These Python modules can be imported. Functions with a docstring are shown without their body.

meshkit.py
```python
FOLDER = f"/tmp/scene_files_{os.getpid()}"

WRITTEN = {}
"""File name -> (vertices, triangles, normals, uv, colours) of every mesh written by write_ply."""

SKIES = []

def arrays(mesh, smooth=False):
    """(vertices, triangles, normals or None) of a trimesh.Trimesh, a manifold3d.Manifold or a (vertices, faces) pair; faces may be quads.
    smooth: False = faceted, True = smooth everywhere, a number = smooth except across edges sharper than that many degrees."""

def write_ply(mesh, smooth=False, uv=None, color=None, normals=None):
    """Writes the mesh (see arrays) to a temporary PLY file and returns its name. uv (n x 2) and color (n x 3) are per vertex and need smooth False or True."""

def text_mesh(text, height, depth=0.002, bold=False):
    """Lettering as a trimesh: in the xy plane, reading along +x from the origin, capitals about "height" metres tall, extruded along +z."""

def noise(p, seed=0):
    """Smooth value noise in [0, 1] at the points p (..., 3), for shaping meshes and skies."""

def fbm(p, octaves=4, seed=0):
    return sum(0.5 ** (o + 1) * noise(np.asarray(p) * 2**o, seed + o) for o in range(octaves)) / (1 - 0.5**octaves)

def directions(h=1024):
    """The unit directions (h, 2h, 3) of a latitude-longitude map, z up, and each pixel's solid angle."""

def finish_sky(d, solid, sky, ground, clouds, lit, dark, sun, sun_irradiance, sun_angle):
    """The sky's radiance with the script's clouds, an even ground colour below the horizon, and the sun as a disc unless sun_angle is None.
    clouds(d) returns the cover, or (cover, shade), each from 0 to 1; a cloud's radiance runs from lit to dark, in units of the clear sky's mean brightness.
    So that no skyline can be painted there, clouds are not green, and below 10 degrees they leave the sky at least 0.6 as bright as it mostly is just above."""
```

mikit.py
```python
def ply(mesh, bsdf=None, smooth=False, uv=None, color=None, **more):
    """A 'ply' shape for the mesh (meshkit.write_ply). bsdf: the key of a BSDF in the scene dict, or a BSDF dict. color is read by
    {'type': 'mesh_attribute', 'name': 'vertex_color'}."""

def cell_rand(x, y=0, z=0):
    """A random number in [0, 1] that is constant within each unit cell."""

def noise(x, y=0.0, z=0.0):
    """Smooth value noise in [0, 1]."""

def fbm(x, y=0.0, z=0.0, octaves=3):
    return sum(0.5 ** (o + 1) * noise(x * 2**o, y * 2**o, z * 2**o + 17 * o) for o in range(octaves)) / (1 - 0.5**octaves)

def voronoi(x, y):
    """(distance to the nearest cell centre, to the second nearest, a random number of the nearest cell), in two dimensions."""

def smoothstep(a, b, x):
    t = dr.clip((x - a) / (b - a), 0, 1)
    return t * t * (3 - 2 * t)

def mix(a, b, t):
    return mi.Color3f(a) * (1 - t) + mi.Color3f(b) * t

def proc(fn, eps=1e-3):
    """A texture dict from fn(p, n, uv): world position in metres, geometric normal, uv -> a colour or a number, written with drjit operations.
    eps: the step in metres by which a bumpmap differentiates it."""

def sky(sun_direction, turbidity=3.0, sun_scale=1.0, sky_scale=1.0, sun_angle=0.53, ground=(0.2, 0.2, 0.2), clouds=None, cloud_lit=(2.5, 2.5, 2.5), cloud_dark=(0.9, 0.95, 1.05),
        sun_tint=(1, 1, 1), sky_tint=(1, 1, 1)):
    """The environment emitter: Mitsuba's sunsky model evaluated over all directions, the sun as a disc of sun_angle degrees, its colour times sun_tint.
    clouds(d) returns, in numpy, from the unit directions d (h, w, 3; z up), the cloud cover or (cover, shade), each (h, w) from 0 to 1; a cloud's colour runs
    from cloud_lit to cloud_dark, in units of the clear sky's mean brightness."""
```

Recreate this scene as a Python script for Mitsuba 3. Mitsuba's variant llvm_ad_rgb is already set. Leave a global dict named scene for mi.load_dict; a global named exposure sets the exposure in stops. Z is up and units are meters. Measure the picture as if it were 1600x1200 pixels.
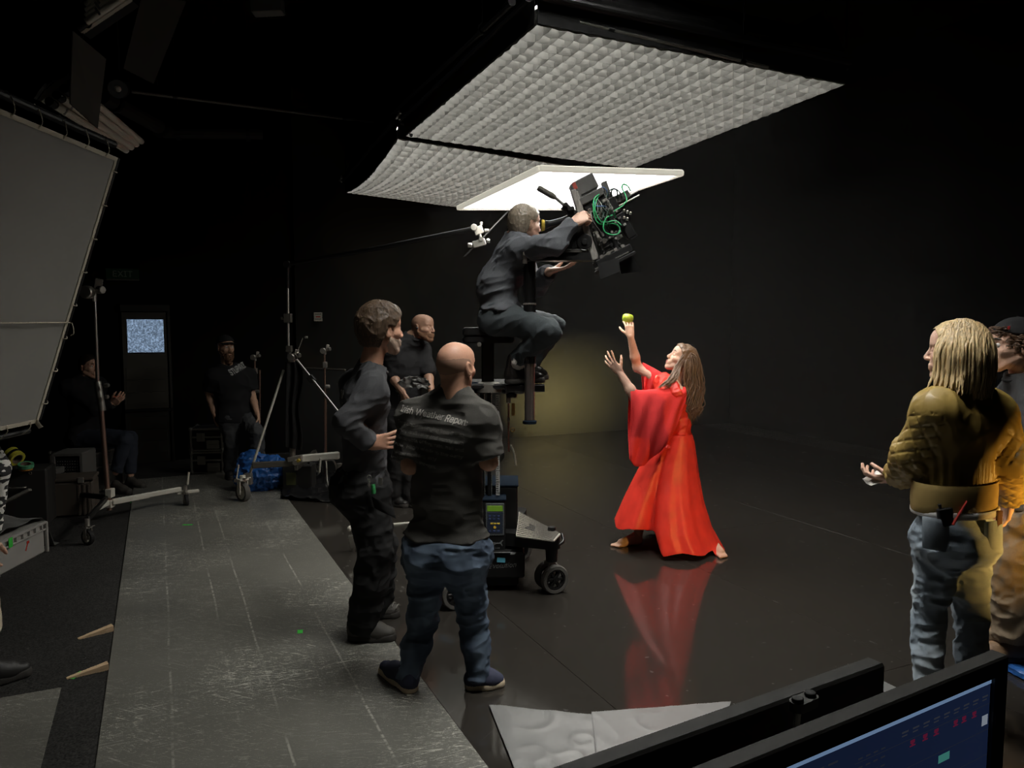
import math, random
import numpy as np
import trimesh, manifold3d
import shapely
from shapely.geometry import Polygon
import mitsuba as mi
import drjit as dr
import mikit, meshkit

T = mi.ScalarTransform4f
rng = np.random.default_rng(7)
random.seed(7)
scene, labels = {}, {}

# ---------------------------------------------------------------- camera, light, exposure
# World axes follow the studio: +Y runs along the grey dance floor, +X across it, z up.  The phone is held 1.75 m up.
CAM_H, FPX, YAW, PITCH = 1.75, 1200.0, math.radians(24.79), math.atan2(97.0, 1200.0)
CR = np.array([math.cos(YAW), -math.sin(YAW), 0.0])            # camera right
CF = np.array([math.sin(YAW), math.cos(YAW), 0.0])             # camera forward, level
UP = np.array([0.0, 0.0, 1.0])
CD = CF * math.cos(PITCH) - UP * math.sin(PITCH)               # view direction
CU = CF * math.sin(PITCH) + UP * math.cos(PITCH)
EYE = np.array([0.0, 0.0, CAM_H])
exposure = 0.0
HAZE = 0.009
LIGHT = dict(panel=12.0, grid=2.8, overhead=42.0, window=1.0, lamp=13.0, backlight=330.0, screen=1.0)
scene['camera'] = {'type': 'perspective', 'fov': math.degrees(2 * math.atan(800 / FPX)), 'fov_axis': 'x', 'near_clip': 0.05, 'far_clip': 100.0,
                   'to_world': T().look_at(origin=EYE.tolist(), target=(EYE + CD).tolist(), up=[0, 0, 1])}


def P(px, py, z):
    """The point at level depth z (metres in front of the camera) seen at pixel (px, py)."""
    d = CD + (px - 800) / FPX * CR + (600 - py) / FPX * CU
    return EYE + d * (z / (d @ CF))


def G(px, py, h=0.0):
    """The point of the level h seen at pixel (px, py)."""
    d = CD + (px - 800) / FPX * CR + (600 - py) / FPX * CU
    return EYE + d * ((h - CAM_H) / d[2])


def depth(p):
    return float((np.asarray(p) - EYE) @ CF)


def A(*v):
    return np.array(v, float)


def unit(v):
    v = np.asarray(v, float)
    return v / (np.linalg.norm(v) + 1e-12)


# ---------------------------------------------------------------- scene bookkeeping
def numbered(name):
    taken = lambda k: k in scene or k in labels or any(s.startswith(k + '__') for s in scene)
    if not taken(name):
        return name
    i = 1
    while taken(f'{name}_{i:03d}'):
        i += 1
    return f'{name}_{i:03d}'


def thing(name, label, cat, group=None, kind=None):
    k = numbered(name)
    labels[k] = {'label': label, 'category': cat}
    if group:
        labels[k]['group'] = group
    if kind:
        labels[k]['kind'] = kind
    return k


def part(parent, name, mesh, mat, smooth=False, label=None, kind=None, **kw):
    k = numbered(parent + '__' + name)
    scene[k] = mikit.ply(mesh, mat, smooth, **kw)
    if label or kind:
        labels[k] = {}
        if label:
            labels[k]['label'] = label
        if kind:
            labels[k]['kind'] = kind
    return k


def solo(name, mesh, mat, label, cat, group=None, smooth=False, kind=None, **kw):
    k = thing(name, label, cat, group, kind)
    scene[k] = mikit.ply(mesh, mat, smooth, **kw)
    return k


def struct(name, mesh, mat, label=None, smooth=False, **kw):
    k = numbered(name)
    scene[k] = mikit.ply(mesh, mat, smooth, **kw)
    labels[k] = {'label': label or name.replace('_', ' '), 'kind': 'structure'}
    return k


# ---------------------------------------------------------------- meshes
def cat(*ms):
    ms = [m for m in (ms[0] if len(ms) == 1 and isinstance(ms[0], (list, tuple)) else ms)]
    return trimesh.util.concatenate(ms) if len(ms) > 1 else ms[0]


def frame(o, x=None, y=None, z=None):
    """4x4 with the given axes (two of them are enough)."""
    if x is not None and y is not None:
        x = unit(x); z = unit(np.cross(x, y)); y = np.cross(z, x)
    elif x is not None and z is not None:
        z = unit(z); y = unit(np.cross(z, x)); x = np.cross(y, z)
    elif y is not None and z is not None:
        z = unit(z); x = unit(np.cross(y, z)); y = np.cross(z, x)
    else:
        z = unit(z); h = A(1, 0, 0) if abs(z[2]) > 0.9 else A(0, 0, 1); x = unit(np.cross(h, z)); y = np.cross(z, x)
    m = np.eye(4); m[:3, 0], m[:3, 1], m[:3, 2], m[:3, 3] = x, y, z, o
    return m


def moved(mesh, m):
    mesh = mesh.copy(); mesh.apply_transform(m); return mesh


_bev = np.array([[sx * (1 - a), sy * (1 - b), sz * (1 - c)] for sx in (-1, 1) for sy in (-1, 1) for sz in (-1, 1) for a, b, c in ((0, 1, 1), (1, 0, 1), (1, 1, 0))])


def rbox(c, size, bevel=0.004, m=None):
    """A box with chamfered edges, centred at c in the frame m."""
    s = np.asarray(size, float) / 2
    b = min(bevel, 0.45 * s.min() * 2)
    pts = []
    for sx in (-1, 1):
        for sy in (-1, 1):
            for sz in (-1, 1):
                for k in range(3):
                    o = np.full(3, b); o[k] = 0
                    pts.append(np.array([sx, sy, sz]) * (s - o))
    mesh = trimesh.convex.convex_hull(np.array(pts) + np.asarray(c, float)) if b > 0 else trimesh.creation.box(size, trimesh.transformations.translation_matrix(c))
    if m is not None:
        mesh.apply_transform(m)
    return mesh


def cyl(a, b, r, r2=None, seg=16):
    a, b = np.asarray(a, float), np.asarray(b, float)
    m = frame(a, z=b - a); L = np.linalg.norm(b - a)
    r2 = r if r2 is None else r2
    return moved(lathe([(0, 0), (r, 0), (r2, L), (0, L)], seg), m)


def lathe(prof, seg=24, m=None):
    prof = np.asarray(prof, float)
    ang = np.arange(seg) * 2 * np.pi / seg
    v, f, rows = [], [], []
    for r, z in prof:
        if r < 1e-9:
            rows.append([len(v)]); v.append([0, 0, z])
        else:
            rows.append(list(range(len(v), len(v) + seg)))
            v += [[r * math.cos(t), r * math.sin(t), z] for t in ang]
    for p, q in zip(rows[:-1], rows[1:]):
        for i in range(seg):
            j = (i + 1) % seg
            if len(p) == 1 and len(q) == 1:
                continue
            if len(p) == 1:
                f.append([p[0], q[j], q[i]])
            elif len(q) == 1:
                f.append([p[i], p[j], q[0]])
            else:
                f += [[p[i], p[j], q[j]], [p[i], q[j], q[i]]]
    mesh = trimesh.Trimesh(v, f, process=False)
    if m is not None:
        mesh.apply_transform(m)
    return mesh


def tube(pts, r, seg=8, caps=True, flat=None):
    """A polyline swept as a tube; r a number or one per point."""
    p = np.asarray(pts, float)
    n = len(p)
    r = np.broadcast_to(np.asarray(r, float), (n,))
    t = np.gradient(p, axis=0); t /= np.linalg.norm(t, axis=1, keepdims=True) + 1e-12
    u = np.zeros_like(p)
    h = A(0, 0, 1) if abs(t[0][2]) < 0.9 else A(1, 0, 0)
    u[0] = unit(np.cross(h, t[0]))
    for i in range(1, n):
        u[i] = unit(u[i - 1] - t[i] * (u[i - 1] @ t[i]))
    w = np.cross(t, u)
    ang = np.arange(seg) * 2 * np.pi / seg
    fl = 1.0 if flat is None else flat
    v = (p[:, None] + r[:, None, None] * (np.cos(ang)[None, :, None] * u[:, None] + fl * np.sin(ang)[None, :, None] * w[:, None])).reshape(-1, 3)
    i, j = np.meshgrid(np.arange(n - 1), np.arange(seg), indexing='ij')
    a, b, c, d = i * seg + j, i * seg + (j + 1) % seg, (i + 1) * seg + (j + 1) % seg, (i + 1) * seg + j
    f = np.vstack([np.stack([a, b, c], -1).reshape(-1, 3), np.stack([a, c, d], -1).reshape(-1, 3)])
    if caps:
        v = np.vstack([v, p[:1], p[-1:]])
        k = np.arange(seg)
        f = np.vstack([f, np.stack([(k + 1) % seg, k, 0 * k + n * seg], 1), np.stack([(n - 1) * seg + k, (n - 1) * seg + (k + 1) % seg, 0 * k + n * seg + 1], 1)])
    return trimesh.Trimesh(v, f, process=False)


def spline(pts, n=24):
    """Catmull-Rom through the points."""
    p = np.asarray(pts, float)
    if len(p) == 2:
        return p[0] + (p[1] - p[0]) * np.linspace(0, 1, n)[:, None]
    q = np.vstack([2 * p[0] - p[1], p, 2 * p[-1] - p[-2]])
    out = []
    for s in np.linspace(0, len(p) - 1 - 1e-6, n):
        i = int(s); t = s - i
        a, b, c, d = q[i:i + 4]
        out.append(0.5 * (2 * b + (c - a) * t + (2 * a - 5 * b + 4 * c - d) * t * t + (3 * b - a - 3 * c + d) * t ** 3))
    return np.array(out)


def prism(poly, thick, m=None):
    """Polygon (list of 2D points or shapely) extruded along local z, centred on z = 0."""
    poly = poly if hasattr(poly, 'geom_type') else Polygon(poly)
    poly = poly if poly.is_valid else poly.buffer(0)
    mesh = cat([trimesh.creation.extrude_polygon(g, thick, engine='earcut') for g in getattr(poly, 'geoms', [poly])])
    mesh.apply_translation([0, 0, -thick / 2])
    if m is not None:
        mesh.apply_transform(m)
    return mesh


def slab(c4, t):
    """Four corners (any quad) thickened by t along its normal, both ways halved."""
    c = np.asarray(c4, float)
    n = unit(np.cross(c[1] - c[0], c[3] - c[0])) * t / 2
    v = np.vstack([c - n, c + n])
    f = [[0, 2, 1], [0, 3, 2], [4, 5, 6], [4, 6, 7]]
    for i in range(4):
        j = (i + 1) % 4
        f += [[i, j, j + 4], [i, j + 4, i + 4]]
    return trimesh.Trimesh(v, f, process=False)


def sheet(grid, t=0.0, up=None):
    """A grid (n, m, 3) of points as a cloth of thickness t (closed) or a single layer."""
    g = np.asarray(grid, float)
    n, m = g.shape[:2]
    i, j = np.meshgrid(np.arange(n - 1), np.arange(m - 1), indexing='ij')
    a, b, c, d = i * m + j, (i + 1) * m + j, (i + 1) * m + j + 1, i * m + j + 1
    f = np.vstack([np.stack([a, b, c], -1).reshape(-1, 3), np.stack([a, c, d], -1).reshape(-1, 3)])
    v = g.reshape(-1, 3)
    if not t:
        return trimesh.Trimesh(v, f, process=False)
    s = trimesh.Trimesh(v, f, process=False)
    _, _, nn = meshkit.arrays(s, True)
    k = len(v)
    v2 = np.vstack([v + nn * t / 2, v - nn * t / 2])
    f2 = [f, f[:, ::-1] + k]
    idx = np.arange(k).reshape(n, m)
    rim = np.concatenate([idx[0, :-1], idx[:-1, -1], idx[-1, :0:-1], idx[:0:-1, 0]])
    nxt = np.roll(rim, -1)
    f2 += [np.stack([rim, nxt, nxt + k], 1), np.stack([rim, nxt + k, rim + k], 1)]
    return trimesh.Trimesh(v2, np.vstack(f2), process=False)


# ---------------------------------------------------------------- materials
def rgb(c):
    return {'type': 'rgb', 'value': [float(x) for x in c]}


def srgb(r, g, b):
    c = np.array([r, g, b]) / 255.0
    return np.where(c <= 0.04045, c / 12.92, ((c + 0.055) / 1.055) ** 2.4)


def M(name, color, rough=0.6, metal=0.0, spec=0.4, bump=None, bump_scale=1.0, two=True, **kw):
    base = color if isinstance(color, dict) else rgb(color)
    d = {'type': 'principled', 'base_color': base, 'roughness': rough if isinstance(rough, dict) else float(rough), 'metallic': float(metal), 'specular': float(spec), **kw}
    if bump is not None:
        d = {'type': 'bumpmap', 'arbitrary': mikit.proc(bump, 2e-3), 'scale': float(bump_scale), 'bsdf': d}
    scene['mat_' + name] = {'type': 'twosided', 'bsdf': d} if two else d
    return 'mat_' + name
# ---------------------------------------------------------------- shared materials
def scuffs(p):
    """Pale scratches on the vinyl, mostly across the strip."""
    a = p.x * float(CR[0]) + p.y * float(CR[1])
    b = p.x * float(CF[0]) + p.y * float(CF[1])
    w = mikit.fbm(a * 3.0, b * 3.0, octaves=2)
    m = mi.Float(0)
    for c_, s_, k in ((0.995, 0.10, 0.0), (0.93, -0.36, 17.0), (0.90, 0.43, 41.0)):
        u, v = a * c_ + b * s_, b * c_ - a * s_
        g = mikit.smoothstep(0.45, 0.7, mikit.noise(u * 2.3 + k, v * 2.9))
        m += (mikit.smoothstep(0.80, 0.95, mikit.noise(u * 13 + k, v * 190 + 5 * w)) * 0.55 + mikit.smoothstep(0.84, 0.97, mikit.noise(u * 42 + k, v * 300 + 3 * w)) * 0.7) * (0.25 + 0.75 * g)
    speck = mikit.smoothstep(0.86, 0.95, mikit.noise(a * 210, b * 330)) * 0.55
    patch = mikit.smoothstep(0.30, 0.70, mikit.fbm(a * 1.1 + 9, b * 1.6, octaves=3))
    near = 0.55 + 0.45 * mikit.smoothstep(1.6, 3.6, p.x * 0.9 - p.y * 0.3 + 4.4)
    return dr.clip((m + speck) * (0.30 + 1.9 * patch) * near, 0, 1)


def strip_lines(p):
    """Faint lengthwise ridges where the rolls of vinyl were folded."""
    x = p.x - STRIP_X0
    w = 0.012 * mikit.noise(p.y * 3.0) - 0.006
    out = mi.Float(0)
    for k in (0.40, 0.78, 1.02, 1.55):
        out = dr.maximum(out, (1 - mikit.smoothstep(0.002, 0.008, dr.abs(x - k * STRIP_W / 2.0 + w))) * mikit.smoothstep(0.35, 0.75, mikit.fbm(p.y * 3.0, 31.0 * k, octaves=3)))
    return out * mikit.smoothstep(0.15, 0.6, mikit.noise(p.y * 70.0, p.x * 40.0))


def carpet_col(p, n, uv):
    s = mikit.noise(p.x * 160, p.y * 160)
    big = mikit.fbm(p.x * 1.4, p.y * 1.4)
    lint = mikit.smoothstep(0.93, 0.97, mikit.noise(p.x * 38, p.y * 60 + 9)) * 0.25
    return mi.Color3f(0.038, 0.037, 0.035) * (0.45 + 0.9 * s) * (0.7 + 0.6 * big) + lint * 0.08


def strip_col(p, n, uv):
    m = scuffs(p)
    ln = strip_lines(p)
    base = mi.Color3f(0.118, 0.115, 0.099) * (0.75 + 0.5 * mikit.fbm(p.x * 2.2, p.y * 2.2))
    return base + mi.Color3f(0.40, 0.39, 0.34) * dr.clip(m * 0.75 + ln * 0.4, 0, 1)


def strip_rough(p, n, uv):
    return 0.33 + 0.16 * mikit.fbm(p.x * 5, p.y * 5) + 0.2 * scuffs(p)


def gloss_col(p, n, uv):
    s = mikit.smoothstep(0.955, 0.975, mikit.noise(p.x * 26, p.y * 26)) * 0.10
    a = p.x * 0.83 + p.y * 0.56
    b = -p.x * 0.56 + p.y * 0.83
    near = mikit.smoothstep(5.2, 2.8, p.x * float(CF[0]) + p.y * float(CF[1]))
    left = mikit.smoothstep(1.6, 0.4, p.x)
    scr = mikit.smoothstep(0.90, 0.965, mikit.noise(a * 3, b * 60 + 3 * mikit.noise(a, b))) * 0.10
    scr2 = mikit.smoothstep(0.90, 0.97, mikit.noise(b * 4 + 7, a * 55)) * 0.07
    return mi.Color3f(0.027, 0.024, 0.0205) + s * 0.4 + (scr + scr2) * left * near


def gloss_rough(p, n, uv):
    return 0.045 + 0.05 * mikit.fbm(p.x * 2.5, p.y * 2.5) + 0.03 * mikit.noise(p.x * 40, p.y * 40)


def drape_bump(p, n, uv):
    return mikit.noise(p.x * 5.5 + 0.4 * mikit.noise(p.z * 0.8), p.y * 5.5, 0.0)


M('carpet', mikit.proc(carpet_col), 0.95, spec=0.1)
M('vinyl', mikit.proc(strip_col), mikit.proc(strip_rough), spec=0.85)
scene['mat_gloss'] = {'type': 'twosided', 'bsdf': {'type': 'principled', 'base_color': mikit.proc(gloss_col), 'roughness': mikit.proc(gloss_rough), 'eta': 1.7}}
M('black_wall', (0.006, 0.006, 0.0055), 0.9, spec=0.1)
M('backdrop', (0.018, 0.018, 0.016), 0.95, spec=0.05)
M('black_cloth', (0.014, 0.014, 0.014), 0.9, spec=0.15)
M('black_metal', (0.012, 0.012, 0.012), 0.38, metal=0.2, spec=0.5)
M('black_plastic', (0.010, 0.010, 0.010), 0.45)
M('rubber', (0.018, 0.018, 0.018), 0.7, spec=0.3)
M('grey_rubber', (0.11, 0.105, 0.095), 0.65, spec=0.3)
M('steel', (0.62, 0.60, 0.55), 0.28, metal=0.95)
M('dull_steel', (0.42, 0.40, 0.36), 0.42, metal=0.8)
M('copper_steel', (0.45, 0.30, 0.24), 0.35, metal=0.9)
M('aluminium', (0.70, 0.68, 0.62), 0.38, metal=0.75)
M('white_frame', (0.62, 0.60, 0.52), 0.5)

# ---------------------------------------------------------------- floor
a0, a1 = G(205, 790), G(148, 1200)
STRIP_X0 = float((a0[0] + a1[0]) / 2)
b0, b1 = G(452, 782), G(760, 1200)
STRIP_X1 = float((b0[0] + b1[0]) / 2)
STRIP_W = STRIP_X1 - STRIP_X0
STRIP_Y1 = float(G(330, 741)[1])
STRIP_H = 0.010
BACK_Y = 10.55
DROP_Y = 10.42
RIGHT_X, LEFT_X, FRONT_Y, CEIL = 9.0, -6.2, -3.6, 5.4
struct('floor', rbox((1.4, (BACK_Y + FRONT_Y) / 2, -0.05), (RIGHT_X - LEFT_X, BACK_Y - FRONT_Y, 0.1), 0), 'mat_carpet', 'black carpeted studio floor')
part('floor', 'vinyl_strip', rbox(((STRIP_X0 + STRIP_X1) / 2, (STRIP_Y1 + FRONT_Y) / 2, STRIP_H / 2), (STRIP_W, STRIP_Y1 - FRONT_Y, STRIP_H), 0.003), 'mat_vinyl', label='scuffed dark grey dance vinyl laid as a walkway')
q = G(96, 1075)
part('floor', 'vinyl_offcut', rbox((q[0] - 1.0, q[1] - 1.5, 0.002), (2.0, 3.0, 0.004), 0.001), 'mat_vinyl', label='smooth grey vinyl at the near left corner')
# glossy black panels, joints at the two seams the photograph shows
jx, jy = float(G(868, 1030)[0]), float(G(1390, 1048)[1])
PW, PL = 1.62, 2.44
xs = [STRIP_X1 + 0.002] + [jx + PW * i for i in range(0, 6) if jx + PW * i < RIGHT_X]
ys = [jy + PL * i for i in range(-2, 5) if FRONT_Y < jy + PL * i < DROP_Y] + [DROP_Y]
gl_mesh = {}
for i in range(len(xs) - 1):
    for j in range(len(ys) - 1):
        g = 0.002
        part('floor', 'gloss_panel', rbox(((xs[i] + xs[i + 1]) / 2, (ys[j] + ys[j + 1]) / 2, 0.002 + 0.0004 * ((i + j) % 2)), (xs[i + 1] - xs[i] - g, ys[j + 1] - ys[j] - g, 0.004), 0.001), 'mat_gloss')

# ---------------------------------------------------------------- walls, ceiling, backdrop, door
t = 0.1
struct('wall_back', rbox((1.4, BACK_Y + t / 2, CEIL / 2), (RIGHT_X - LEFT_X, t, CEIL), 0), 'mat_black_wall', 'black back wall of the studio')
struct('wall_left', rbox((LEFT_X - t / 2, (BACK_Y + FRONT_Y) / 2, CEIL / 2), (t, BACK_Y - FRONT_Y, CEIL), 0), 'mat_black_wall', 'black left wall of the studio')
struct('wall_right', rbox((RIGHT_X + t / 2, (BACK_Y + FRONT_Y) / 2, CEIL / 2), (t, BACK_Y - FRONT_Y, CEIL), 0), 'mat_black_wall', 'black right wall of the studio')
struct('wall_front', rbox((1.4, FRONT_Y - t / 2, CEIL / 2), (RIGHT_X - LEFT_X, t, CEIL), 0), 'mat_black_wall', 'black wall behind the camera')
struct('ceiling', rbox((1.4, (BACK_Y + FRONT_Y) / 2, CEIL + t / 2), (RIGHT_X - LEFT_X, BACK_Y - FRONT_Y, t), 0), 'mat_black_wall', 'black studio ceiling')

DROP_X0 = float(P(462, 600, 10.3)[0])
def curtain(x0, x1, y, z0, z1, amp, pitch, n=None):
    n = n or int((x1 - x0) / pitch * 8)
    xs_ = np.linspace(x0, x1, n)
    zs_ = np.linspace(z0, z1, 6)
    g = np.zeros((n, 6, 3))
    for j, z in enumerate(zs_):
        ph = 2 * np.pi * (xs_ - x0) / pitch + 1.3 * meshkit.noise(np.stack([xs_ * 1.7, 0 * xs_, 0 * xs_ + z * 0.15], 1))
        g[:, j] = np.stack([xs_, y + amp * np.sin(ph) * (0.7 + 0.3 * (z1 - z) / (z1 - z0)), 0 * xs_ + z], 1)
    return sheet(g, 0.004)

struct('wall_backdrop', curtain(DROP_X0, RIGHT_X - 0.02, DROP_Y + 0.04, 0.0, CEIL - 0.3, 0.012, 1.1), 'mat_backdrop', 'black cloth backdrop hung behind the glossy floor', smooth=True)

# door in the back wall with a lit frosted window
def on_back(px, py):
    d = CD + (px - 800) / FPX * CR + (600 - py) / FPX * CU
    return EYE + d * ((BACK_Y - EYE[1]) / d[1])

M('door_paint', (0.085, 0.078, 0.064), 0.6)
M('door_frame', (0.035, 0.033, 0.028), 0.6)
def frost(p, n, uv):
    v = mikit.noise(uv.x * 55, uv.y * 55) * 0.6 + mikit.noise(uv.x * 26, uv.y * 26 + 90) * 0.6
    return mi.Color3f(0.185, 0.26, 0.37) * (0.35 + 1.2 * v * v) * LIGHT['window']
d0, d1 = on_back(199, 725), on_back(259, 488)
dx0, dx1, dz1 = d0[0], d1[0], d1[2]
yb = BACK_Y - 0.03
w0, w1 = on_back(200, 551), on_back(255, 499)
fx0, fx1 = dx0 - 0.01, on_back(269, 600)[0]
def dbox(x0, x1, z0, z1, y0, y1, b=0.003):
    return rbox(((x0 + x1) / 2, (y0 + y1) / 2, (z0 + z1) / 2), (x1 - x0, y1 - y0, z1 - z0), b)
struct('door_1', cat(dbox(dx0, dx1, 0.0, w0[2] - 0.01, yb - 0.02, yb + 0.02), dbox(dx0, dx1, w1[2] + 0.01, dz1, yb - 0.02, yb + 0.02),
                     dbox(dx0, w0[0] - 0.0, w0[2] - 0.01, w1[2] + 0.01, yb - 0.02, yb + 0.02), dbox(w1[0], dx1, w0[2] - 0.01, w1[2] + 0.01, yb - 0.02, yb + 0.02)), 'mat_door_paint', 'dim brown door at the back with a lit frosted window')
pane = trimesh.Trimesh([[w0[0], yb, w0[2]], [w1[0], yb, w0[2]], [w1[0], yb, w1[2]], [w0[0], yb, w1[2]]], [[0, 1, 2], [0, 2, 3]], process=False)
scene['door_1__window_pane'] = mikit.ply(pane, 'mat_black_plastic', uv=np.array([[0, 0], [1, 0], [1, 1], [0, 1.0]]), emitter={'type': 'area', 'radiance': mikit.proc(frost)})
labels['door_1__window_pane'] = {'label': 'bluish frosted window pane'}
hz = on_back(230, 640)[2]
part('door_1', 'rail', dbox(dx0 + 0.01, fx1, hz - 0.02, hz + 0.02, yb - 0.06, yb - 0.03), 'mat_black_metal', label='black push bar across the door')
for k in range(7):
    z = 0.12 + k * (w0[2] - 0.3) / 7
    part('door_1', 'panel', dbox(dx0 + 0.03, dx1 - 0.03, z, z + (w0[2] - 0.3) / 7 - 0.012, yb - 0.026, yb - 0.018, 0.002), 'mat_door_paint')
struct('trim_1', cat(dbox(dx1 + 0.015, fx1, 0.0, dz1 + 0.08, yb - 0.05, BACK_Y - 0.001), dbox(fx0, fx1, dz1 + 0.01, dz1 + 0.09, yb - 0.05, BACK_Y - 0.001)), 'mat_door_frame', 'dim frame around the back door')
# ---------------------------------------------------------------- bright panel light over the set
PANEL_Z = 2.75
def at_h(px, py, h):
    d = CD + (px - 800) / FPX * CR + (600 - py) / FPX * CU
    return EYE + d * ((h - CAM_H) / d[2])

M('lamp_sheet', (0.8, 0.8, 0.78), 0.6)
pc = [at_h(843, 263, PANEL_Z), at_h(1066, 270, PANEL_Z), at_h(904, 325, PANEL_Z), at_h(716, 325, PANEL_Z)]
pk = thing('panel_light', 'large bright white panel light hung level behind the camera operator', 'light panel')
cen = sum(pc) / 4
def bar(a, b, w, h, mat_dir=UP):
    a, b = np.asarray(a, float), np.asarray(b, float)
    m = frame((a + b) / 2, x=b - a, z=mat_dir)
    return rbox((0, 0, 0), (np.linalg.norm(b - a), w, h), min(w, h) * 0.2, m)
ins = [c + (cen - c) * 0.045 for c in pc]
sh = slab([c for c in ins], 0.012)
# the emitting face looks down
dn = trimesh.Trimesh(np.array(ins) - UP * 0.008, [[0, 1, 2], [0, 2, 3]], process=False)
if dn.face_normals[0][2] > 0:
    dn = trimesh.Trimesh(np.array(ins) - UP * 0.008, [[0, 2, 1], [0, 3, 2]], process=False)
scene[pk + '__diffuser'] = mikit.ply(dn, 'mat_lamp_sheet', emitter={'type': 'area', 'radiance': rgb(np.array([1.0, 0.975, 0.90]) * LIGHT['panel'])})
labels[pk + '__diffuser'] = {'label': 'glowing white sheet'}
part(pk, 'backing', sh, 'mat_black_cloth')
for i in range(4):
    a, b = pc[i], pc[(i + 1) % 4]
    part(pk, 'frame_bar', bar(a, b, 0.035, 0.04), 'mat_white_frame', emitter={'type': 'area', 'radiance': rgb((0.42, 0.40, 0.33)), 'sampling_weight': 0.1}, label='pale frame edge with a weak added glow')  # bars emit weakly to imitate the panel's spill on its frame

# ---------------------------------------------------------------- quilted fabric grids under two overhead soft boxes
GRID_Z = 3.45
def grid_cloth(p, n, uv):
    return mi.Color3f(0.46, 0.455, 0.43) * (0.9 + 0.2 * mikit.noise(p.x * 30, p.y * 30, p.z * 30))
M('grid_cloth', mikit.proc(grid_cloth), 0.75, spec=0.2)
def grid_cloth_shade(p, n, uv):
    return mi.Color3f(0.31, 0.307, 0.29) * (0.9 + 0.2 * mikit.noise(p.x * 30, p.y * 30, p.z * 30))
M('grid_cloth_grey', mikit.proc(grid_cloth_shade), 0.8, spec=0.2)  # darker copy of the grid cloth: shade on the long strips painted in
M('seam_cloth', (0.03, 0.03, 0.03), 0.8)

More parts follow.
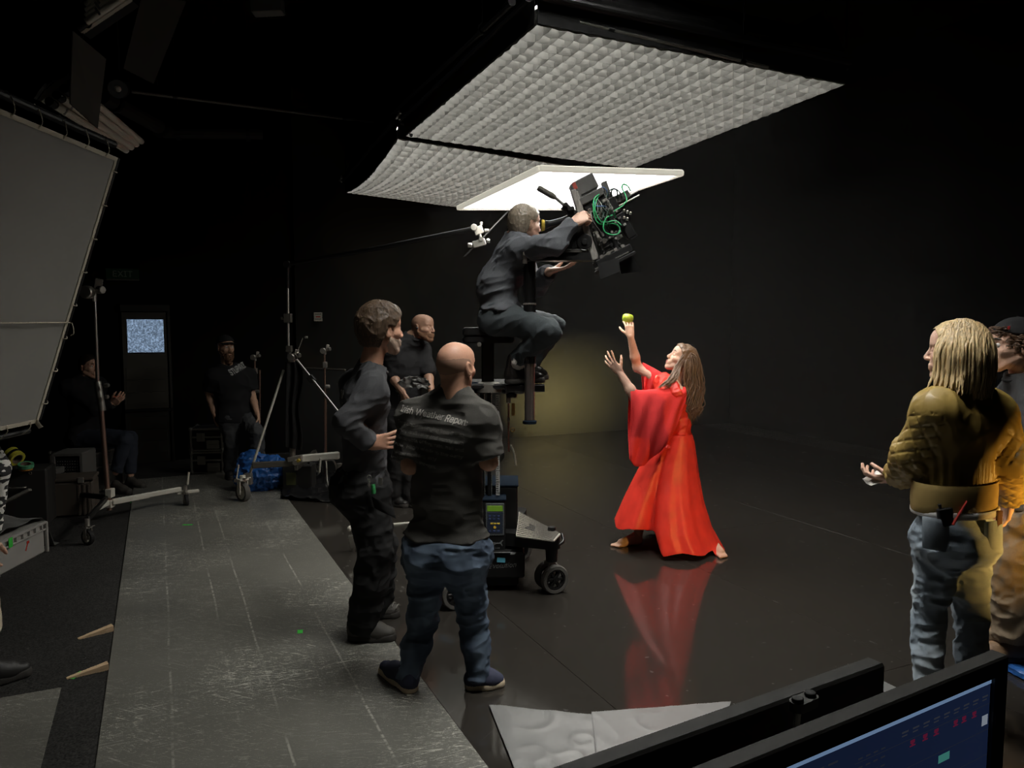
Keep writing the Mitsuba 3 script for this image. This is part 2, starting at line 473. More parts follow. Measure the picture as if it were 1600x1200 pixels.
def fabric_grid(corners, nu, nv, wall, sag, label, radiance=None, mats=('mat_grid_cloth', 'mat_grid_cloth_grey'), group='quilted fabric grids overhead'):
    """corners: near-left, near-right, far-right, far-left.  Crossing cloth walls below a faintly glowing sheet."""
    k = thing('fabric_grid', label, 'light grid', group)
    c = [np.asarray(x, float) for x in corners]
    def at(u, v, drop=0.0):
        p = (c[0] * (1 - u) + c[1] * u) * (1 - v) + (c[3] * (1 - u) + c[2] * u) * v
        return p - UP * (sag * 4 * v * (1 - v) * (0.7 + 0.3 * u) + drop)
    n = 24
    us, vs = np.linspace(0, 1, n), np.linspace(0, 1, n)
    top = np.array([[at(u, v, -0.02) for v in vs] for u in us])
    s = sheet(top)
    if s.face_normals[:, 2].mean() > 0:
        s = trimesh.Trimesh(s.vertices, s.faces[:, ::-1], process=False)
    scene[k + '__glowing_sheet'] = mikit.ply(s, 'mat_lamp_sheet', emitter={'type': 'area', 'radiance': rgb(np.array([1.0, 0.985, 0.93]) * (radiance or LIGHT['grid']))})
    labels[k + '__glowing_sheet'] = {'label': 'dimly glowing diffusion sheet above the cells'}
    r = np.random.default_rng(len(scene))
    def wall_mesh(path, cells):
        """path(s) -> top point; the bottom edge bows and puckers between the seams."""
        m = 2 * cells + 1
        g = np.zeros((m, 4, 3))
        side = unit(np.cross(path(1.0) - path(0.0), UP))
        puck = r.normal(0, 0.05, m) * wall
        lean = r.normal(0, 0.05, m) * wall
        for i, s_ in enumerate(np.linspace(0, 1, m)):
            p = path(s_)
            for j in range(4):
                w = j / 3
                node = (i % 2 == 0)
                dz = wall * w * (1.0 + (0.0 if node else 0.06 * w)) + (puck[i] * 0.35 * w * w if not node else 0)
                g[i, j] = p - UP * dz + side * (lean[i] * w * (0.3 if node else 1.0) + (0.10 * wall * math.sin(math.pi * w) * (1 if (i // 2) % 2 else -1) if not node else 0))
        return sheet(g, 0.0015)
    for i in range(nu + 1):
        u = i / nu
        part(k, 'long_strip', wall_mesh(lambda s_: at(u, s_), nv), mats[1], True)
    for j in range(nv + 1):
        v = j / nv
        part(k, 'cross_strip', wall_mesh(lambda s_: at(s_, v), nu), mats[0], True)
    # cloth skirt of the soft box above
    sk = []
    for (u0, v0, u1, v1) in ((0, 0, 1, 0), (1, 0, 1, 1), (1, 1, 0, 1), (0, 1, 0, 0)):
        g = np.array([[at(u0 + (u1 - u0) * s_, v0 + (v1 - v0) * s_, d) for d in (wall * 0.97, -0.12, -0.35)] for s_ in np.linspace(0, 1, 14)])
        o = (at(0.5, 0.5) - g[7, 0]); o[2] = 0
        g[:, 2] += unit(o) * 0.25
        g[:, :2] -= unit(o) * 0.012
        sk.append(sheet(g, 0.004))
    part(k, 'black_skirt', cat(sk), 'mat_black_cloth', label='black cloth sides')
    pole = []
    for (u0, v0, u1, v1) in ((0, 0, 1, 0), (1, 0, 1, 1), (1, 1, 0, 1), (0, 1, 0, 0)):
        a, b = at(u0, v0, -0.05), at(u1, v1, -0.05)
        o = at(0.5, 0.5) - (a + b) / 2; o[2] = 0; o = unit(o) * -0.05
        part(k, 'frame_pipe', cyl(a + o, b + o, 0.024, seg=12), 'mat_black_metal')
    return k, at

g1 = [at_h(838, 14, GRID_Z), at_h(1320, 112, GRID_Z), at_h(988, 250, GRID_Z), at_h(634, 197, GRID_Z)]
g2 = [at_h(621, 202, GRID_Z), at_h(980, 262, GRID_Z), at_h(715, 314, GRID_Z), at_h(541, 290, GRID_Z)]
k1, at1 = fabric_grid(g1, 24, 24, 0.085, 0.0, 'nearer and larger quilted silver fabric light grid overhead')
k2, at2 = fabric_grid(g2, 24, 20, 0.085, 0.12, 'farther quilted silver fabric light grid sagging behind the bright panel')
for at_, k in ((at1, k1), (at2, k2)):
    for u, v in ((0, 0), (1, 0), (1, 1), (0, 1)):
        p = at_(u, v, -0.08)
        part(k, 'hanging_chain', tube([p, A(p[0], p[1], CEIL)], 0.006, 6), 'mat_black_metal')
    for u, v, d in ((0, 0.98, 1),):
        p = at_(u, v, -0.05) + (A(-0.07, 0, 0) if d else A(0, -0.07, 0))
        part(k, 'clip', cat(bar(p - A(0.02, 0.10, 0) if d else p - A(0.10, 0.02, 0), p + (A(0.0, 0.10, 0.03) if d else A(0.10, 0, 0.03)), 0.02, 0.012), bar(p - UP * 0.02, p + UP * 0.06, 0.02, 0.02, A(1, 0, 0))), 'mat_steel', label='bright metal clip')

# ---------------------------------------------------------------- unseen third soft box above the near set; black grid added to cut spill
oc = EYE * A(1, 1, 0) + CF * 3.35 + CR * 0.75 + UP * 4.25
k3, at3 = fabric_grid([oc + A(-0.6, -0.6, 0), oc + A(0.6, -0.6, 0), oc + A(0.6, 0.6, 0), oc + A(-0.6, 0.6, 0)], 10, 10, 0.080, 0.0, 'black fabric grid added to cut spill under the unseen soft box overhead', LIGHT['overhead'], ('mat_black_cloth', 'mat_black_cloth'), None)
for u, v in ((0, 0), (1, 0), (1, 1), (0, 1)):
    p = at3(u, v, -0.08)
    part(k3, 'hanging_chain', tube([p, A(p[0], p[1], CEIL)], 0.006, 6), 'mat_black_metal')
# ---------------------------------------------------------------- bodies: distance fields on a grid, meshed by surface nets
def clipped(fn, clip):
    """fn kept behind the planes (point, outward normal)."""
    if not len(clip):
        return fn
    cl = [(np.asarray(q, np.float32), unit(n).astype(np.float32)) for q, n in clip]

    def g(p):
        d = fn(p)
        for q, n in cl:
            d = np.maximum(d, (p - q) @ n)
        return d
    return g


class Field:
    """Round, tapered volumes blended together on a grid of step h."""

    def __init__(self, h):
        self.h, self.ops = h, []

    def bone(self, a, b, ra, rb=None, k=0.03, flat=None, f=1.0, cut=False, clip=()):
        """Tapered capsule; with flat (a direction) and f < 1 it is thinner along that direction."""
        a, b = np.asarray(a, float), np.asarray(b, float)
        rb = ra if rb is None else rb
        ab = b - a
        L2 = max(float(ab @ ab), 1e-9)
        fl = None if flat is None else unit(flat)

        def fn(p):
            q = p - a.astype(np.float32)
            t = np.clip(q @ (ab / L2).astype(np.float32), 0, 1)
            q = q - t[..., None] * ab.astype(np.float32)
            if fl is not None:
                u = q @ fl.astype(np.float32)
                q = q + u[..., None] * ((1 / f - 1) * fl).astype(np.float32)
                g = np.sqrt((q * q).sum(-1))
                return (g - (ra + (rb - ra) * t)) * (0.5 + 0.5 * f)
            return np.sqrt((q * q).sum(-1)) - (ra + (rb - ra) * t)
        R = max(ra, rb) / min(f, 1.0) if f > 1 else max(ra, rb)
        self.ops.append((clipped(fn, clip), np.minimum(a, b) - R, np.maximum(a, b) + R, k, cut))
        return self

    def ball(self, c, r, m=None, k=0.02, cut=False, clip=()):
        """Ellipsoid with radii r in the frame m (columns are its axes)."""
        c = np.asarray(c, float)
        r = np.broadcast_to(np.asarray(r, float), (3,))
        m = np.eye(3) if m is None else np.asarray(m)[:3, :3]

        def fn(p):
            q = (p - c.astype(np.float32)) @ m.astype(np.float32)
            k0 = np.sqrt(((q / r.astype(np.float32)) ** 2).sum(-1))
            k1 = np.sqrt(((q / (r * r).astype(np.float32)) ** 2).sum(-1))
            return k0 * (k0 - 1) / np.maximum(k1, 1e-6)
        e = np.sqrt(((m * r) ** 2).sum(1))
        self.ops.append((clipped(fn, clip), c - e, c + e, k, cut))
        return self

    def chain(self, pts, rs, k=0.03, flat=None, f=1.0, clip=()):
        for i in range(len(pts) - 1):
            self.bone(pts[i], pts[i + 1], rs[i], rs[i + 1], k, flat, f, clip=clip)
        return self

    def build(self, cuts=(), wrinkle=None, lo=None, hi=None):
        """cuts: (point, normal) - keeps what lies behind each plane.  wrinkle(p) -> displacement in metres."""
        h = self.h
        adds = [o for o in self.ops if not o[4]]
        l = np.min([o[1] for o in adds], 0) - 3 * h - 0.02 if lo is None else np.asarray(lo, float)
        u = np.max([o[2] for o in adds], 0) + 3 * h + 0.02 if hi is None else np.asarray(hi, float)
        n = np.ceil((u - l) / h).astype(int) + 1
        D = np.full(n, 0.25, np.float32)
        ax = [(l[i] + h * np.arange(n[i])).astype(np.float32) for i in range(3)]
        for fn, a, b, k, cut in self.ops:
            pad = k + 2 * h + 0.012
            i0 = np.clip(np.floor((a - pad - l) / h).astype(int), 0, n - 1)
            i1 = np.clip(np.ceil((b + pad - l) / h).astype(int) + 1, 1, n)
            if (i1 <= i0).any():
                continue
            s = tuple(slice(i0[i], i1[i]) for i in range(3))
            p = np.stack(np.meshgrid(*[ax[i][s[i]] for i in range(3)], indexing='ij'), -1)
            d = fn(p)
            o = D[s]
            if cut:
                x = np.maximum(k - np.abs(o + d), 0) / k
                D[s] = np.maximum(o, -d) + x * x * k * 0.25
            else:
                x = np.maximum(k - np.abs(o - d), 0) / k
                D[s] = np.minimum(o, d) - x * x * k * 0.25
        if wrinkle is not None:
            w = np.abs(D) < 0.035
            idx = np.argwhere(w)
            pts = l + idx * h
            D[w] += wrinkle(pts).astype(np.float32)
        for c in cuts:
            if callable(c):
                w = D < 0.05
                idx = np.argwhere(w)
                D[w] = np.maximum(D[w], c(l + idx * h).astype(np.float32))
                continue
            q, nn = np.asarray(c[0], float), unit(c[1])
            g = (ax[0][:, None, None] - q[0]) * nn[0] + (ax[1][None, :, None] - q[1]) * nn[1] + (ax[2][None, None, :] - q[2]) * nn[2]
            D = np.maximum(D, g.astype(np.float32))
        return surface_nets(D, l, h)


def surface_nets(D, lo, h):
    D = np.pad(D, 1, constant_values=0.25)
    lo = np.asarray(lo, float) - h
    s = D < 0
    c = np.zeros(np.array(D.shape) - 1, np.int8)
    for i in (0, 1):
        for j in (0, 1):
            for k in (0, 1):
                c += s[i:s.shape[0] - 1 + i, j:s.shape[1] - 1 + j, k:s.shape[2] - 1 + k]
    cells = np.argwhere((c > 0) & (c < 8))
    if not len(cells):
        raise ValueError('empty field')
    index = np.full(c.shape, -1, np.int64)
    index[tuple(cells.T)] = np.arange(len(cells))
    corner = {}
    for i in (0, 1):
        for j in (0, 1):
            for k in (0, 1):
                corner[i, j, k] = D[cells[:, 0] + i, cells[:, 1] + j, cells[:, 2] + k]
    acc, cnt = np.zeros((len(cells), 3)), np.zeros(len(cells))
    for a in corner:
        for axis in range(3):
            if a[axis]:
                continue
            b = list(a); b[axis] = 1; b = tuple(b)
            da, db = corner[a], corner[b]
            x = (da < 0) != (db < 0)
            t = np.where(x, da / np.where(x, da - db, 1), 0)
            p = np.tile(np.array(a, float), (len(cells), 1)); p[:, axis] = t
            acc += p * x[:, None]; cnt += x
    v = lo + (cells + acc / cnt[:, None]) * h
    f = []
    for axis in range(3):
        b, cc = (axis + 1) % 3, (axis + 2) % 3
        sl0 = [slice(None)] * 3; sl1 = [slice(None)] * 3
        sl0[axis] = slice(0, -1); sl1[axis] = slice(1, None)
        s0, s1 = s[tuple(sl0)], s[tuple(sl1)]
        e = np.argwhere(s0 != s1)
        flip = s0[tuple(e.T)]
        q = []
        for db, dc in ((-1, -1), (0, -1), (0, 0), (-1, 0)):
            g = e.copy(); g[:, b] += db; g[:, cc] += dc
            q.append(index[tuple(g.T)])
        q = np.stack(q, 1)
        q = np.where(flip[:, None], q, q[:, ::-1])
        f += [q[:, [0, 1, 2]], q[:, [0, 2, 3]]]
    return trimesh.Trimesh(v, np.vstack(f), process=False)


def union(*ms):
    """One closed surface where the boolean succeeds, else the meshes side by side."""
    try:
        out = None
        for m in ms:
            k = manifold3d.Manifold(manifold3d.Mesh(np.asarray(m.vertices, np.float32), np.asarray(m.faces, np.uint32)))
            if k.status() != manifold3d.Error.NoError:
                raise ValueError
            out = k if out is None else out + k
        g = out.to_mesh()
        return trimesh.Trimesh(g.vert_properties[:, :3], g.tri_verts, process=False)
    except Exception:
        return cat(*ms)


def taubin(m, n=4):
    m = trimesh.Trimesh(m.vertices, m.faces, process=False)
    trimesh.smoothing.filter_taubin(m, iterations=n)
    return m


def folds(scale, amp, seed=0, stretch=None, dirn=None):
    """Cloth creases: ridged noise, drawn out along dirn by stretch."""
    dirn = None if dirn is None else unit(dirn)

    def fn(p):
        q = p.copy()
        if dirn is not None:
            u = q @ dirn
            q = q - u[:, None] * dirn * (1 - 1 / stretch)
        w = meshkit.noise(q * scale * 0.6 + 11, seed + 5)[:, None] * 0.7
        a = meshkit.noise(q * scale + w, seed)
        b = meshkit.noise(q * scale * 2.1 + w * 2, seed + 1)
        r = (1 - np.abs(2 * a - 1)) ** 2 - 0.35 + 0.5 * ((1 - np.abs(2 * b - 1)) ** 2 - 0.35)
        return -1.5 * amp * r
    return fn


# ---------------------------------------------------------------- head, hand, shoe
def head_frame(c, face, up=UP):
    return frame(c, x=unit(face), z=unit(up)) if abs(unit(face) @ unit(up)) < 0.999 else frame(c, x=face, y=A(0, 1, 0))


def head_field(m, s=1.0, h=0.004, female=False, eyes_closed=False, beard=False):
    """x forward, y to the left, z up; origin near the ear; s scales a head 0.23 m tall."""
    F = Field(h)
    R = m[:3, :3]
    w = lambda x, y, z: m[:3, 3] + R @ (np.array([x, y, z]) * s)
    j = 0.9 if female else 1.0
    F.ball(w(-0.014, 0, 0.030), np.array([0.098, 0.075, 0.088]) * s, R, 0.02)
    F.ball(w(0.034, 0, -0.020), np.array([0.060, 0.056 * j, 0.088]) * s, R, 0.03)
    F.ball(w(0.045, 0, 0.055), np.array([0.050, 0.055, 0.045]) * s, R, 0.03)
    for e in (-1, 1):
        F.bone(w(0.004, e * 0.056 * j, -0.050), w(0.064, e * 0.017, -0.102), 0.021 * s * j, 0.015 * s * j, 0.025)
        F.bone(w(0.062, e * 0.043, -0.022), w(0.028, e * 0.058, -0.018), 0.017 * s, 0.015 * s, 0.022)
        F.bone(w(0.083, e * 0.012, 0.028), w(0.066, e * 0.046, 0.030), 0.0105 * s, 0.010 * s, 0.012)
        F.ball(w(0.097, e * 0.031, 0.006), np.array([0.016, 0.018, 0.013]) * s, R, 0.010, True)
        F.ball(w(0.074, e * 0.031, 0.006), 0.0135 * s, None, 0.004)
        F.ball(w(0.102, e * 0.0115, -0.034), np.array([0.011, 0.0075, 0.0075]) * s, R, 0.006)
    F.ball(w(0.075, 0, -0.103), np.array([0.019, 0.023, 0.016]) * s, R, 0.02)
    F.bone(w(0.086, 0, 0.018), w(0.111, 0, -0.027), 0.0085 * s, 0.0105 * s, 0.010)
    F.ball(w(0.080, 0, -0.065), np.array([0.020, 0.030, 0.024]) * s, R, 0.015)
    F.bone(w(0.092, -0.016, -0.060), w(0.092, 0.016, -0.060), 0.0070 * s, k=0.005)
    F.bone(w(0.090, -0.015, -0.0745), w(0.090, 0.015, -0.0745), 0.0082 * s, k=0.005)
    F.bone(w(0.104, -0.024, -0.0675), w(0.104, 0.024, -0.0675), 0.0028 * s, k=0.004, cut=True)
    for e in (-1, 1):
        mm = R @ trimesh.transformations.euler_matrix(0, -0.18, e * 0.35)[:3, :3]
        F.ball(w(-0.012, e * 0.080, -0.004), np.array([0.020, 0.0075, 0.033]) * s, mm, 0.006)
        F.ball(w(-0.008, e * 0.087, 0.000), np.array([0.010, 0.005, 0.019]) * s, mm, 0.004, True)
        F.ball(w(-0.012, e * 0.0785, -0.030), np.array([0.010, 0.0065, 0.010]) * s, mm, 0.005)
    return F, w


def eyes(parent, m, s, iris=(0.05, 0.03, 0.02)):
    R = m[:3, :3]
    w = lambda x, y, z: m[:3, 3] + R @ (np.array([x, y, z]) * s)
    for e in (-1, 1):
        b = trimesh.creation.icosphere(2, 0.0125 * s); b.apply_translation(w(0.0795, e * 0.031, 0.006))
        k = part(parent, 'eye', b, 'mat_eye_white', True)
        i = trimesh.creation.icosphere(2, 0.0065 * s); i.apply_translation(w(0.0868, e * 0.031, 0.006))
        part(k, 'iris', i, 'mat_iris', True)
        br = tube(spline([w(0.096, e * 0.012, 0.031), w(0.094, e * 0.030, 0.037), w(0.078, e * 0.050, 0.032)], 8), np.array([0.003, 0.004, 0.0042, 0.0042, 0.004, 0.0035, 0.003, 0.0015]) * s, 6)
        part(parent, 'eyebrow', br, 'mat_hair_dark', True)


def hand_mesh(wrist, palm_dir, palm_n, s=1.0, left=False, curl=(0.5, 0.5, 0.5, 0.5), spread=0.10, thumb=(0.6, 0.5), h=0.0026, fore=None, fan=None):
    """wrist point, direction towards the knuckles, palm normal (out of the palm).  curl: bend of each finger (index first)."""
    d, n = unit(palm_dir), unit(palm_n)
    n = unit(n - d * (n @ d))
    t = np.cross(d, n) * (-1 if left else 1)            # towards the thumb
    t = unit(t)
    F = Field(h)
    L = 0.185 * s
    o = np.asarray(wrist, float)
    w = lambda a, b, c: o + (d * a + t * b + n * c) * s
    if fore is not None:
        F.bone(o - unit(d if fore is True else fore) * 0.05 * s, o, 0.0265 * s, 0.0245 * s, 0.02, n, 0.80)
    F.bone(w(0.0, 0, 0), w(0.03, 0.0, 0), 0.026 * s, 0.032 * s, 0.02, n, 0.55)
    for b in (-0.030, -0.010, 0.011, 0.030):
        F.bone(w(0.015, b * 0.6, 0), w(0.088 - abs(b - 0.008) * 0.25, b, -0.002), 0.015 * s, 0.0115 * s, 0.014, n, 0.85)
    F.ball(w(0.035, 0.024, 0.008), np.array([0.024, 0.016, 0.012]) * s, np.stack([d, t, n], 1), 0.012)
    base = [(0.090, 0.030), (0.094, 0.010), (0.089, -0.011), (0.080, -0.030)]
    lens = [(0.042, 0.026, 0.020), (0.047, 0.029, 0.021), (0.043, 0.027, 0.020), (0.033, 0.021, 0.018)]
    for i in range(4):
        c = curl[i]
        a0 = (1.5 - i) * spread if fan is None else fan[i]
        dir0 = unit(d * math.cos(a0) + t * math.sin(a0))
        p = w(base[i][0], base[i][1], -0.002)
        pts, rs = [p], [0.0095 * s]
        ang = 0.0
        for jn in range(3):
            ang += c * (0.9, 1.1, 0.8)[jn]
            q = dir0 * math.cos(ang) + n * math.sin(ang)
            p = p + q * lens[i][jn] * s
            pts.append(p); rs.append((0.0086, 0.0078, 0.0066)[jn] * s * (0.92 if i == 3 else 1))
        F.chain(pts, rs, 0.004)
    a, b = thumb
    p = w(0.022, 0.028, 0.006)
    q = unit(d * math.cos(a) + t * math.sin(a) + n * 0.25)
    pts, rs = [p], [0.0135 * s]
    for jn, ll in enumerate((0.040, 0.031, 0.026)):
        p = p + q * ll * s
        pts.append(p); rs.append((0.0108, 0.0098, 0.0078)[jn] * s)
        q = unit(q + (d * 0.35 - t * 0.35) * b + n * b * 0.7)
    F.chain(pts, rs, 0.006)
    return F.build()


def shoe_meshes(ankle, toe, floor_z, s=1.0, h=0.005, boot=0.0):
    """Upper and sole of a shoe: ankle joint above the heel, toe point; both projected to the floor."""
    a, t = np.asarray(ankle, float), np.asarray(toe, float)
    d = t - a; d[2] = 0; L = np.linalg.norm(d); d = d / L
    side = np.cross(UP, d)
    heel = a - d * 0.055 * s
    f = lambda x, y, z: A(a[0], a[1], floor_z) + d * x + side * y + UP * z
    R = np.stack([d, side, UP], 1)
    Lx = L - 0.045 * s
    F = Field(h)
    F.bone(f(-0.030 * s, 0, 0.050 * s), f(-0.012 * s, 0, (0.095 + boot) * s), 0.040 * s, 0.040 * s, 0.03, side, 0.85)
    F.bone(f(-0.022 * s, 0, 0.042 * s), f(Lx * 0.62, 0, 0.040 * s), 0.040 * s, 0.042 * s, 0.03, UP, 0.95)
    F.bone(f(Lx * 0.55, 0.004, 0.040 * s), f(Lx, 0.006, 0.036 * s), 0.045 * s, 0.037 * s, 0.03, UP, 0.75)
    F.bone(f(0.01, 0, 0.085 * s), f(Lx * 0.62, 0, 0.058 * s), 0.034 * s, 0.028 * s, 0.03)
    up = F.build(cuts=[(f(0, 0, 0.022 * s), -UP)])
    S = Field(h)
    S.bone(f(-0.026 * s, 0, 0.014 * s), f(Lx * 0.45, -0.002, 0.014 * s), 0.043 * s, 0.040 * s, 0.02)
    S.bone(f(Lx * 0.45, 0.0, 0.014 * s), f(Lx, 0.006, 0.014 * s), 0.048 * s, 0.043 * s, 0.02)
    so = S.build(cuts=[(f(0, 0, 0.001), -UP), (f(0, 0, 0.030 * s), UP - d * 0.03)])
    return up, so


def hair_tufts(m, s, n, length, mat, lay, region, width=0.004, seed=3, jitter=0.3, lift=0.0):
    """Short locks: each a flattened tube that leaves the scalp and bends along lay(dir)."""
    r = np.random.default_rng(seed)
    R = m[:3, :3]
    out = []
    while len(out) < n:
        v = unit(r.normal(size=3))
        if not region(v, r):
            continue
        p = np.array([-0.014, 0, 0.030]) + v * np.array([0.101, 0.078, 0.091])
        g = unit(np.asarray(lay(v), float) + r.normal(0, jitter, 3))
        g = unit(g - v * (g @ v) * 0.9 + v * lift)
        ll = length * (0.7 + 0.6 * r.random())
        pts = []
        for q in np.linspace(0, 1, 5):
            x = p + g * ll * q - v * 0.004 * (1 - q) - v * 0.35 * ll * q * q * (0.4 if lift else 1.0)
            # keep it outside the skull
            e = (x - np.array([-0.014, 0, 0.030])) / np.array([0.100, 0.077, 0.090])
            k = np.linalg.norm(e)
            if k < 1.0:
                x = np.array([-0.014, 0, 0.030]) + e / k * np.array([0.100, 0.077, 0.090])
            pts.append(m[:3, 3] + R @ (x * s))
        out.append(tube(pts, np.array([0.7, 1, 1, 0.8, 0.15]) * width * s, 5, flat=0.5))
    return cat(out)
# ---------------------------------------------------------------- people: materials and the builder
def skin(name, c):
    def col(p, n, uv):
        v = mikit.fbm(p.x * 22, p.y * 22, p.z * 22)
        w = mikit.noise(p.x * 180, p.y * 180, p.z * 180)
        return mi.Color3f(*[float(x) for x in c]) * (0.86 + 0.2 * v + 0.08 * w)
    return M(name, mikit.proc(col), 0.48, spec=0.4)


skin('skin', (0.56, 0.335, 0.235))
skin('skin_warm', (0.60, 0.33, 0.22))
skin('skin_deep', (0.27, 0.155, 0.105))  # skin darkened to paint in the dim light on the man behind
skin('skin_pale', (0.66, 0.42, 0.31))
M('eye_white', (0.75, 0.73, 0.70), 0.2)
M('iris', (0.05, 0.03, 0.02), 0.15)
M('lips', (0.42, 0.10, 0.09), 0.4)


def strands(name, c, rough=0.42, scale=1.0, var=0.6, spec=0.5):
    def col(p, n, uv):
        v = mikit.noise(p.x * 210 * scale, p.y * 210 * scale, p.z * 32 * scale)
        w = mikit.fbm(p.x * 30, p.y * 30, p.z * 12)
        return mi.Color3f(*[float(x) for x in c]) * (1 - var + 1.1 * var * v + 0.6 * var * w)
    return M(name, mikit.proc(col), rough, spec=spec)


strands('hair_brown', (0.095, 0.063, 0.040), 0.5, spec=0.3)
strands('hair_dark', (0.030, 0.022, 0.016))
strands('hair_grey', (0.25, 0.205, 0.15))
strands('hair_blonde', (0.62, 0.46, 0.24), 0.4, var=0.5)
strands('hair_curl', (0.13, 0.075, 0.045))
strands('hair_long', (0.20, 0.125, 0.08), 0.36)
strands('beard', (0.16, 0.085, 0.05), 0.7, spec=0.2)
M('stubble', (0.38, 0.225, 0.155), 0.7, spec=0.2)
M('stubble_grey', (0.40, 0.29, 0.22), 0.8, spec=0.2)


def weave(name, c, rough=0.85, var=0.25, spec=0.2, sheen=0.0, fade=None):
    def col(p, n, uv):
        v = mikit.noise(p.x * 400, p.y * 400, p.z * 400)
        w = mikit.fbm(p.x * 7, p.y * 7, p.z * 7)
        base = mi.Color3f(*[float(x) for x in c]) * (1 - var + var * (v + w))
        if fade is not None:
            base = mikit.mix(base, fade, mikit.smoothstep(0.42, 0.75, mikit.fbm(p.x * 9, p.y * 9, p.z * 5)) * 0.8)
        return base
    kw = {'sheen': sheen} if sheen else {}
    return M(name, mikit.proc(col), rough, spec=spec, **kw)


weave('shirt_black', (0.014, 0.014, 0.015))
weave('shirt_charcoal', (0.066, 0.067, 0.071))
weave('shirt_faded', (0.070, 0.067, 0.060))
weave('shirt_soft_black', (0.045, 0.046, 0.048))
weave('sweat_grey', (0.10, 0.105, 0.115))
weave('trousers_black', (0.018, 0.018, 0.018))
weave('trousers_grey', (0.060, 0.070, 0.075))
weave('jeans_dark', (0.055, 0.075, 0.110), fade=(0.15, 0.20, 0.265))
weave('jeans_navy', (0.030, 0.036, 0.050))
weave('jeans_light', (0.28, 0.34, 0.40), fade=(0.46, 0.52, 0.56))
weave('jeans_grey', (0.060, 0.062, 0.065))
weave('khaki', (0.20, 0.155, 0.105))
weave('beige', (0.50, 0.42, 0.32))
weave('cap_black', (0.020, 0.020, 0.021))
M('print_grey', (0.30, 0.285, 0.26), 0.8)
M('print_white', (0.62, 0.62, 0.60), 0.7)
M('shoe_black', (0.020, 0.019, 0.018), 0.5)
M('shoe_dark', (0.060, 0.055, 0.048), 0.65)
M('sole_dark', (0.035, 0.032, 0.028), 0.7)
M('shoe_navy', (0.045, 0.050, 0.085), 0.75)
M('sole_cream', (0.60, 0.50, 0.36), 0.7)
M('boot_leather', (0.014, 0.012, 0.011), 0.22, spec=0.6)
M('sock_white', (0.7, 0.68, 0.64), 0.9)
M('lace', (0.20, 0.19, 0.17), 0.8)
M('shoe_brown', (0.20, 0.12, 0.065), 0.6)


def mid(a, b, t=0.5):
    return np.asarray(a) * (1 - t) + np.asarray(b) * t


def torso(F, J, o, w=1.0, belly=0.0, clip=(), s=1.0, fem=False):
    """Chest, shoulders, waist and pelvis with everything o metres thicker."""
    sl, sr, hl, hr, nk = J['sh_l'], J['sh_r'], J['hip_l'], J['hip_r'], J['neck']
    fr = J['front']
    ms, mh = mid(sl, sr), mid(hl, hr)
    side = unit(sr - sl)
    half = np.linalg.norm(sr - sl) / 2
    wa = J.get('waist', mid(ms, mh, 0.62))
    ch = mid(ms, wa, 0.35)
    rw = half * 0.90 * w
    F.bone(ch + fr * 0.005, wa, rw + o, rw * (0.78 if fem else 0.86) + o, 0.05, fr, 0.64, clip=clip)
    F.bone(mid(ms, ch, 0.45) + side * half * 0.62, mid(ms, ch, 0.45) - side * half * 0.62, 0.078 * s + o, k=0.06, clip=clip)
    for a in (sl, sr):
        F.bone(nk + UP * 0.015 * s, a, 0.046 * s + o, 0.054 * s + o, 0.05, clip=clip)
        F.ball(a, 0.062 * s + o, k=0.03, clip=clip)
    F.bone(wa, mh + UP * 0.02, rw * (0.80 if fem else 0.84) + o, rw * 0.92 + o, 0.05, fr, 0.68, clip=clip)
    F.bone(hl, hr, 0.105 * s * w + o, k=0.05, clip=clip)
    for e in (hl, hr):
        F.ball(mid(e, mh, 0.25) - fr * 0.055 * s - UP * 0.02, (0.082 * s + o) * w, k=0.05, clip=clip)
    if belly:
        F.ball(mid(wa, mh, 0.2) + fr * 0.06, A(0.14, 0.14, 0.15) * s * w + o * 0.5 + belly, k=0.08, clip=clip)


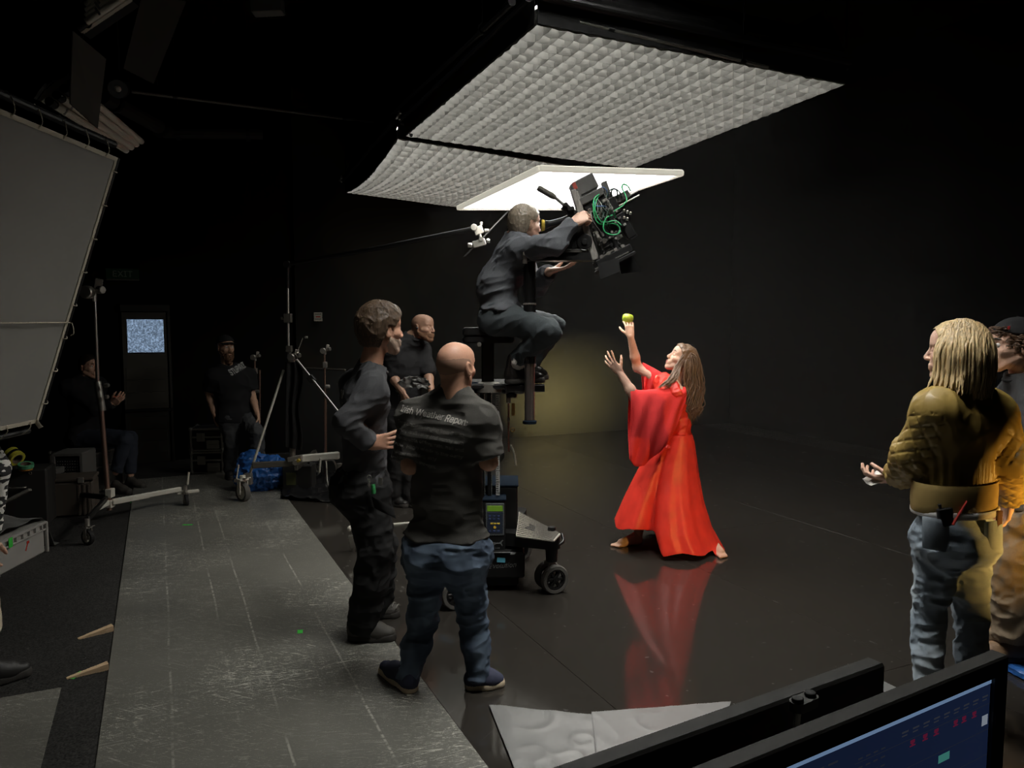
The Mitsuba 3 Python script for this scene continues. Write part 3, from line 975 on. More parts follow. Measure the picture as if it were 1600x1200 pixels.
def person(label, J, s=1.0, skin_mat='mat_skin', shirt=None, trousers=None, shoes=None, hands=None, female=False, w=1.0, belly=0.0,
           hs=1.0, hb=0.009, hc=0.008, closed=False, arm_r=1.0, leg_r=1.0, key='person', group=None, neck_r=0.054, legs=True):
    k = thing(key, label, 'person', group)
    fr = J['front']
    # ---- the body: one surface
    m = J['headm']
    HF, hw = head_field(m, hs, 0.004, female, closed)
    HF.bone(hw(-0.022, 0, -0.035), J['neck'] + UP * 0.015 - fr * 0.01, neck_r * s * (0.86 if female else 1), (neck_r + 0.006) * s * (0.86 if female else 1), 0.025)
    HF.bone(J['neck'] + UP * 0.015 - fr * 0.01, J['neck'] - UP * 0.03 - fr * 0.01, (neck_r + 0.006) * s * (0.86 if female else 1), (neck_r + 0.010) * s, 0.02)
    pieces = [HF.build()]
    B = Field(hb)
    torso(B, J, -0.012, w, 0, s=s, fem=female)
    for e in 'lr':
        sh, el, wr = J['sh_' + e], J['el_' + e], J['wr_' + e]
        B.bone(sh, el, 0.048 * s * arm_r, 0.040 * s * arm_r, 0.03)
        B.bone(el, mid(el, wr, 0.35), 0.039 * s * arm_r, 0.040 * s * arm_r, 0.02)
        B.bone(mid(el, wr, 0.35), wr, 0.040 * s * arm_r, 0.027 * s, 0.02)
        if legs:
            hp, kn, an = J['hip_' + e], J['kn_' + e], J['an_' + e]
            B.bone(hp, kn, 0.078 * s * leg_r, 0.052 * s * leg_r, 0.03)
            B.bone(kn, mid(kn, an, 0.4), 0.050 * s * leg_r, 0.050 * s * leg_r, 0.02)
            B.bone(mid(kn, an, 0.4), an, 0.050 * s * leg_r, 0.034 * s, 0.02)
    pieces.append(B.build())
    for e in 'lr':
        hd = (hands or {}).get(e)
        if hd is not None:
            hd = dict(hd)
            pieces.append(hand_mesh(J['wr_' + e], hd.pop('d'), hd.pop('n'), s * hd.pop('s', 1.0), e == 'l', fore=unit(J['wr_' + e] - J['el_' + e]), **hd))
    scene[k] = mikit.ply(union(*pieces), skin_mat, True)
    # ---- shirt
    if shirt:
        sh = dict(shirt)
        o = sh.get('o', 0.012)
        S = Field(hc)
        clip = [(sh['hem'], sh.get('hem_n', -UP))]
        torso(S, J, o, w, belly, clip, s, female)
        nk = J['neck']
        for e in 'lr':
            a, b, c = J['sh_' + e], J['el_' + e], J['wr_' + e]
            slv = sh.get('sleeve_' + e, sh.get('sleeve', 1.9))
            if slv > 1:
                q = mid(b, c, slv - 1)
                S.bone(a, b, 0.060 * s * arm_r + o * 0.8, 0.048 * s * arm_r + o, 0.035)
                S.bone(b, q, 0.047 * s * arm_r + o, 0.034 * s * arm_r + o * 0.9, 0.02, clip=[(q, q - b)])
                if slv > 1.7:
                    S.bone(mid(b, q, 0.86), q, 0.038 * s * arm_r + o * 0.8, 0.036 * s * arm_r + o * 0.7, 0.008, clip=[(q, q - b)])
            else:
                q = mid(a, b, slv)
                S.bone(a, q, 0.062 * s * arm_r + o, 0.056 * s * arm_r + o * 1.3, 0.035, clip=[(q, q - a)])
        for a, b, ra, rb in sh.get('extra', ()):
            S.bone(a, b, ra, rb, 0.04)
        # neckline
        S.ball(nk + UP * (0.062 + sh.get('neckline', 0.0)) + fr * 0.018, A(0.080, 0.080, 0.058) * s, frame(nk, x=fr, z=UP), 0.012, True)
        mesh = S.build(wrinkle=sh.get('folds', folds(11, 0.007, 3)))
        part(k, sh.get('name', 'shirt'), mesh, sh['mat'], True, sh.get('label'))
        if sh.get('collar', True):
            cr = []
            for t in np.linspace(0, 2 * np.pi, 25):
                sd = np.cross(fr, UP)
                cr.append(nk + UP * (0.016 - 0.024 * math.cos(t)) * s + (fr * (math.cos(t) * 0.072 + 0.006) + sd * math.sin(t) * 0.076) * s)
            part(k, 'collar', tube(cr, 0.009 * s, 8, caps=False), sh['mat'], True)
    # ---- trousers
    if trousers:
        tr = dict(trousers)
        o = tr.get('o', 0.012)
        Q = Field(hc)
        hl, hr = J['hip_l'], J['hip_r']
        mh = mid(hl, hr)
        top = tr.get('top', mh + UP * 0.12)
        clip = [(top, tr.get('top_n', UP))]
        half = np.linalg.norm(J['sh_r'] - J['sh_l']) / 2
        rw = half * 0.86 * w
        wa = J.get('waist', mid(mid(J['sh_l'], J['sh_r']), mh, 0.62))
        Q.bone(mid(wa, mh, 0.3), mh + UP * 0.01, rw * (0.78 if female else 0.84) + o, rw * 0.94 + o, 0.05, fr, 0.68, clip=clip)
        Q.bone(hl, hr, 0.102 * s * w + o, k=0.05, clip=clip)
        for e in (hl, hr):
            Q.ball(mid(e, mh, 0.25) - fr * 0.055 * s - UP * 0.02, (0.086 * s + o) * w, k=0.045, clip=clip)
        bag = tr.get('bag', 0.0)
        for e in 'lr':
            hp, kn, an = J['hip_' + e], J['kn_' + e], J['an_' + e]
            q = mid(kn, an, tr.get('hem', 0.97))
            Q.bone(mid(hp, mh, 0.1), kn, (0.092 * s + o) * leg_r, (0.060 * s + o) * leg_r + bag, 0.04)
            Q.bone(kn, mid(kn, an, 0.4), (0.058 * s + o) * leg_r + bag, (0.055 * s + o) * leg_r + bag, 0.02)
            Q.bone(mid(kn, an, 0.4), q, (0.055 * s + o) * leg_r + bag, (0.045 * s + o) * leg_r + bag, 0.02, clip=[(q, q - kn)])
        for a, b, ra, rb in tr.get('extra', ()):
            Q.bone(a, b, ra, rb, 0.02)
        mesh = Q.build(wrinkle=tr.get('folds', folds(12, 0.006, 9)))
        part(k, 'trousers', mesh, tr['mat'], True, tr.get('label'))
    if shoes:
        for e in 'lr':
            if 'toe_' + e not in J:
                continue
            up, so = shoe_meshes(J['an_' + e], J['toe_' + e], J.get('floor_' + e, J.get('floor', 0.0)), s * shoes.get('s', 1.0), boot=shoes.get('boot', 0.0))
            kk = part(k, 'shoe', up, shoes['mat'], True, shoes.get('label'))
            part(kk, 'sole', so, shoes['sole'], True, shoes.get('sole_label'))
            if shoes.get('laces'):
                a, t = J['an_' + e], J['toe_' + e]
                d = unit((t - a) * A(1, 1, 0)); sd = np.cross(UP, d); fz = J.get('floor_' + e, J.get('floor', 0.0))
                ls = []
                for q in range(4):
                    c = A(a[0], a[1], fz) + d * (0.045 + 0.024 * q) * s + UP * (0.100 - 0.0095 * q) * s
                    ls.append(tube(spline([c - sd * 0.026 * s - UP * 0.012, c + UP * 0.004, c + sd * 0.026 * s - UP * 0.012], 7), 0.0032, 6))
                part(kk, 'laces', cat(ls), shoes['laces'], True)
    return k, m, hw


def hair_cap(parent, m, s, mat, thick=(0.016, 0.016, 0.02), line=((-0.12, -0.07), (-0.03, -0.06), (-0.015, 0.02), (0.03, 0.025), (0.05, 0.05), (0.085, 0.078)), shift=(0, 0, 0), wr=None, h=0.004, extra=(), name='hair', label=None):
    """Hair as a volume over the skull above the hairline z = line(x) in head coordinates."""
    R = m[:3, :3]
    F = Field(h)
    w = lambda x, y, z: m[:3, 3] + R @ (np.array([x, y, z]) * s)
    t = np.array(thick)
    F.ball(w(-0.014 + shift[0], shift[1], 0.030 + shift[2]), (np.array([0.100, 0.077, 0.090]) + t) * s, R, 0.02)
    F.ball(w(-0.03, 0, -0.02), (np.array([0.078, 0.068, 0.065]) + t * 0.8) * s, R, 0.03)
    F.ball(w(0.035, 0, 0.055), (np.array([0.055, 0.060, 0.048]) + t * 0.7) * s, R, 0.03)
    for a, b, ra, rb in extra:
        F.bone(w(*a), w(*b), ra * s, rb * s, 0.02)
    lx, lz = np.array(line).T

    def cut(p):
        q = (p - m[:3, 3]) @ R / s
        n = (meshkit.noise(q * 90, 4) - 0.5) * 0.012
        return (np.interp(q[:, 0], lx, lz) - q[:, 2] + n) * s * 0.7
    mesh = F.build(cuts=[cut], wrinkle=wr)
    return part(parent, name, mesh, mat, True, label)


def beard_shell(parent, m, s, mat, thick=0.0022, label=None, top=((-0.02, -0.028), (0.03, -0.040), (0.06, -0.050), (0.13, -0.046)), rough=0.0):
    """Stubble or a short beard: the lower face once more, a little larger, below the line z = top(x)."""
    F, _ = head_field(m, s, 0.0035)
    R = m[:3, :3]
    tx_, tz_ = np.array(top).T

    def cut(p):
        q = (p - m[:3, 3]) @ R / s
        n = (meshkit.noise(q * 120, 7) - 0.5) * 0.008
        lip = np.maximum(0.016 - np.hypot(q[:, 1] * 0.75, q[:, 2] + 0.068), -q[:, 0] + 0.06) if thick < 0.004 else -1.0
        return np.maximum(np.maximum(q[:, 2] - np.interp(q[:, 0], tx_, tz_) + n, -0.004 - q[:, 0]), np.where(lip > 0, -1, -1)) * s * 0.7
    mesh = F.build(cuts=[cut], wrinkle=lambda p: -thick - rough * (meshkit.noise(p * 160, 3) - 0.5))
    return part(parent, 'beard', mesh, mat, True, label)


def on_surface(mesh, deco, origin, x, y, lift=0.0015, size=0.010):
    """Lays flat lettering (x right, y up, z out) on the side of the mesh that faces cross(x, y)."""
    from scipy.spatial import cKDTree
    x = unit(x); n = unit(np.cross(x, y)); y = np.cross(n, x)
    v, f = trimesh.remesh.subdivide_to_size(deco.vertices, deco.faces, size, max_iter=12)
    mv, mf, mn = meshkit.arrays(mesh, True)
    q = mv - np.asarray(origin)
    keep = (mn @ n) > 0.15
    q = q[keep]
    uvp, dep = np.stack([q @ x, q @ y], 1), q @ n
    tr = cKDTree(uvp)
    dd, ii = tr.query(v[:, :2], k=8)
    best = dep[ii].max(1)
    near = np.where(dep[ii] > best[:, None] - 0.03, 1.0, 0.0) / (dd + 1e-4)
    d = (near * dep[ii]).sum(1) / near.sum(1)
    out = np.asarray(origin) + v[:, :1] * x + v[:, 1:2] * y + (d + lift + v[:, 2])[:, None] * n
    return trimesh.Trimesh(out, f, process=False)


def mesh_of(key):
    v, f, *_ = meshkit.WRITTEN[scene[key]['filename']]
    return trimesh.Trimesh(v, f, process=False)
# ---------------------------------------------------------------- the dark haired man in black, hand on hip
Z = 4.2
front = unit(CR * math.cos(0.45) + CF * math.sin(0.45))
side = np.cross(front, UP)                                     # his right, towards the camera
msh, mhp = P(569, 606, Z), P(567, 762, Z)
J = dict(front=front, neck=P(581, 580, Z), sh_l=msh - side * 0.185, sh_r=msh + side * 0.185, hip_l=mhp - side * 0.095, hip_r=mhp + side * 0.095,
         el_r=P(541, 660, 3.93), wr_r=P(577, 693, 4.00), el_l=P(556, 680, 4.52), wr_l=P(592, 705, 4.42),
         kn_r=P(587, 862, 4.08), an_r=P(565, 985, 4.10), kn_l=P(594, 852, 4.36), an_l=P(592, 952, 4.46), toe_r=G(620, 1003), toe_l=G(625, 966), floor=0.004, floor_r=0.010,
         waist=P(570, 700, Z))
J['headm'] = head_frame(P(596, 515, Z), CR * math.cos(0.70) + CF * math.sin(0.70) + UP * 0.03)
k, m, hw = person('tall dark-haired man in a long-sleeved black top with one hand on his hip', J, 1.06, 'mat_skin_warm',
                  shirt=dict(mat='mat_shirt_charcoal', hem=P(570, 744, Z), sleeve=1.93, o=0.012, folds=folds(12, 0.010, 3, 1.8, UP + front)),
                  trousers=dict(mat='mat_trousers_black', o=0.018, bag=0.012, top=P(570, 735, Z), hem=0.99, folds=folds(11, 0.010, 5)),
                  shoes=dict(mat='mat_shoe_dark', sole='mat_sole_dark', laces='mat_lace', s=1.06),
                  hands=dict(r=dict(d=CR * 0.95 + UP * 0.10 + CF * 0.25, n=CF * 0.9 - CR * 0.15, curl=(0.35, 0.42, 0.48, 0.5), spread=0.12, thumb=(2.1, -0.1))), hs=1.13, hc=0.0065)
man1 = k
hair_cap(k, m, 1.13, 'mat_hair_brown', (0.020, 0.016, 0.020), ((-0.14, -0.075), (-0.045, -0.085), (-0.030, -0.03), (-0.018, 0.020), (0.03, 0.018), (0.05, 0.045), (0.085, 0.085)), wr=folds(30, 0.006, 4, 2.2, m[:3, 2]))
part(k, 'hair_lock', hair_tufts(m, 1.13, 1000, 0.050, None, lambda v: A(-0.8, v[1] * 0.5, -0.2 - 0.6 * max(0, -v[0])), lambda v, r: v[2] > -0.55 - 0.3 * v[0] and not (v[0] > 0.35 and v[2] < 0.45), 0.0026, 3, 0.40, 0.12), 'mat_hair_brown', True, kind='stuff')
beard_shell(k, m, 1.13, 'mat_stubble_grey', 0.0020, 'short grey beard', rough=0.002)
sh_ = mesh_of(k + '__shirt')
bk = -front
tx = cat(*[moved(meshkit.text_mesh(t_, 0.045, 0.001, True), trimesh.transformations.translation_matrix([0, -i * 0.062, 0])) for i, t_ in enumerate(('RO', 'OS', 'CE'))])
part(k + '__shirt', 'lettering', on_surface(sh_, tx, P(548, 622, Z) + bk * 0.1 - side * 0.055, side, UP), 'mat_print_grey')
# key ring on the belt
kr = [trimesh.creation.torus(0.012, 0.0018, 16, 6, transform=frame(P(577, 746, 3.97), z=CF))]
for i in range(6):
    kr.append(trimesh.creation.torus(0.006, 0.0013, 12, 5, transform=frame(P(576.5 + 0.5 * (i % 2), 750 + i * 2.0, 3.968), z=CR if i % 2 else CF)))
kk = solo('key_ring', cat(kr), 'mat_steel', 'small key ring with a green tag hanging from the dark-haired man\'s belt', 'keys', smooth=True)
part(kk, 'tag', cyl(P(583, 757, 3.955), P(584, 771, 3.955), 0.011, 0.012), M('green_tag', (0.05, 0.30, 0.10), 0.3), True, 'green tag')
part(kk, 'key', cat([rbox((0, 0, 0), (0.012, 0.003, 0.04), 0.001, frame(P(593 + 3 * i, 752, 3.96), x=CR + UP * 0.2 * i, z=UP)) for i in range(2)]), 'mat_steel')
# pocket flaps of the cargo trousers
fp = sheet(np.array([[P(581 + 3 * i + j * 1.5, 776 + 1.5 * i + 6 * j, 3.965 - 0.02 * math.sin(i / 11 * 3.1) ) for j in range(4)] for i in range(12)]), 0.005)
part(man1 + '__trousers', 'pocket_flap', fp, 'mat_trousers_black', True)

# ---------------------------------------------------------------- the bald man in a printed T-shirt, arms folded
Z = 3.55
front = unit(CF * math.cos(0.30) + CR * math.sin(0.30))
side = np.cross(front, UP)
msh, mhp = P(699, 652, Z), P(698, 862, Z)
J = dict(front=front, neck=P(712, 622, Z + 0.02), sh_l=msh - side * 0.165 - UP * 0.005, sh_r=msh + side * 0.165 - UP * 0.01, hip_l=mhp - side * 0.105, hip_r=mhp + side * 0.105,
         el_l=P(640, 728, Z - 0.02), wr_l=P(690, 715, Z + 0.24), el_r=P(764, 722, Z - 0.06), wr_r=P(706, 700, Z + 0.25),
         kn_l=P(661, 965, Z + 0.04), an_l=P(636, 1068, Z - 0.02), kn_r=P(738, 965, Z + 0.03), an_r=P(748, 1066, Z + 0.0), toe_l=G(612, 1062) + (G(612, 1062) - G(634, 1085)) * 0.6, toe_r=G(790, 1072), floor=0.004, floor_l=0.010)
J['headm'] = head_frame(P(713, 574, Z + 0.02), CF * math.cos(0.55) + CR * math.sin(0.55) - UP * 0.05)
k, m, hw = person('bald man in faded printed T-shirt and blue jeans, back turned, arms folded', J, 0.98, 'mat_skin_warm',
                  shirt=dict(mat='mat_shirt_faded', hem=P(700, 832, Z), sleeve=0.86, o=0.018, folds=folds(11, 0.0085, 13, 2.2, side)),
                  trousers=dict(mat='mat_jeans_dark', o=0.008, top=P(700, 822, Z), hem=0.93, folds=folds(13, 0.011, 15, 2.5, side), bag=0.004),
                  shoes=dict(mat='mat_shoe_navy', sole='mat_sole_cream', sole_label='thick cream sole', s=1.0),
                  hands=dict(l=dict(d=CR, n=-CF, curl=(0.3,) * 4), r=dict(d=-CR, n=-CF, curl=(0.3,) * 4)), w=1.08, belly=0.0, hs=1.0, neck_r=0.062, leg_r=0.95, hc=0.0065)
man2 = k
Fs = Field(0.004)
R_ = m[:3, :3]
Fs.ball(hw(-0.016, 0, 0.022), np.array([0.0975, 0.0765, 0.083]) * 1.0, R_, 0.02)
lx, lz = np.array([(-0.2, -0.05), (-0.05, -0.062), (-0.02, -0.03), (0.0, 0.0), (0.03, 0.02)]).T
def cut_(p):
    q = (p - m[:3, 3]) @ R_
    n_ = (meshkit.noise(q * 60, 4) - 0.5) * 0.02
    return np.maximum(np.maximum(np.interp(q[:, 0], lx, lz) - q[:, 2], q[:, 2] - 0.052 + n_), q[:, 0] - 0.035)
part(k, 'stubble', Fs.build(cuts=[cut_]), 'mat_stubble', True, 'dark stubble round the back of the head')
sh_ = mesh_of(k + '__shirt')
dn_ = unit(-UP * 1.0)
xr = unit(side * math.cos(0.16) - UP * math.sin(0.16))
yr = np.cross(-front, xr)
lines = [('Irish Weather Report:', 0.0265, True), ('Temperatures ranging from 0 - 30,', 0.0165, False), ('Sunny and rainy and sunny with', 0.0165, False), ('little doubts of fog, rain, hail and', 0.0165, False), ('snow. High winds in the early', 0.0165, False),
         ('and later morning, early', 0.0165, False), ('late afternoon and night.', 0.0165, False), ('Good evening.', 0.0165, False)]
org = P(627, 641, Z) - front * 0.15
y0 = 0.0
big = meshkit.text_mesh(lines[0][0], lines[0][1], 0.0008, True)
sc_ = 0.345 / (big.vertices[:, 0].max())
lt, hd_ = [], None
for i, (t_, hh, bo) in enumerate(lines):
    tm = meshkit.text_mesh(t_, hh, 0.0008, bo)
    wd = tm.vertices[:, 0].max()
    fit = 0.345 / wd if i < 5 else sc_ * 0.95
    fit = min(fit, 1.25 * sc_)
    tm.vertices[:, 0] *= fit
    if i == 0:
        tm.vertices[:, 1] *= 1.0
    tm.apply_translation([0.0, -(0.0 if i == 0 else 0.020 + 0.0335 * i), 0])
    dm = on_surface(sh_, tm, org, xr, yr, 0.0055 if i == 0 else 0.0055, 0.010)
    if i == 0:
        hd_ = dm
    else:
        lt.append(dm)
part(k + '__shirt', 'headline', hd_, 'mat_print_grey', label='grey headline lettering')
M('print_dim', (0.17, 0.163, 0.15), 0.85)
part(k + '__shirt', 'lettering', cat(lt), 'mat_print_dim', label='rows of small grey lettering')
# ---------------------------------------------------------------- the dancer in red
Z = 5.85
PXM = Z / 1200
front = -CR
J = dict(front=unit(front * 0.97 - CF * 0.1), neck=P(1053, 600, Z), sh_l=P(1058, 612, Z - 0.15), sh_r=P(1037, 598, Z + 0.15), waist=P(1058, 664, Z), hip_l=P(1052, 712, Z - 0.085), hip_r=P(1050, 712, Z + 0.085),
         el_l=P(994, 624, Z - 0.20), wr_l=P(968, 581, Z - 0.16), el_r=P(996, 574, Z + 0.26), wr_r=P(985, 525, Z + 0.16),
         kn_l=P(1082, 790, Z - 0.10), an_l=P(1113, 855, Z - 0.05), kn_r=P(1006, 782, Z + 0.16), an_r=P(995, 846, Z + 0.10), floor=0.004)
HS = 0.95
J['headm'] = head_frame(P(1065, 562.5, Z - 0.01), -CR * 0.866 + UP * 0.5 - CF * 0.05, CR * 0.5 + UP * 0.866)
k, m, hw = person('barefoot woman in a long red dress holding a green apple high', J, 0.93, 'mat_skin_pale', female=True, hs=HS, closed=True, hb=0.007,
                  hands=dict(r=dict(d=UP - CR * 0.12, n=CF, curl=(0.62, 0.66, 0.66, 0.62), spread=0.16, thumb=(0.85, 0.45), s=0.95),
                             l=dict(d=-CR * 0.62 + UP * 0.72, n=CR * 0.30 + UP * 0.30 + CF * 0.8, curl=(0.08, 0.22, 0.30, 0.36), spread=0.24, thumb=(0.8, 0.3))), legs=True)
dancer = k
# bare feet joined to the body
feet = [mesh_of(k)]
for an, toe in ((J['an_r'], G(957, 857)), (J['an_l'], G(1133, 875))):
    d = (toe - an) * A(1, 1, 0); L = np.linalg.norm(d); d = unit(d); sd = np.cross(UP, d)
    f0 = lambda x, y, z: A(an[0], an[1], 0.004) + d * x + sd * y + UP * z
    F = Field(0.005)
    F.bone(an, f0(-0.012, 0, 0.035), 0.034, 0.032, 0.02)
    F.bone(f0(-0.018, 0, 0.026), f0(L * 0.62, 0.0, 0.026), 0.027, 0.030, 0.03)
    F.bone(f0(0.02, 0, 0.070), f0(L * 0.66, 0, 0.026), 0.026, 0.022, 0.03)
    for i, y in enumerate((-0.030, -0.013, 0.002, 0.016, 0.029)):
        e = L - 0.004 - 0.006 * i
        F.bone(f0(L * 0.60, y * 0.8, 0.018), f0(e - 0.012, y, 0.012), 0.015, 0.0115 if i == 0 else 0.0085, 0.010)
    feet.append(F.build(cuts=[(f0(0, 0, 0.0005), -UP)]))
scene[k] = mikit.ply(union(*feet), 'mat_skin_pale', True)
R = m[:3, :3]
lip = cat(tube(spline([hw(0.094, -0.019, -0.0635), hw(0.1005, -0.006, -0.0605), hw(0.1005, 0.006, -0.0605), hw(0.094, 0.019, -0.0635)], 12), np.array([1.5, 3.5, 4.6, 5.2, 5.4, 5.0, 5.0, 5.4, 5.2, 4.6, 3.5, 1.5]) * 1e-3, 8),
          tube(spline([hw(0.092, -0.017, -0.0725), hw(0.0985, 0, -0.0755), hw(0.092, 0.017, -0.0725)], 12), np.array([1.5, 3.5, 4.6, 5.6, 6.2, 6.4, 6.4, 6.2, 5.6, 4.6, 3.5, 1.5]) * 1e-3, 8))
part(k, 'lips', lip, 'mat_lips', True, 'red lips')
for e in (-1, 1):
    part(k, 'eyebrow', tube(spline([hw(0.099, e * 0.012, 0.033), hw(0.093, e * 0.032, 0.039), hw(0.074, e * 0.052, 0.030)], 10), np.array([1.5, 2.4, 2.8, 2.9, 2.8, 2.6, 2.2, 1.8, 1.2, 0.6]) * 1e-3, 6), 'mat_hair_dark', True)
    part(k, 'eyelashes', tube(spline([hw(0.0885, e * 0.017, 0.0015), hw(0.0915, e * 0.031, -0.003), hw(0.082, e * 0.046, 0.0015)], 10), 0.0014, 5), 'mat_hair_dark', True)

# ---- hair: a cap and long waves
hair_cap(k, m, HS, 'mat_hair_long', (0.012, 0.012, 0.014), ((-0.2, -0.10), (-0.02, -0.10), (0.005, -0.01), (0.025, 0.02), (0.05, 0.055), (0.085, 0.088)), wr=folds(34, 0.006, 4, 2.0, UP))
r = np.random.default_rng(5)
locks = []
def lock(root, via, end, rad, amp, n=34):
    p = spline([root] + list(via) + [end], n)
    t = np.linspace(0, 1, n)
    ph, ph2 = r.uniform(0, 6.28, 2)
    wl = r.uniform(3.2, 4.4) * np.linalg.norm(end - root) / 0.5
    e = amp * np.clip(t * 2.2 - 0.35, 0, 1)
    p = p + (e * np.sin(t * wl * 6.283 + ph))[:, None] * CR + (e * np.cos(t * wl * 6.283 + ph2))[:, None] * CF
    return tube(p, rad * np.clip(np.minimum(0.5 + 2.5 * t, (1.02 - t) * 5), 0.12, 1), 5, flat=0.55)
for i in range(330):
    a = r.uniform(-1, 1)                                        # round the head, -1 near side, 1 far side
    th = a * 1.75
    v = unit(A(-math.cos(th) * 0.9 + 0.15, -math.sin(th) if False else math.sin(th) * -1.0, r.uniform(0.0, 1.0)))
    v = A(v[0], -v[1] if a < 0 else v[1], v[2]); v[1] = (abs(v[1]) if a < 0 else -abs(v[1]))
    root = hw(*(A(-0.014, 0, 0.030) + v * A(0.105, 0.082, 0.096)))
    e = r.uniform(0, 1)
    x1, x2 = 1069 + 26 * e + r.normal(0, 1.5), 1066 + 27 * e + r.normal(0, 2)
    zz = Z - 0.02 + a * 0.095
    y2 = 668 - 32 * abs(e - 0.42) ** 1.0 - r.uniform(0, 22)
    locks.append(lock(root, [P(1068 + 25 * e, 560 + 12 * r.random() + 8 * (1 - e), zz), P(x1 + 1, 600, zz), P(x1, 632, zz)], P(x2, y2, zz), r.uniform(0.0035, 0.0062), r.uniform(0.008, 0.015)))
for i in range(64):
    e = r.uniform(0, 1)
    root = hw(0.030 - 0.05 * e + r.normal(0, 0.006), (0.076 + r.normal(0, 0.003)), 0.075 - 0.075 * r.random())
    zz = Z - 0.10 - 0.05 * r.random()
    locks.append(lock(root, [P(1055 + 9 * e, 572, Z - 0.105), P(1046 + 13 * e, 590, zz - 0.02)], P(1027 + 20 * e + r.normal(0, 2), 607 - 9 * e * r.random(), zz - 0.07), r.uniform(0.004, 0.0065), 0.008, 26))
part(k, 'hair_waves', cat(locks), 'mat_hair_long', True, 'long wavy brown hair', kind='stuff')

# ---- red dress
def red_satin(p, n, uv):
    v = mikit.fbm(p.x * 14, p.y * 14, p.z * 9)
    return mi.Color3f(0.78, 0.045, 0.028) * (0.85 + 0.3 * v)
def satin_bump(p, n, uv):
    return mikit.fbm(p.x * 26, p.y * 26, p.z * 16, octaves=3)
scene['mat_satin'] = {'type': 'twosided', 'bsdf': {'type': 'bumpmap', 'arbitrary': mikit.proc(satin_bump, 3e-3), 'scale': 0.0035,
                      'bsdf': {'type': 'principled', 'base_color': mikit.proc(red_satin), 'roughness': 0.42, 'specular': 0.5, 'sheen': 0.4, 'sheen_tint': 0.8}}}
def red_crepe(p, n, uv):
    return mi.Color3f(0.78, 0.050, 0.050) * (0.9 + 0.2 * mikit.noise(p.x * 260, p.y * 260, p.z * 260))
M('crepe', mikit.proc(red_crepe), 0.8, spec=0.2, sheen=0.6, sheen_tint=0.9)

S = Field(0.007)
clipb = [(P(1064.5, 640, Z), CR * 0.93 + UP * 0.36), (P(1052, 604, Z), UP - CR * 0.3)]
torso(S, J, 0.012, 1.0, 0, [(P(1060, 694, Z), -UP), clipb[0]], 0.93, True)
S.bone(P(1057, 672, Z), P(1055, 700, Z), 0.108, 0.118, 0.05, J['front'], 0.80, clip=[(P(1060, 694, Z), -UP)])
part(k, 'dress_bodice', S.build(wrinkle=folds(16, 0.010, 21, 2.2, CR * 0.8 + UP * 0.6)), 'mat_satin', True, 'wrapped red satin bodice')
# knot and tie at the small of the back
part(k, 'dress_tie', cat(tube(spline([P(1052, 664, Z - 0.12), P(1060, 656, Z - 0.11), P(1066, 657, Z - 0.07), P(1067, 664, Z - 0.04)], 12), 0.008, 8), tube(spline([P(1058, 668, Z - 0.13), P(1066, 680, Z - 0.10), P(1073, 690, Z - 0.06)], 10), np.linspace(0.012, 0.02, 10), 8, flat=0.5)), 'mat_satin', True)
# skirt
NA, NR = 220, 46
yy = [676, 690, 715, 745, 780, 820, 862]
xl = [1034, 1026, 1008, 992, 975, 958, 951]
xr = [1080, 1084, 1088, 1092, 1098, 1110, 1133]
dr_ = [0.168, 0.178, 0.192, 0.220, 0.275, 0.335, 0.385]
g = np.zeros((NA + 1, NR, 3))
for i in range(NA + 1):
    ph = 2 * np.pi * i / NA
    c, s_ = math.cos(ph), math.sin(ph)                           # c: towards image right, s_: towards the camera
    # hem: how far this meridian reaches, as a pixel row at the middle depth
    st = min(1, max(0, (-c - 0.20) / 0.14)); st = st * st * (3 - 2 * st)
    hem = 846 + (10 if c > 0.75 else 0) * 1.0 - 29 * st + 3 * math.sin(7 * ph + 1)
    for j in range(NR):
        t = j / (NR - 1)
        y = 676 + (hem - 676) * t
        L_, R_2, d_ = np.interp(y, yy, xl), np.interp(y, yy, xr), np.interp(y, yy, dr_)
        cx, hx = (L_ + R_2) / 2, (R_2 - L_) / 2
        amp = 0.16 * t ** 1.1
        w = 1 + amp * (0.34 * math.sin(5 * ph + 0.8 + 0.5 * t) + 0.20 * math.sin(11 * ph + 2.0 - t) + 0.08 * math.sin(23 * ph + 4 * t)) * (0.55 + 0.45 * abs(s_))
        # a deep fold where the front panel tucks under the satin
        q = (ph - 2.02 - 0.10 * (1 - t)) / 0.17
        w -= 0.30 * (0.25 + 0.75 * t) * math.exp(-q * q) * min(1, t * 4)
        edge = abs(c) ** 3
        wx = 1 + (w - 1) * (1 - 0.85 * edge)
        p = P(cx + hx * c * wx, y, Z)
        g[i, j] = p - CF * d_ * s_ * w
        # nearer cloth hangs to the same height: keep the pixel row's height of the middle depth
part(k, 'dress_skirt', sheet(g, 0.003), 'mat_satin', True, 'long flared red satin skirt')

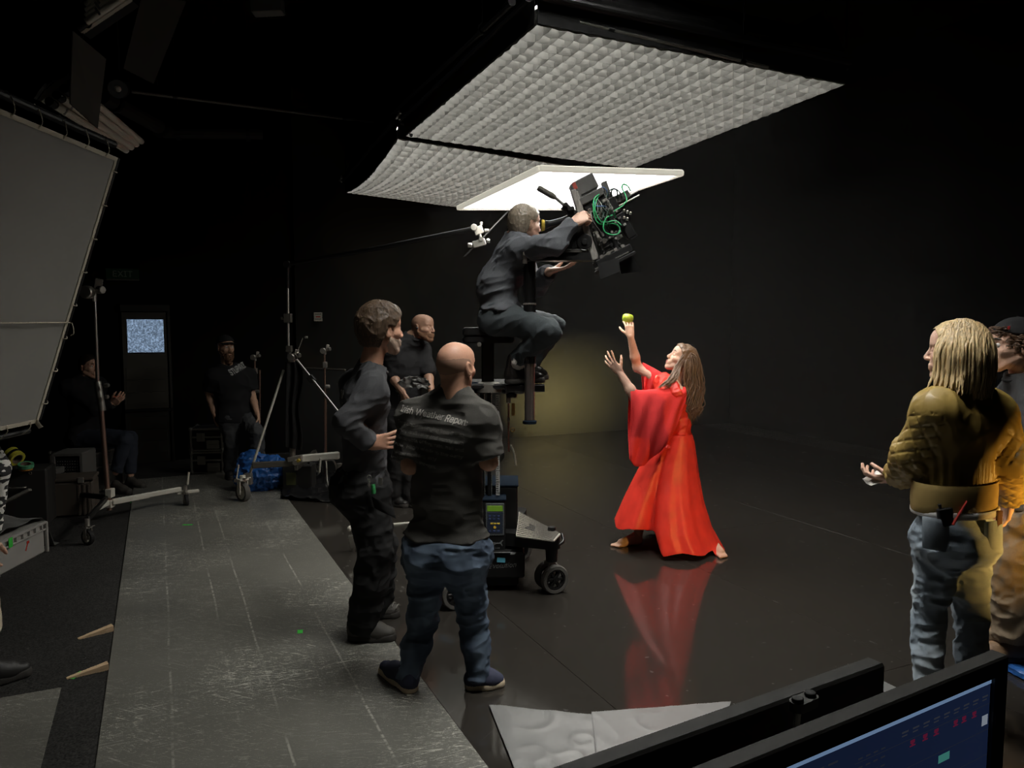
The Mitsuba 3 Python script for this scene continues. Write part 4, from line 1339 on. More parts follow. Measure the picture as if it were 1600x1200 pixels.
def sleeve(path, drops, wid, seed, sway, ntop=34, nr=40, n=34):
    """A wide open sleeve: rings hang from the path (shoulder to wrist) by drops; both ends open."""
    pp = spline(path, n)
    tt = np.linspace(0, 1, n)
    dd = np.interp(tt, np.linspace(0, 1, len(drops)), drops)
    ww = np.interp(tt, np.linspace(0, 1, len(wid)), wid)
    gg = np.zeros((n, nr + 1, 3))
    for i in range(n):
        for j in range(nr + 1):
            a = 2 * np.pi * j / nr
            down = (1 - math.cos(a)) / 2
            out = math.sin(a)
            z = -dd[i] * down ** 1.0
            wv = ww[i] * (0.35 + 0.65 * (1 - down) ** 0.7 + 0.25 * down)
            f_ = 0.020 * math.sin(9 * tt[i] + 5 * down + seed) * down + 0.014 * math.sin(21 * tt[i] - 7 * down + 2 * seed) * min(1, 2 * down)
            top = 0.050 if True else 0
            gg[i, j] = pp[i] + UP * (top * (1 - down) + z) - CF * (wv * out * 0.9 + f_) + sway * down * dd[i]
    return sheet(gg, 0.003)
nw = sleeve([P(1070, 615, Z - 0.15), P(1050, 617, Z - 0.17), P(1020, 619, Z - 0.19), P(997, 620, Z - 0.20), P(984, 612, Z - 0.19)], [0.09, 0.27, 0.42, 0.515, 0.525, 0.50], [0.07, 0.085, 0.09, 0.085, 0.075], 0.4, A(0, 0, 0) - CR * 0.0)
part(k, 'dress_sleeve', nw, 'mat_crepe', True, 'wide hanging red sleeve on the near arm')
fw = sleeve([P(1046, 600, Z + 0.12), P(1030, 590, Z + 0.18), P(1014, 581, Z + 0.22), P(1004, 576, Z + 0.25)], [0.16, 0.22, 0.28, 0.30], [0.065, 0.075, 0.07, 0.06], 1.9, CR * 0.02)
part(k, 'dress_sleeve', fw, 'mat_crepe', True, 'wide hanging red sleeve on the raised arm')
# shoulder yoke joining both sleeves at the neck
part(k, 'dress_yoke', sheet(np.array([[P(1038 + 28 * a, 594 + 15 * a + 18 * b - 3 * math.sin(math.pi * a), Z + 0.10 - 0.25 * a - 0.05 * b) for b in np.linspace(0, 1, 10)] for a in np.linspace(0, 1, 16)]), 0.003), 'mat_crepe', True)

# ---- the apple
def apple_col(p, n, uv):
    v = mikit.fbm(p.x * 60, p.y * 60, p.z * 60)
    d = mikit.smoothstep(0.80, 0.90, mikit.noise(p.x * 420, p.y * 420, p.z * 420)) * 0.15
    return mi.Color3f(0.42, 0.52, 0.055) * (0.8 + 0.35 * v) + d
M('apple', mikit.proc(apple_col), 0.22, spec=0.6)
hd_ = unit(UP - CR * 0.12)
ac = J['wr_r'] + hd_ * 0.136 + CF * 0.040
prof = [(0.0, -0.030), (0.010, -0.036), (0.022, -0.036), (0.034, -0.026), (0.0425, -0.006), (0.044, 0.008), (0.040, 0.024), (0.029, 0.035), (0.017, 0.037), (0.008, 0.032), (0.0, 0.026)]
pr = np.array([(x, z) for x, z in prof]); pr = np.stack([np.clip(spline(np.c_[pr, 0 * pr[:, :1]], 30)[:, 0], 0, None), spline(np.c_[pr, 0 * pr[:, :1]], 30)[:, 1]], 1); pr[0, 0] = pr[-1, 0] = 0
kk = solo('apple', lathe(pr, 28, frame(ac, z=UP + CR * 0.2)), 'mat_apple', 'shiny green apple held up in the dancer\'s raised hand', 'apple', smooth=True)
part(kk, 'stem', tube(spline([ac + UP * 0.026, ac + UP * 0.042 + CR * 0.008, ac + UP * 0.050 + CR * 0.014], 6), 0.0018, 6), 'mat_shoe_brown', True)
# ---------------------------------------------------------------- the camera operator on the dolly seat
Z = 4.9
front = unit(CR * 0.97 + CF * 0.2)
J = dict(front=front, neck=P(806, 377, Z), sh_r=P(817, 393, Z - 0.175), sh_l=P(805, 393, Z + 0.175), waist=P(773, 452, Z), hip_r=P(784, 497, Z - 0.10), hip_l=P(786, 497, Z + 0.10),
         el_r=P(866, 381, Z - 0.36), wr_r=P(896, 348, Z - 0.33), el_l=P(840, 446, Z + 0.14), wr_l=P(858, 424, Z - 0.05),
         kn_r=P(858, 517, Z - 0.30), an_r=P(806, 566, Z - 0.12), kn_l=P(865, 507, Z + 0.28), an_l=P(826, 570, Z + 0.16))
PLAT = float(P(800, 598, Z)[2])
J['toe_r'] = P(852, 592, Z - 0.06); J['toe_l'] = P(858, 598, Z + 0.20); J['floor'] = PLAT + 0.005
J['headm'] = head_frame(P(820.5, 351, Z - 0.01), CR * 0.82 + CF * 0.55 - UP * 0.10)
k, m, hw = person('grey-haired camera operator in a dark sweatshirt seated high on the dolly', J, 0.98, 'mat_skin_pale', hs=0.98, hc=0.0065,
                  shirt=dict(mat='mat_sweat_grey', name='sweatshirt', hem=P(776, 482, Z), hem_n=unit(P(776, 500, Z) - P(782, 470, Z)), sleeve=1.92, o=0.014, folds=folds(12, 0.011, 33, 2.0, CR + UP * 0.5)),
                  trousers=dict(mat='mat_trousers_grey', o=0.008, top=P(780, 478, Z), top_n=unit(UP - CR * 0.2), hem=0.95, folds=folds(10, 0.010, 35, 2.0, UP + CR)),
                  shoes=dict(mat='mat_boot_leather', sole='mat_sole_dark', s=1.08, boot=0.05),
                  hands=dict(r=dict(d=CR * 0.85 + UP * 0.45 + CF * 0.1, n=CF * 0.8 - UP * 0.5, curl=(1.0, 1.05, 1.1, 1.1), spread=0.05, thumb=(0.5, 0.6)), l=dict(d=CR * 0.95 + UP * 0.22 + CF * 0.1, n=UP, curl=(0.12, 0.15, 0.18, 0.2), spread=0.08, thumb=(0.5, 0.2))))
operator = k
hair_cap(k, m, 0.98, 'mat_hair_grey', (0.007, 0.007, 0.012), wr=folds(60, 0.0022, 41, 1.5, m[:3, 2]))
part(k, 'hair_tufts', hair_tufts(m, 0.98, 700, 0.018, None, lambda v: A(0.7, v[1] * 0.3, 0.9), lambda v, r: v[2] > -0.2 - 0.5 * v[0] and not (v[0] > 0.6 and v[2] < 0.5), 0.0024, 13, 0.3, 0.25), 'mat_hair_grey', True, kind='stuff')
eyes(k, m, 0.98)
part(k, 'undershirt_hem', sheet(np.array([[P(756 + 38 * a, 485 + 5 * b - 3 * a - 5 * math.sin(3 * a), Z - 0.02 - 0.17 * math.sin(math.pi * (0.15 + 0.6 * a))) for b in np.linspace(0, 1, 4)] for a in np.linspace(0, 1, 20)]), 0.004), 'mat_sock_white', True, 'strip of white undershirt below the sweatshirt')
for e in 'rl':
    a_, kn_ = J['an_' + e], J['kn_' + e]
    part(k, 'sock', cyl(a_ - UP * 0.02, mid(a_, kn_, 0.12), 0.050, 0.052, 14), 'mat_sock_white', True, 'white sock')

# ---------------------------------------------------------------- blonde woman in the bomber jacket
Z = 3.2
front = unit(-CR * 0.38 + CF * 0.92)
side = np.cross(front, UP)
msh, mhp = P(1508, 640, Z), P(1490, 838, Z)
J = dict(front=front, neck=P(1502, 610, Z + 0.01), sh_l=msh - side * 0.165, sh_r=msh + side * 0.165 - UP * 0.02, waist=P(1496, 755, Z), hip_l=mhp - side * 0.088, hip_r=mhp + side * 0.088,
         el_l=P(1424, 712, Z + 0.02), wr_l=P(1404, 748, Z + 0.20), el_r=P(1578, 722, Z - 0.02), wr_r=P(1578, 782, Z + 0.18),
         kn_l=P(1451, 963, Z + 0.04), an_l=P(1447, 1096, Z - 0.02), kn_r=P(1517, 963, Z + 0.06), an_r=P(1517, 1096, Z + 0.04), floor=0.004)
J['toe_l'] = J['an_l'] + front * 0.19 - side * 0.03; J['toe_r'] = J['an_r'] + front * 0.19 + side * 0.03
J['headm'] = head_frame(P(1494, 549, Z), -CR * 0.80 + CF * 0.60)
scene['mat_jacket'] = {'type': 'twosided', 'bsdf': {'type': 'principled', 'base_color': rgb((0.30, 0.205, 0.055)), 'roughness': 0.42, 'specular': 0.5, 'sheen': 0.3}}
base_f = folds(10, 0.006, 53, 2.5, UP)
def jacket_f(p):
    d = base_f(p)
    for e in 'lr':
        a, b, c = J['sh_' + e], J['el_' + e], J['wr_' + e]
        for q0, q1, off in ((a, b, 0.0), (b, c, np.linalg.norm(b - a))):
            ax_ = unit(q1 - q0); L = np.linalg.norm(q1 - q0)
            s1 = unit(np.cross(ax_, CF)); s2 = np.cross(ax_, s1)
            w = p - q0
            t = w @ ax_
            rr = np.linalg.norm(w - t[:, None] * ax_, axis=1)
            th = np.arctan2(w @ s1, w @ s2) * 0.075
            on = (t > -0.02) & (t < L + 0.02) & (rr < 0.10)
            u, v = (t + off + th) / 0.062, (t + off - th) / 0.062
            dd = np.minimum(np.abs(u - np.round(u)), np.abs(v - np.round(v)))
            d = np.where(on, d - 0.008 * np.clip(dd * 6, 0, 1) ** 0.6 + 0.006, d)
    # gathers above the rib
    h = p[:, 2] - P(1490, 757, Z)[2]
    on = (h > 0) & (h < 0.16)
    ang = np.arctan2((p - msh) @ side, (p - msh) @ front)
    return d - np.where(on, 0.005 * np.sin(ang * 34) * (1 - h / 0.16), 0)
k, m, hw = person('blonde woman in a shiny mustard bomber jacket and light blue jeans', J, 1.0, 'mat_skin_pale', female=True, hs=1.0, hc=0.006,
                  shirt=dict(mat='mat_jacket', name='bomber_jacket', hem=P(1490, 757, Z), sleeve=1.86, o=0.030, folds=jacket_f, collar=False, label='shiny mustard bomber jacket with diamond quilted sleeves'),
                  trousers=dict(mat='mat_jeans_light', o=0.003, top=P(1490, 785, Z), hem=0.97, folds=folds(15, 0.008, 55, 2.6, side)),
                  shoes=dict(mat='mat_shoe_black', sole='mat_sole_dark', s=0.93),
                  hands=dict(l=dict(d=-CR * 0.7 + CF * 0.5 - UP * 0.1, n=CF * 0.5 + UP * 0.7, curl=(0.5, 0.55, 0.6, 0.6), spread=0.1, thumb=(0.6, 0.5)), r=dict(d=-UP * 0.8 + CF * 0.4, n=-CR, curl=(0.4,) * 4)), w=1.0)
blonde = k
# rib at the hem, cuffs and collar
def ring_band(c, fr_, hw_, hd2, z0, z1, n=48, taper=1.0):
    g = []
    for a in np.linspace(0, 2 * np.pi, n + 1):
        sd_ = np.cross(fr_, UP)
        row = []
        for z in np.linspace(z0, z1, 5):
            t = (z - z0) / (z1 - z0)
            q = 1 + 0.02 * math.sin(math.pi * t) - (1 - taper) * (1 - t)
            row.append(A(c[0], c[1], 0) + sd_ * math.sin(a) * hw_ * q + fr_ * math.cos(a) * hd2 * q + UP * z)
        g.append(row)
    return sheet(np.array(g), 0.008)
zc = P(1490, 757, Z)[2]; zb = P(1490, 793, Z)[2]
scene['mat_rib'] = {'type': 'twosided', 'bsdf': {'type': 'principled', 'base_color': rgb((0.30, 0.21, 0.07)), 'roughness': 0.8}}
part(k + '__bomber_jacket', 'ribbed_hem', ring_band(P(1487, 775, Z) - front * 0.01, front, 0.192, 0.128, zb, zc + 0.022), 'mat_rib', True, 'ribbed hem band')
for e in 'lr':
    q0, q1 = mid(J['el_' + e], J['wr_' + e], 0.83), mid(J['el_' + e], J['wr_' + e], 0.98)
    part(k + '__bomber_jacket', 'ribbed_cuff', lathe([(0.036, 0), (0.049, 0.004), (0.047, 0.03), (0.038, np.linalg.norm(q1 - q0)), (0.030, np.linalg.norm(q1 - q0))], 24, frame(q0, z=q1 - q0)), 'mat_rib', True)
part(k, 'top_hem', ring_band(P(1487, 798, Z) - front * 0.012, front, 0.190, 0.138, P(1490, 798, Z)[2], P(1490, 788, Z)[2]), 'mat_sock_white', True, 'strip of pale top below the jacket')
# hair: a bob of straight locks
hair_cap(k, m, 1.0, 'mat_hair_blonde', (0.010, 0.009, 0.012), ((-0.2, -0.10), (-0.02, -0.10), (0.01, -0.06), (0.03, 0.0), (0.055, 0.055), (0.075, 0.095)), wr=folds(30, 0.003, 4, 3.0, UP))
r = np.random.default_rng(15)
locks = []
for i in range(620):
    th = r.uniform(-2.45, 2.3)                                 # from the nape
    el = r.uniform(0.1, 0.995) ** 0.7
    v = A(-math.cos(th) * math.sqrt(1 - el * el), math.sin(th) * math.sqrt(1 - el * el), el)
    root = hw(*(A(-0.014, 0, 0.030) + v * A(0.114, 0.091, 0.108)))
    o = unit(root - P(1494, 549, Z)); o[2] = 0
    ov = -math.cos(th) * m[:3, 0] + math.sin(th) * m[:3, 1]
    rr = 0.107 + r.normal(0, 0.006)
    c = hw(-0.014, 0, 0)
    flick = 0.028 if th > 1.2 else 0.0
    q1 = c + ov * rr * A(1, 1, 1) + UP * 0.01
    q2 = c + ov * (rr + 0.004) - UP * 0.085
    L = r.uniform(0.135, 0.175) + (0.02 if abs(th) < 1.0 else 0)
    q3 = c + ov * (rr - 0.006 + flick * r.random() * 1.4) - UP * L
    p = spline([root, q1, q2, q3], 16)
    locks.append(tube(p + r.normal(0, 0.0010, p.shape), 0.0078 * np.clip(np.minimum(0.5 + np.linspace(0, 4, 16), np.linspace(5.5, 0.15, 16)), 0.1, 1), 5, flat=0.5))
part(k, 'hair_locks', cat(locks), 'mat_hair_blonde', True, 'straight blonde bob', kind='stuff')
# back pockets and what is in them
def pocket(x0, y0, x1, y1, z, lean):
    return sheet(np.array([[P(x0 + (x1 - x0) * a, y0 + (y1 - y0) * b + lean * a, z - 0.018 * math.sin(math.pi * a) - 0.012 * math.sin(math.pi * (0.2 + 0.6 * b))) for b in np.linspace(0, 1, 8)] for a in np.linspace(0, 1, 10)]), 0.004)
zp = Z - 0.135
part(k + '__trousers', 'back_pocket', pocket(1441, 806, 1483, 856, zp, 8), 'mat_jeans_light', True)
part(k + '__trousers', 'back_pocket', pocket(1538, 816, 1566, 862, zp + 0.045, -4), 'mat_jeans_light', True)
wt = cat(rbox((0, 0, 0), (0.060, 0.02, 0.075), 0.004, frame(P(1477, 808, zp - 0.014), x=CR, z=UP - CR * 0.15)), cyl(P(1470, 797, zp - 0.014), P(1468, 788, zp - 0.014), 0.006))
solo('radio', wt, 'mat_black_plastic', 'black two-way radio in the back pocket of the blonde woman\'s jeans', 'radio')
solo('pen', cyl(P(1489, 820, zp - 0.026), P(1511, 783, zp - 0.026), 0.006, 0.004, 10), M('pen_red', (0.55, 0.06, 0.05), 0.35), 'red pen sticking out of the blonde woman\'s back pocket', 'pen', smooth=True)
solo('phone', rbox((0, 0, 0), (0.035, 0.010, 0.075), 0.003, frame(P(1561, 812, zp + 0.03), x=CR + CF * 0.5, z=UP)), M('phone_brown', (0.12, 0.06, 0.035), 0.4), 'brown phone case peeking from the right back pocket', 'phone')
# the bunch of pale cards in her hand
for i in range(4):
    c = J['wr_l'] - CR * 0.07 + CF * 0.05 - UP * (0.02 - 0.006 * i) + CF * 0.012 * i
    solo('paper_card', rbox((0, 0, 0), (0.09, 0.06, 0.0012), 0.0003, frame(c, x=-CR * 0.9 - UP * 0.35 - 0.06 * i * UP, y=CF)), 'mat_sock_white', ('lowest', 'second lowest', 'second from the top', 'topmost')[i] + ' of the four pale cards fanned in the blonde woman\'s left hand', 'card', group='pale cards in the blonde woman\'s hand')

# ---------------------------------------------------------------- young man in the black cap
Z = 3.85
front = unit(-CR * 0.97 + CF * 0.22)
side = np.cross(front, UP)
msh, mhp = P(1602, 630, Z), P(1596, 800, Z)
J = dict(front=front, neck=P(1597, 592, Z), sh_l=msh - side * 0.18, sh_r=msh + side * 0.18, hip_l=mhp - side * 0.095, hip_r=mhp + side * 0.095, waist=P(1604, 735, Z),
         el_l=P(1610, 716, Z - 0.26), wr_l=P(1578, 776, Z - 0.24), el_r=P(1600, 715, Z + 0.25), wr_r=P(1566, 760, Z + 0.26),
         kn_l=P(1579, 895, Z - 0.10), an_l=P(1580, 1000, Z - 0.10), kn_r=P(1567, 890, Z + 0.10), an_r=P(1573, 985, Z + 0.10))
BOX_H = float(P(1560, 1018, Z)[2])
J['toe_l'] = J['an_l'] + unit(-CR + CF * 0.1) * 0.17; J['toe_r'] = J['an_r'] + unit(-CR) * 0.20; J['floor'] = BOX_H + 0.002
J['headm'] = head_frame(P(1583, 541, Z), -CR * 0.98 + CF * 0.1)
k, m, hw = person('young man in a black cap and black T-shirt at the right edge of the picture', J, 1.02, 'mat_skin_pale', hs=1.06, hb=0.008,
                  shirt=dict(mat='mat_shirt_soft_black', hem=P(1600, 785, Z), sleeve=0.80, o=0.016, folds=folds(9, 0.008, 63)),
                  trousers=dict(mat='mat_khaki', o=0.016, bag=0.018, top=P(1600, 780, Z), hem=1.0, folds=folds(11, 0.014, 65, 1.8, CR)),
                  shoes=dict(mat='mat_shoe_brown', sole='mat_sole_dark'),
                  hands=dict(l=dict(d=-CR * 0.5 - UP * 0.85, n=CF, curl=(0.5,) * 4), r=dict(d=-CR * 0.5 - UP * 0.85, n=-CF, curl=(0.5,) * 4)))
boy = k
eyes(k, m, 1.06)
hair_cap(k, m, 1.06, 'mat_hair_curl', (0.003, 0.003, 0.001), ((-0.2, -0.045), (-0.02, -0.04), (0.0, 0.02), (0.03, 0.025), (0.05, 0.05), (0.085, 0.085)), wr=folds(50, 0.003, 4))
r = np.random.default_rng(25)
cu = []
for i in range(120):
    x_ = r.uniform(-0.02, 0.085)
    y_ = r.choice([-1, 1]) * (0.078 * math.sqrt(max(0.02, 1 - ((x_ + 0.014) / 0.105) ** 2)) + 0.004)
    if r.random() < 0.4:
        x_, y_ = 0.082 + r.normal(0, 0.006), r.uniform(-0.05, 0.05)
    z_ = r.uniform(-0.005, 0.055) if x_ < 0.06 else r.uniform(0.055, 0.088)
    c = A(x_, y_, z_)
    ra = r.uniform(0.007, 0.012)
    pts = [hw(*(c + A(ra * math.cos(a) * 1.2, ra * math.sin(a) * 0.7, -0.004 * a + ra * math.sin(a)))) for a in np.linspace(0, 5.5, 12)]
    cu.append(tube(pts, 0.0038 * np.clip(np.minimum(np.linspace(0.5, 3, 12), np.linspace(3, 0.3, 12)), 0, 1), 5))
part(k, 'hair_curls', cat(cu), 'mat_hair_curl', True, 'brown curls below the cap', kind='stuff')
def cap(parent, m, s, mat, brim=True, back=False, z0=0.060):
    F = Field(0.004); R = m[:3, :3]
    w_ = lambda x, y, z: m[:3, 3] + R @ (np.array([x, y, z]) * s)
    F.ball(w_(-0.014, 0, 0.035), np.array([0.116, 0.094, 0.104]) * s, R, 0.02)
    pl = (w_(0.05, 0, z0 + 0.012), -unit(R @ A(-0.18, 0, 1)))
    kk = part(parent, 'cap', F.build(cuts=[pl]), mat, True, 'black cap')
    if brim:
        sgn = -1 if back else 1
        gb = np.array([[w_(-0.014 + sgn * (0.100 * math.cos(a) + (0.070 * b) * math.cos(a * 0.8)), 0.088 * math.sin(a) * (1 + 0.1 * b), z0 + 0.010 - 0.012 * b - 0.018 * math.sin(a) ** 2 - (0.02 if back else 0)) for b in np.linspace(0, 1, 6)] for a in np.linspace(-1.0, 1.0, 16)])
        part(kk, 'brim', sheet(gb, 0.004), mat, True)
    bt = trimesh.creation.icosphere(2, 0.007 * s); bt.apply_translation(w_(-0.014, 0, 0.136))
    part(kk, 'button', bt, mat, True)
    return kk
cap(k, m, 1.06, 'mat_cap_black', True, True, 0.052)
M('cap_red', (0.45, 0.03, 0.03), 0.7)
part(k + '__cap', 'red_tag', rbox((0, 0, 0), (0.012, 0.004, 0.016), 0.001, frame(hw(0.060, 0.072, 0.088), x=m[:3, 0], y=m[:3, 1])), 'mat_cap_red', label='small red tag')

# ---------------------------------------------------------------- bearded man by the cases
Z = 8.5
front = unit(CR * 0.62 - CF * 0.78)
side = np.cross(front, UP)
msh, mhp = P(361, 588, Z), P(370, 652, Z)
J = dict(front=front, neck=P(355, 573, Z), sh_l=msh - side * 0.19, sh_r=msh + side * 0.19, hip_l=mhp - side * 0.10, hip_r=mhp + side * 0.10,
         el_r=P(326, 613, Z - 0.03), wr_r=P(334, 645, Z - 0.10), el_l=P(394, 618, Z + 0.1), wr_l=P(402, 648, Z - 0.08),
         kn_r=P(362, 694, Z - 0.05), an_r=P(358, 738, Z + 0.02), kn_l=P(402, 676, Z - 0.22), an_l=P(402, 736, Z - 0.18), floor=0.0)
J['toe_r'] = J['an_r'] + unit(front - CR * 0.3) * 0.2; J['toe_l'] = J['an_l'] + front * 0.2
J['headm'] = head_frame(P(353, 543, Z), CR * 0.70 - CF * 0.70)
def tattoo(p, n, uv):
    v = mikit.fbm(p.x * 26, p.y * 26, p.z * 26)
    ink = mikit.smoothstep(0.46, 0.56, v) * mikit.smoothstep(float(P(330, 592, Z)[2]), float(P(330, 600, Z)[2]) - 0.01, p.z) * mikit.smoothstep(0.05, 0.0, p.x - float(P(345, 620, Z)[0]))
    return mikit.mix((0.50, 0.30, 0.20), (0.10, 0.075, 0.06), ink)
M('skin_tattoo', mikit.proc(tattoo), 0.5)
k, m, hw = person('bearded man in a black cap and lettered black T-shirt with a tattooed arm', J, 1.0, 'mat_skin_tattoo', hs=1.02, hb=0.010, hc=0.010,
                  shirt=dict(mat='mat_shirt_black', hem=P(370, 656, Z), sleeve=0.72, o=0.018, folds=folds(8, 0.008, 73)),
                  trousers=dict(mat='mat_jeans_grey', o=0.010, bag=0.004, top=P(370, 648, Z), folds=folds(11, 0.010, 75)), shoes=dict(mat='mat_shoe_black', sole='mat_sole_dark'),
                  hands=dict(r=dict(d=-UP + CR * 0.12, n=-side + front * 0.3, curl=(0.35,) * 4, spread=0.04), l=dict(d=-UP + front * 0.4, n=side, curl=(0.5,) * 4)), w=1.06)
eyes(k, m, 1.02)
cap(k, m, 1.02, 'mat_cap_black', True, False, 0.050)
B_ = Field(0.004)
for e in (-1, 1):
    B_.bone(hw(0.004, e * 0.060, -0.030), hw(0.066, e * 0.022, -0.108), 0.018, 0.026, 0.02)
    B_.bone(hw(0.098, e * 0.002, -0.050), hw(0.088, e * 0.026, -0.062), 0.008, 0.008, 0.01)
B_.bone(hw(0.078, 0, -0.108), hw(0.070, 0, -0.160), 0.034, 0.024, 0.02)
part(k, 'beard', B_.build(wrinkle=folds(50, 0.008, 2)), 'mat_beard', True, 'long reddish beard')
tm = meshkit.text_mesh('STUPAVI', 0.062, 0.001, True)
tm.vertices[:, 0] *= 0.21 / tm.vertices[:, 0].max()
xr = unit(-side * math.cos(0.42) + UP * math.sin(0.42))
part(k + '__shirt', 'lettering', on_surface(mesh_of(k + '__shirt'), tm, P(354, 586, Z) + front * 0.2, xr, np.cross(front, xr), 0.002, 0.02), 'mat_print_white', label='white lettering across the chest')

# ---------------------------------------------------------------- bald man bending in the haze behind
Z = 7.2
front = unit(CR * 0.75 - CF * 0.65)
side = np.cross(front, UP)
msh, mhp = P(636, 549, Z), P(630, 655, Z)
J = dict(front=front, neck=P(645, 530, Z - 0.02), sh_l=msh - side * 0.18, sh_r=msh + side * 0.18, hip_l=mhp - side * 0.10, hip_r=mhp + side * 0.10,
         el_r=P(610, 583, Z - 0.12), wr_r=P(630, 614, Z - 0.22), el_l=P(668, 580, Z + 0.02), wr_l=P(674, 612, Z - 0.16),
         kn_l=P(640, 742, Z), an_l=P(640, 815, Z), kn_r=P(618, 742, Z), an_r=P(616, 812, Z + 0.03), floor=0.004)
J['toe_r'] = J['an_r'] + front * 0.19; J['toe_l'] = J['an_l'] + front * 0.19
J['headm'] = head_frame(P(661, 512, Z - 0.04), CR * 0.74 - CF * 0.36 - UP * 0.46)
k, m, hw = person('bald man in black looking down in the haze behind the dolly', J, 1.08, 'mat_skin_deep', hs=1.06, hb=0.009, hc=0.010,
                  shirt=dict(mat='mat_shirt_black', hem=P(630, 660, Z), sleeve=1.06, o=0.020, folds=folds(8, 0.010, 83)),
                  trousers=dict(mat='mat_trousers_black', o=0.012, top=P(630, 652, Z)), shoes=dict(mat='mat_shoe_black', sole='mat_sole_dark'),
                  hands=dict(r=dict(d=-UP * 0.9 + CR * 0.1, n=CR * 0.6 + CF * 0.5, curl=(0.4,) * 4), l=dict(d=-UP, n=-CR, curl=(0.4,) * 4)))
part(k, 'ear_plug', trimesh.creation.icosphere(2, 0.012).apply_translation(hw(-0.006, -0.088, -0.002)), 'mat_black_plastic', True)
beard_shell(k, m, 1.06, 'mat_beard', 0.0045, 'short dark beard', rough=0.003)

# ---------------------------------------------------------------- man sitting by the door
Z = 8.0
front = unit(CR * 0.92 - CF * 0.38)
side = np.cross(front, UP)
msh, mhp = P(131, 604, Z), P(134, 684, Z)
J = dict(front=front, neck=P(134, 592, Z), sh_l=msh - side * 0.18, sh_r=msh + side * 0.18, hip_l=mhp - side * 0.09, hip_r=mhp + side * 0.09,
         el_r=P(150, 640, Z - 0.22), wr_r=P(176, 628, Z - 0.18), el_l=P(150, 640, Z + 0.15), wr_l=P(178, 630, Z - 0.02),
         kn_r=P(196, 686, Z - 0.20), an_r=P(181, 738, Z - 0.22), kn_l=P(204, 684, Z + 0.10), an_l=P(204, 742, Z + 0.04), floor=0.0)
J['toe_r'] = J['an_r'] + front * 0.2; J['toe_l'] = J['an_l'] + front * 0.2
J['headm'] = head_frame(P(139, 573, Z), CR * 0.85 - CF * 0.35 - UP * 0.25)
k, m, hw = person('man in a black top and jeans sitting by the lit door', J, 0.97, 'mat_skin', hs=1.0, hb=0.010, hc=0.010,
                  shirt=dict(mat='mat_shirt_black', hem=P(134, 692, Z), sleeve=1.9, o=0.018), trousers=dict(mat='mat_jeans_navy', o=0.010, top=P(134, 684, Z), top_n=unit(UP - front)),
                  shoes=dict(mat='mat_shoe_dark', sole='mat_sole_dark'), hands=dict(r=dict(d=front * 0.8 + UP * 0.3, n=UP * 0.6 - side * 0.6, curl=(0.6,) * 4), l=dict(d=front * 0.8 + UP * 0.2, n=side * 0.6 + UP * 0.6, curl=(0.6,) * 4)))
hair_cap(k, m, 1.0, 'mat_hair_dark', (0.010, 0.010, 0.014))
eyes(k, m, 1.0)
seatman_hip = mhp
ph = rbox((0, 0, 0), (0.075, 0.15, 0.009), 0.003, frame(P(183, 624, Z - 0.12), x=front, y=side + UP * 0.3))
kk = solo('phone', ph, 'mat_black_plastic', 'phone with a red glowing screen in the seated man\'s hands', 'phone')
sc4 = slab([P(178, 622, Z - 0.13) + v for v in (A(0, 0, 0), CR * 0.06, CR * 0.06 + UP * 0.02, UP * 0.02)], 0.002)
part(kk, 'screen', sc4, M('phone_red', (0.5, 0.05, 0.02), 0.4), emitter={'type': 'area', 'radiance': rgb((0.10, 0.012, 0.004))}, label='red glowing screen')

# ---------------------------------------------------------------- the person cut off by the left edge
Z = 3.65
front = unit(CR * 0.97 + CF * 0.22)
side = np.cross(front, UP)
msh, mhp = P(-82, 560, Z), P(-78, 825, Z)
J = dict(front=front, neck=P(-78, 530, Z), sh_l=msh - side * 0.18, sh_r=msh + side * 0.18, hip_l=mhp - side * 0.10, hip_r=mhp + side * 0.10,
         el_r=P(-13, 735, Z - 0.20), wr_r=P(-24, 836, Z - 0.24), el_l=P(-70, 672, Z + 0.22), wr_l=P(-50, 752, Z + 0.24),
         kn_r=P(-40, 935, Z - 0.10), an_r=P(-26, 1030, Z - 0.08), kn_l=P(-62, 935, Z + 0.10), an_l=P(-85, 1020, Z + 0.14), floor=0.002)
J['toe_r'] = G(52, 1052); J['toe_l'] = J['an_l'] + front * 0.2
J['headm'] = head_frame(P(-68, 478, Z), front)
def zebra(p, n, uv):
    v = mikit.noise(p.x * 30, p.y * 30, p.z * 62) + 0.25 * mikit.noise(p.x * 70, p.y * 70, p.z * 130)
    return mikit.mix((0.62, 0.60, 0.55), (0.02, 0.02, 0.02), mikit.smoothstep(0.60, 0.66, v))
M('zebra', mikit.proc(zebra), 0.8)
k, m, hw = person('person cut off by the left edge in a black and white patterned shirt', J, 1.02, 'mat_skin', hs=1.02, hb=0.010, hc=0.010,
                  shirt=dict(mat='mat_zebra', hem=P(-58, 835, Z), sleeve=1.95, o=0.022), trousers=dict(mat='mat_beige', o=0.012, bag=0.022, top=P(-58, 830, Z), hem=0.62),
                  shoes=dict(mat='mat_shoe_black', sole='mat_sole_dark', s=1.1), hands=dict(r=dict(d=-UP, n=-side, curl=(0.4,) * 4), l=dict(d=-UP, n=side, curl=(0.4,) * 4)))
hair_cap(k, m, 1.02, 'mat_hair_dark')
for e in 'rl':
    part(k, 'sock', cyl(J['an_' + e] - UP * 0.02, mid(J['an_' + e], J['kn_' + e], 0.3), 0.048, 0.052, 16), 'mat_sock_white', True, 'pale sock')
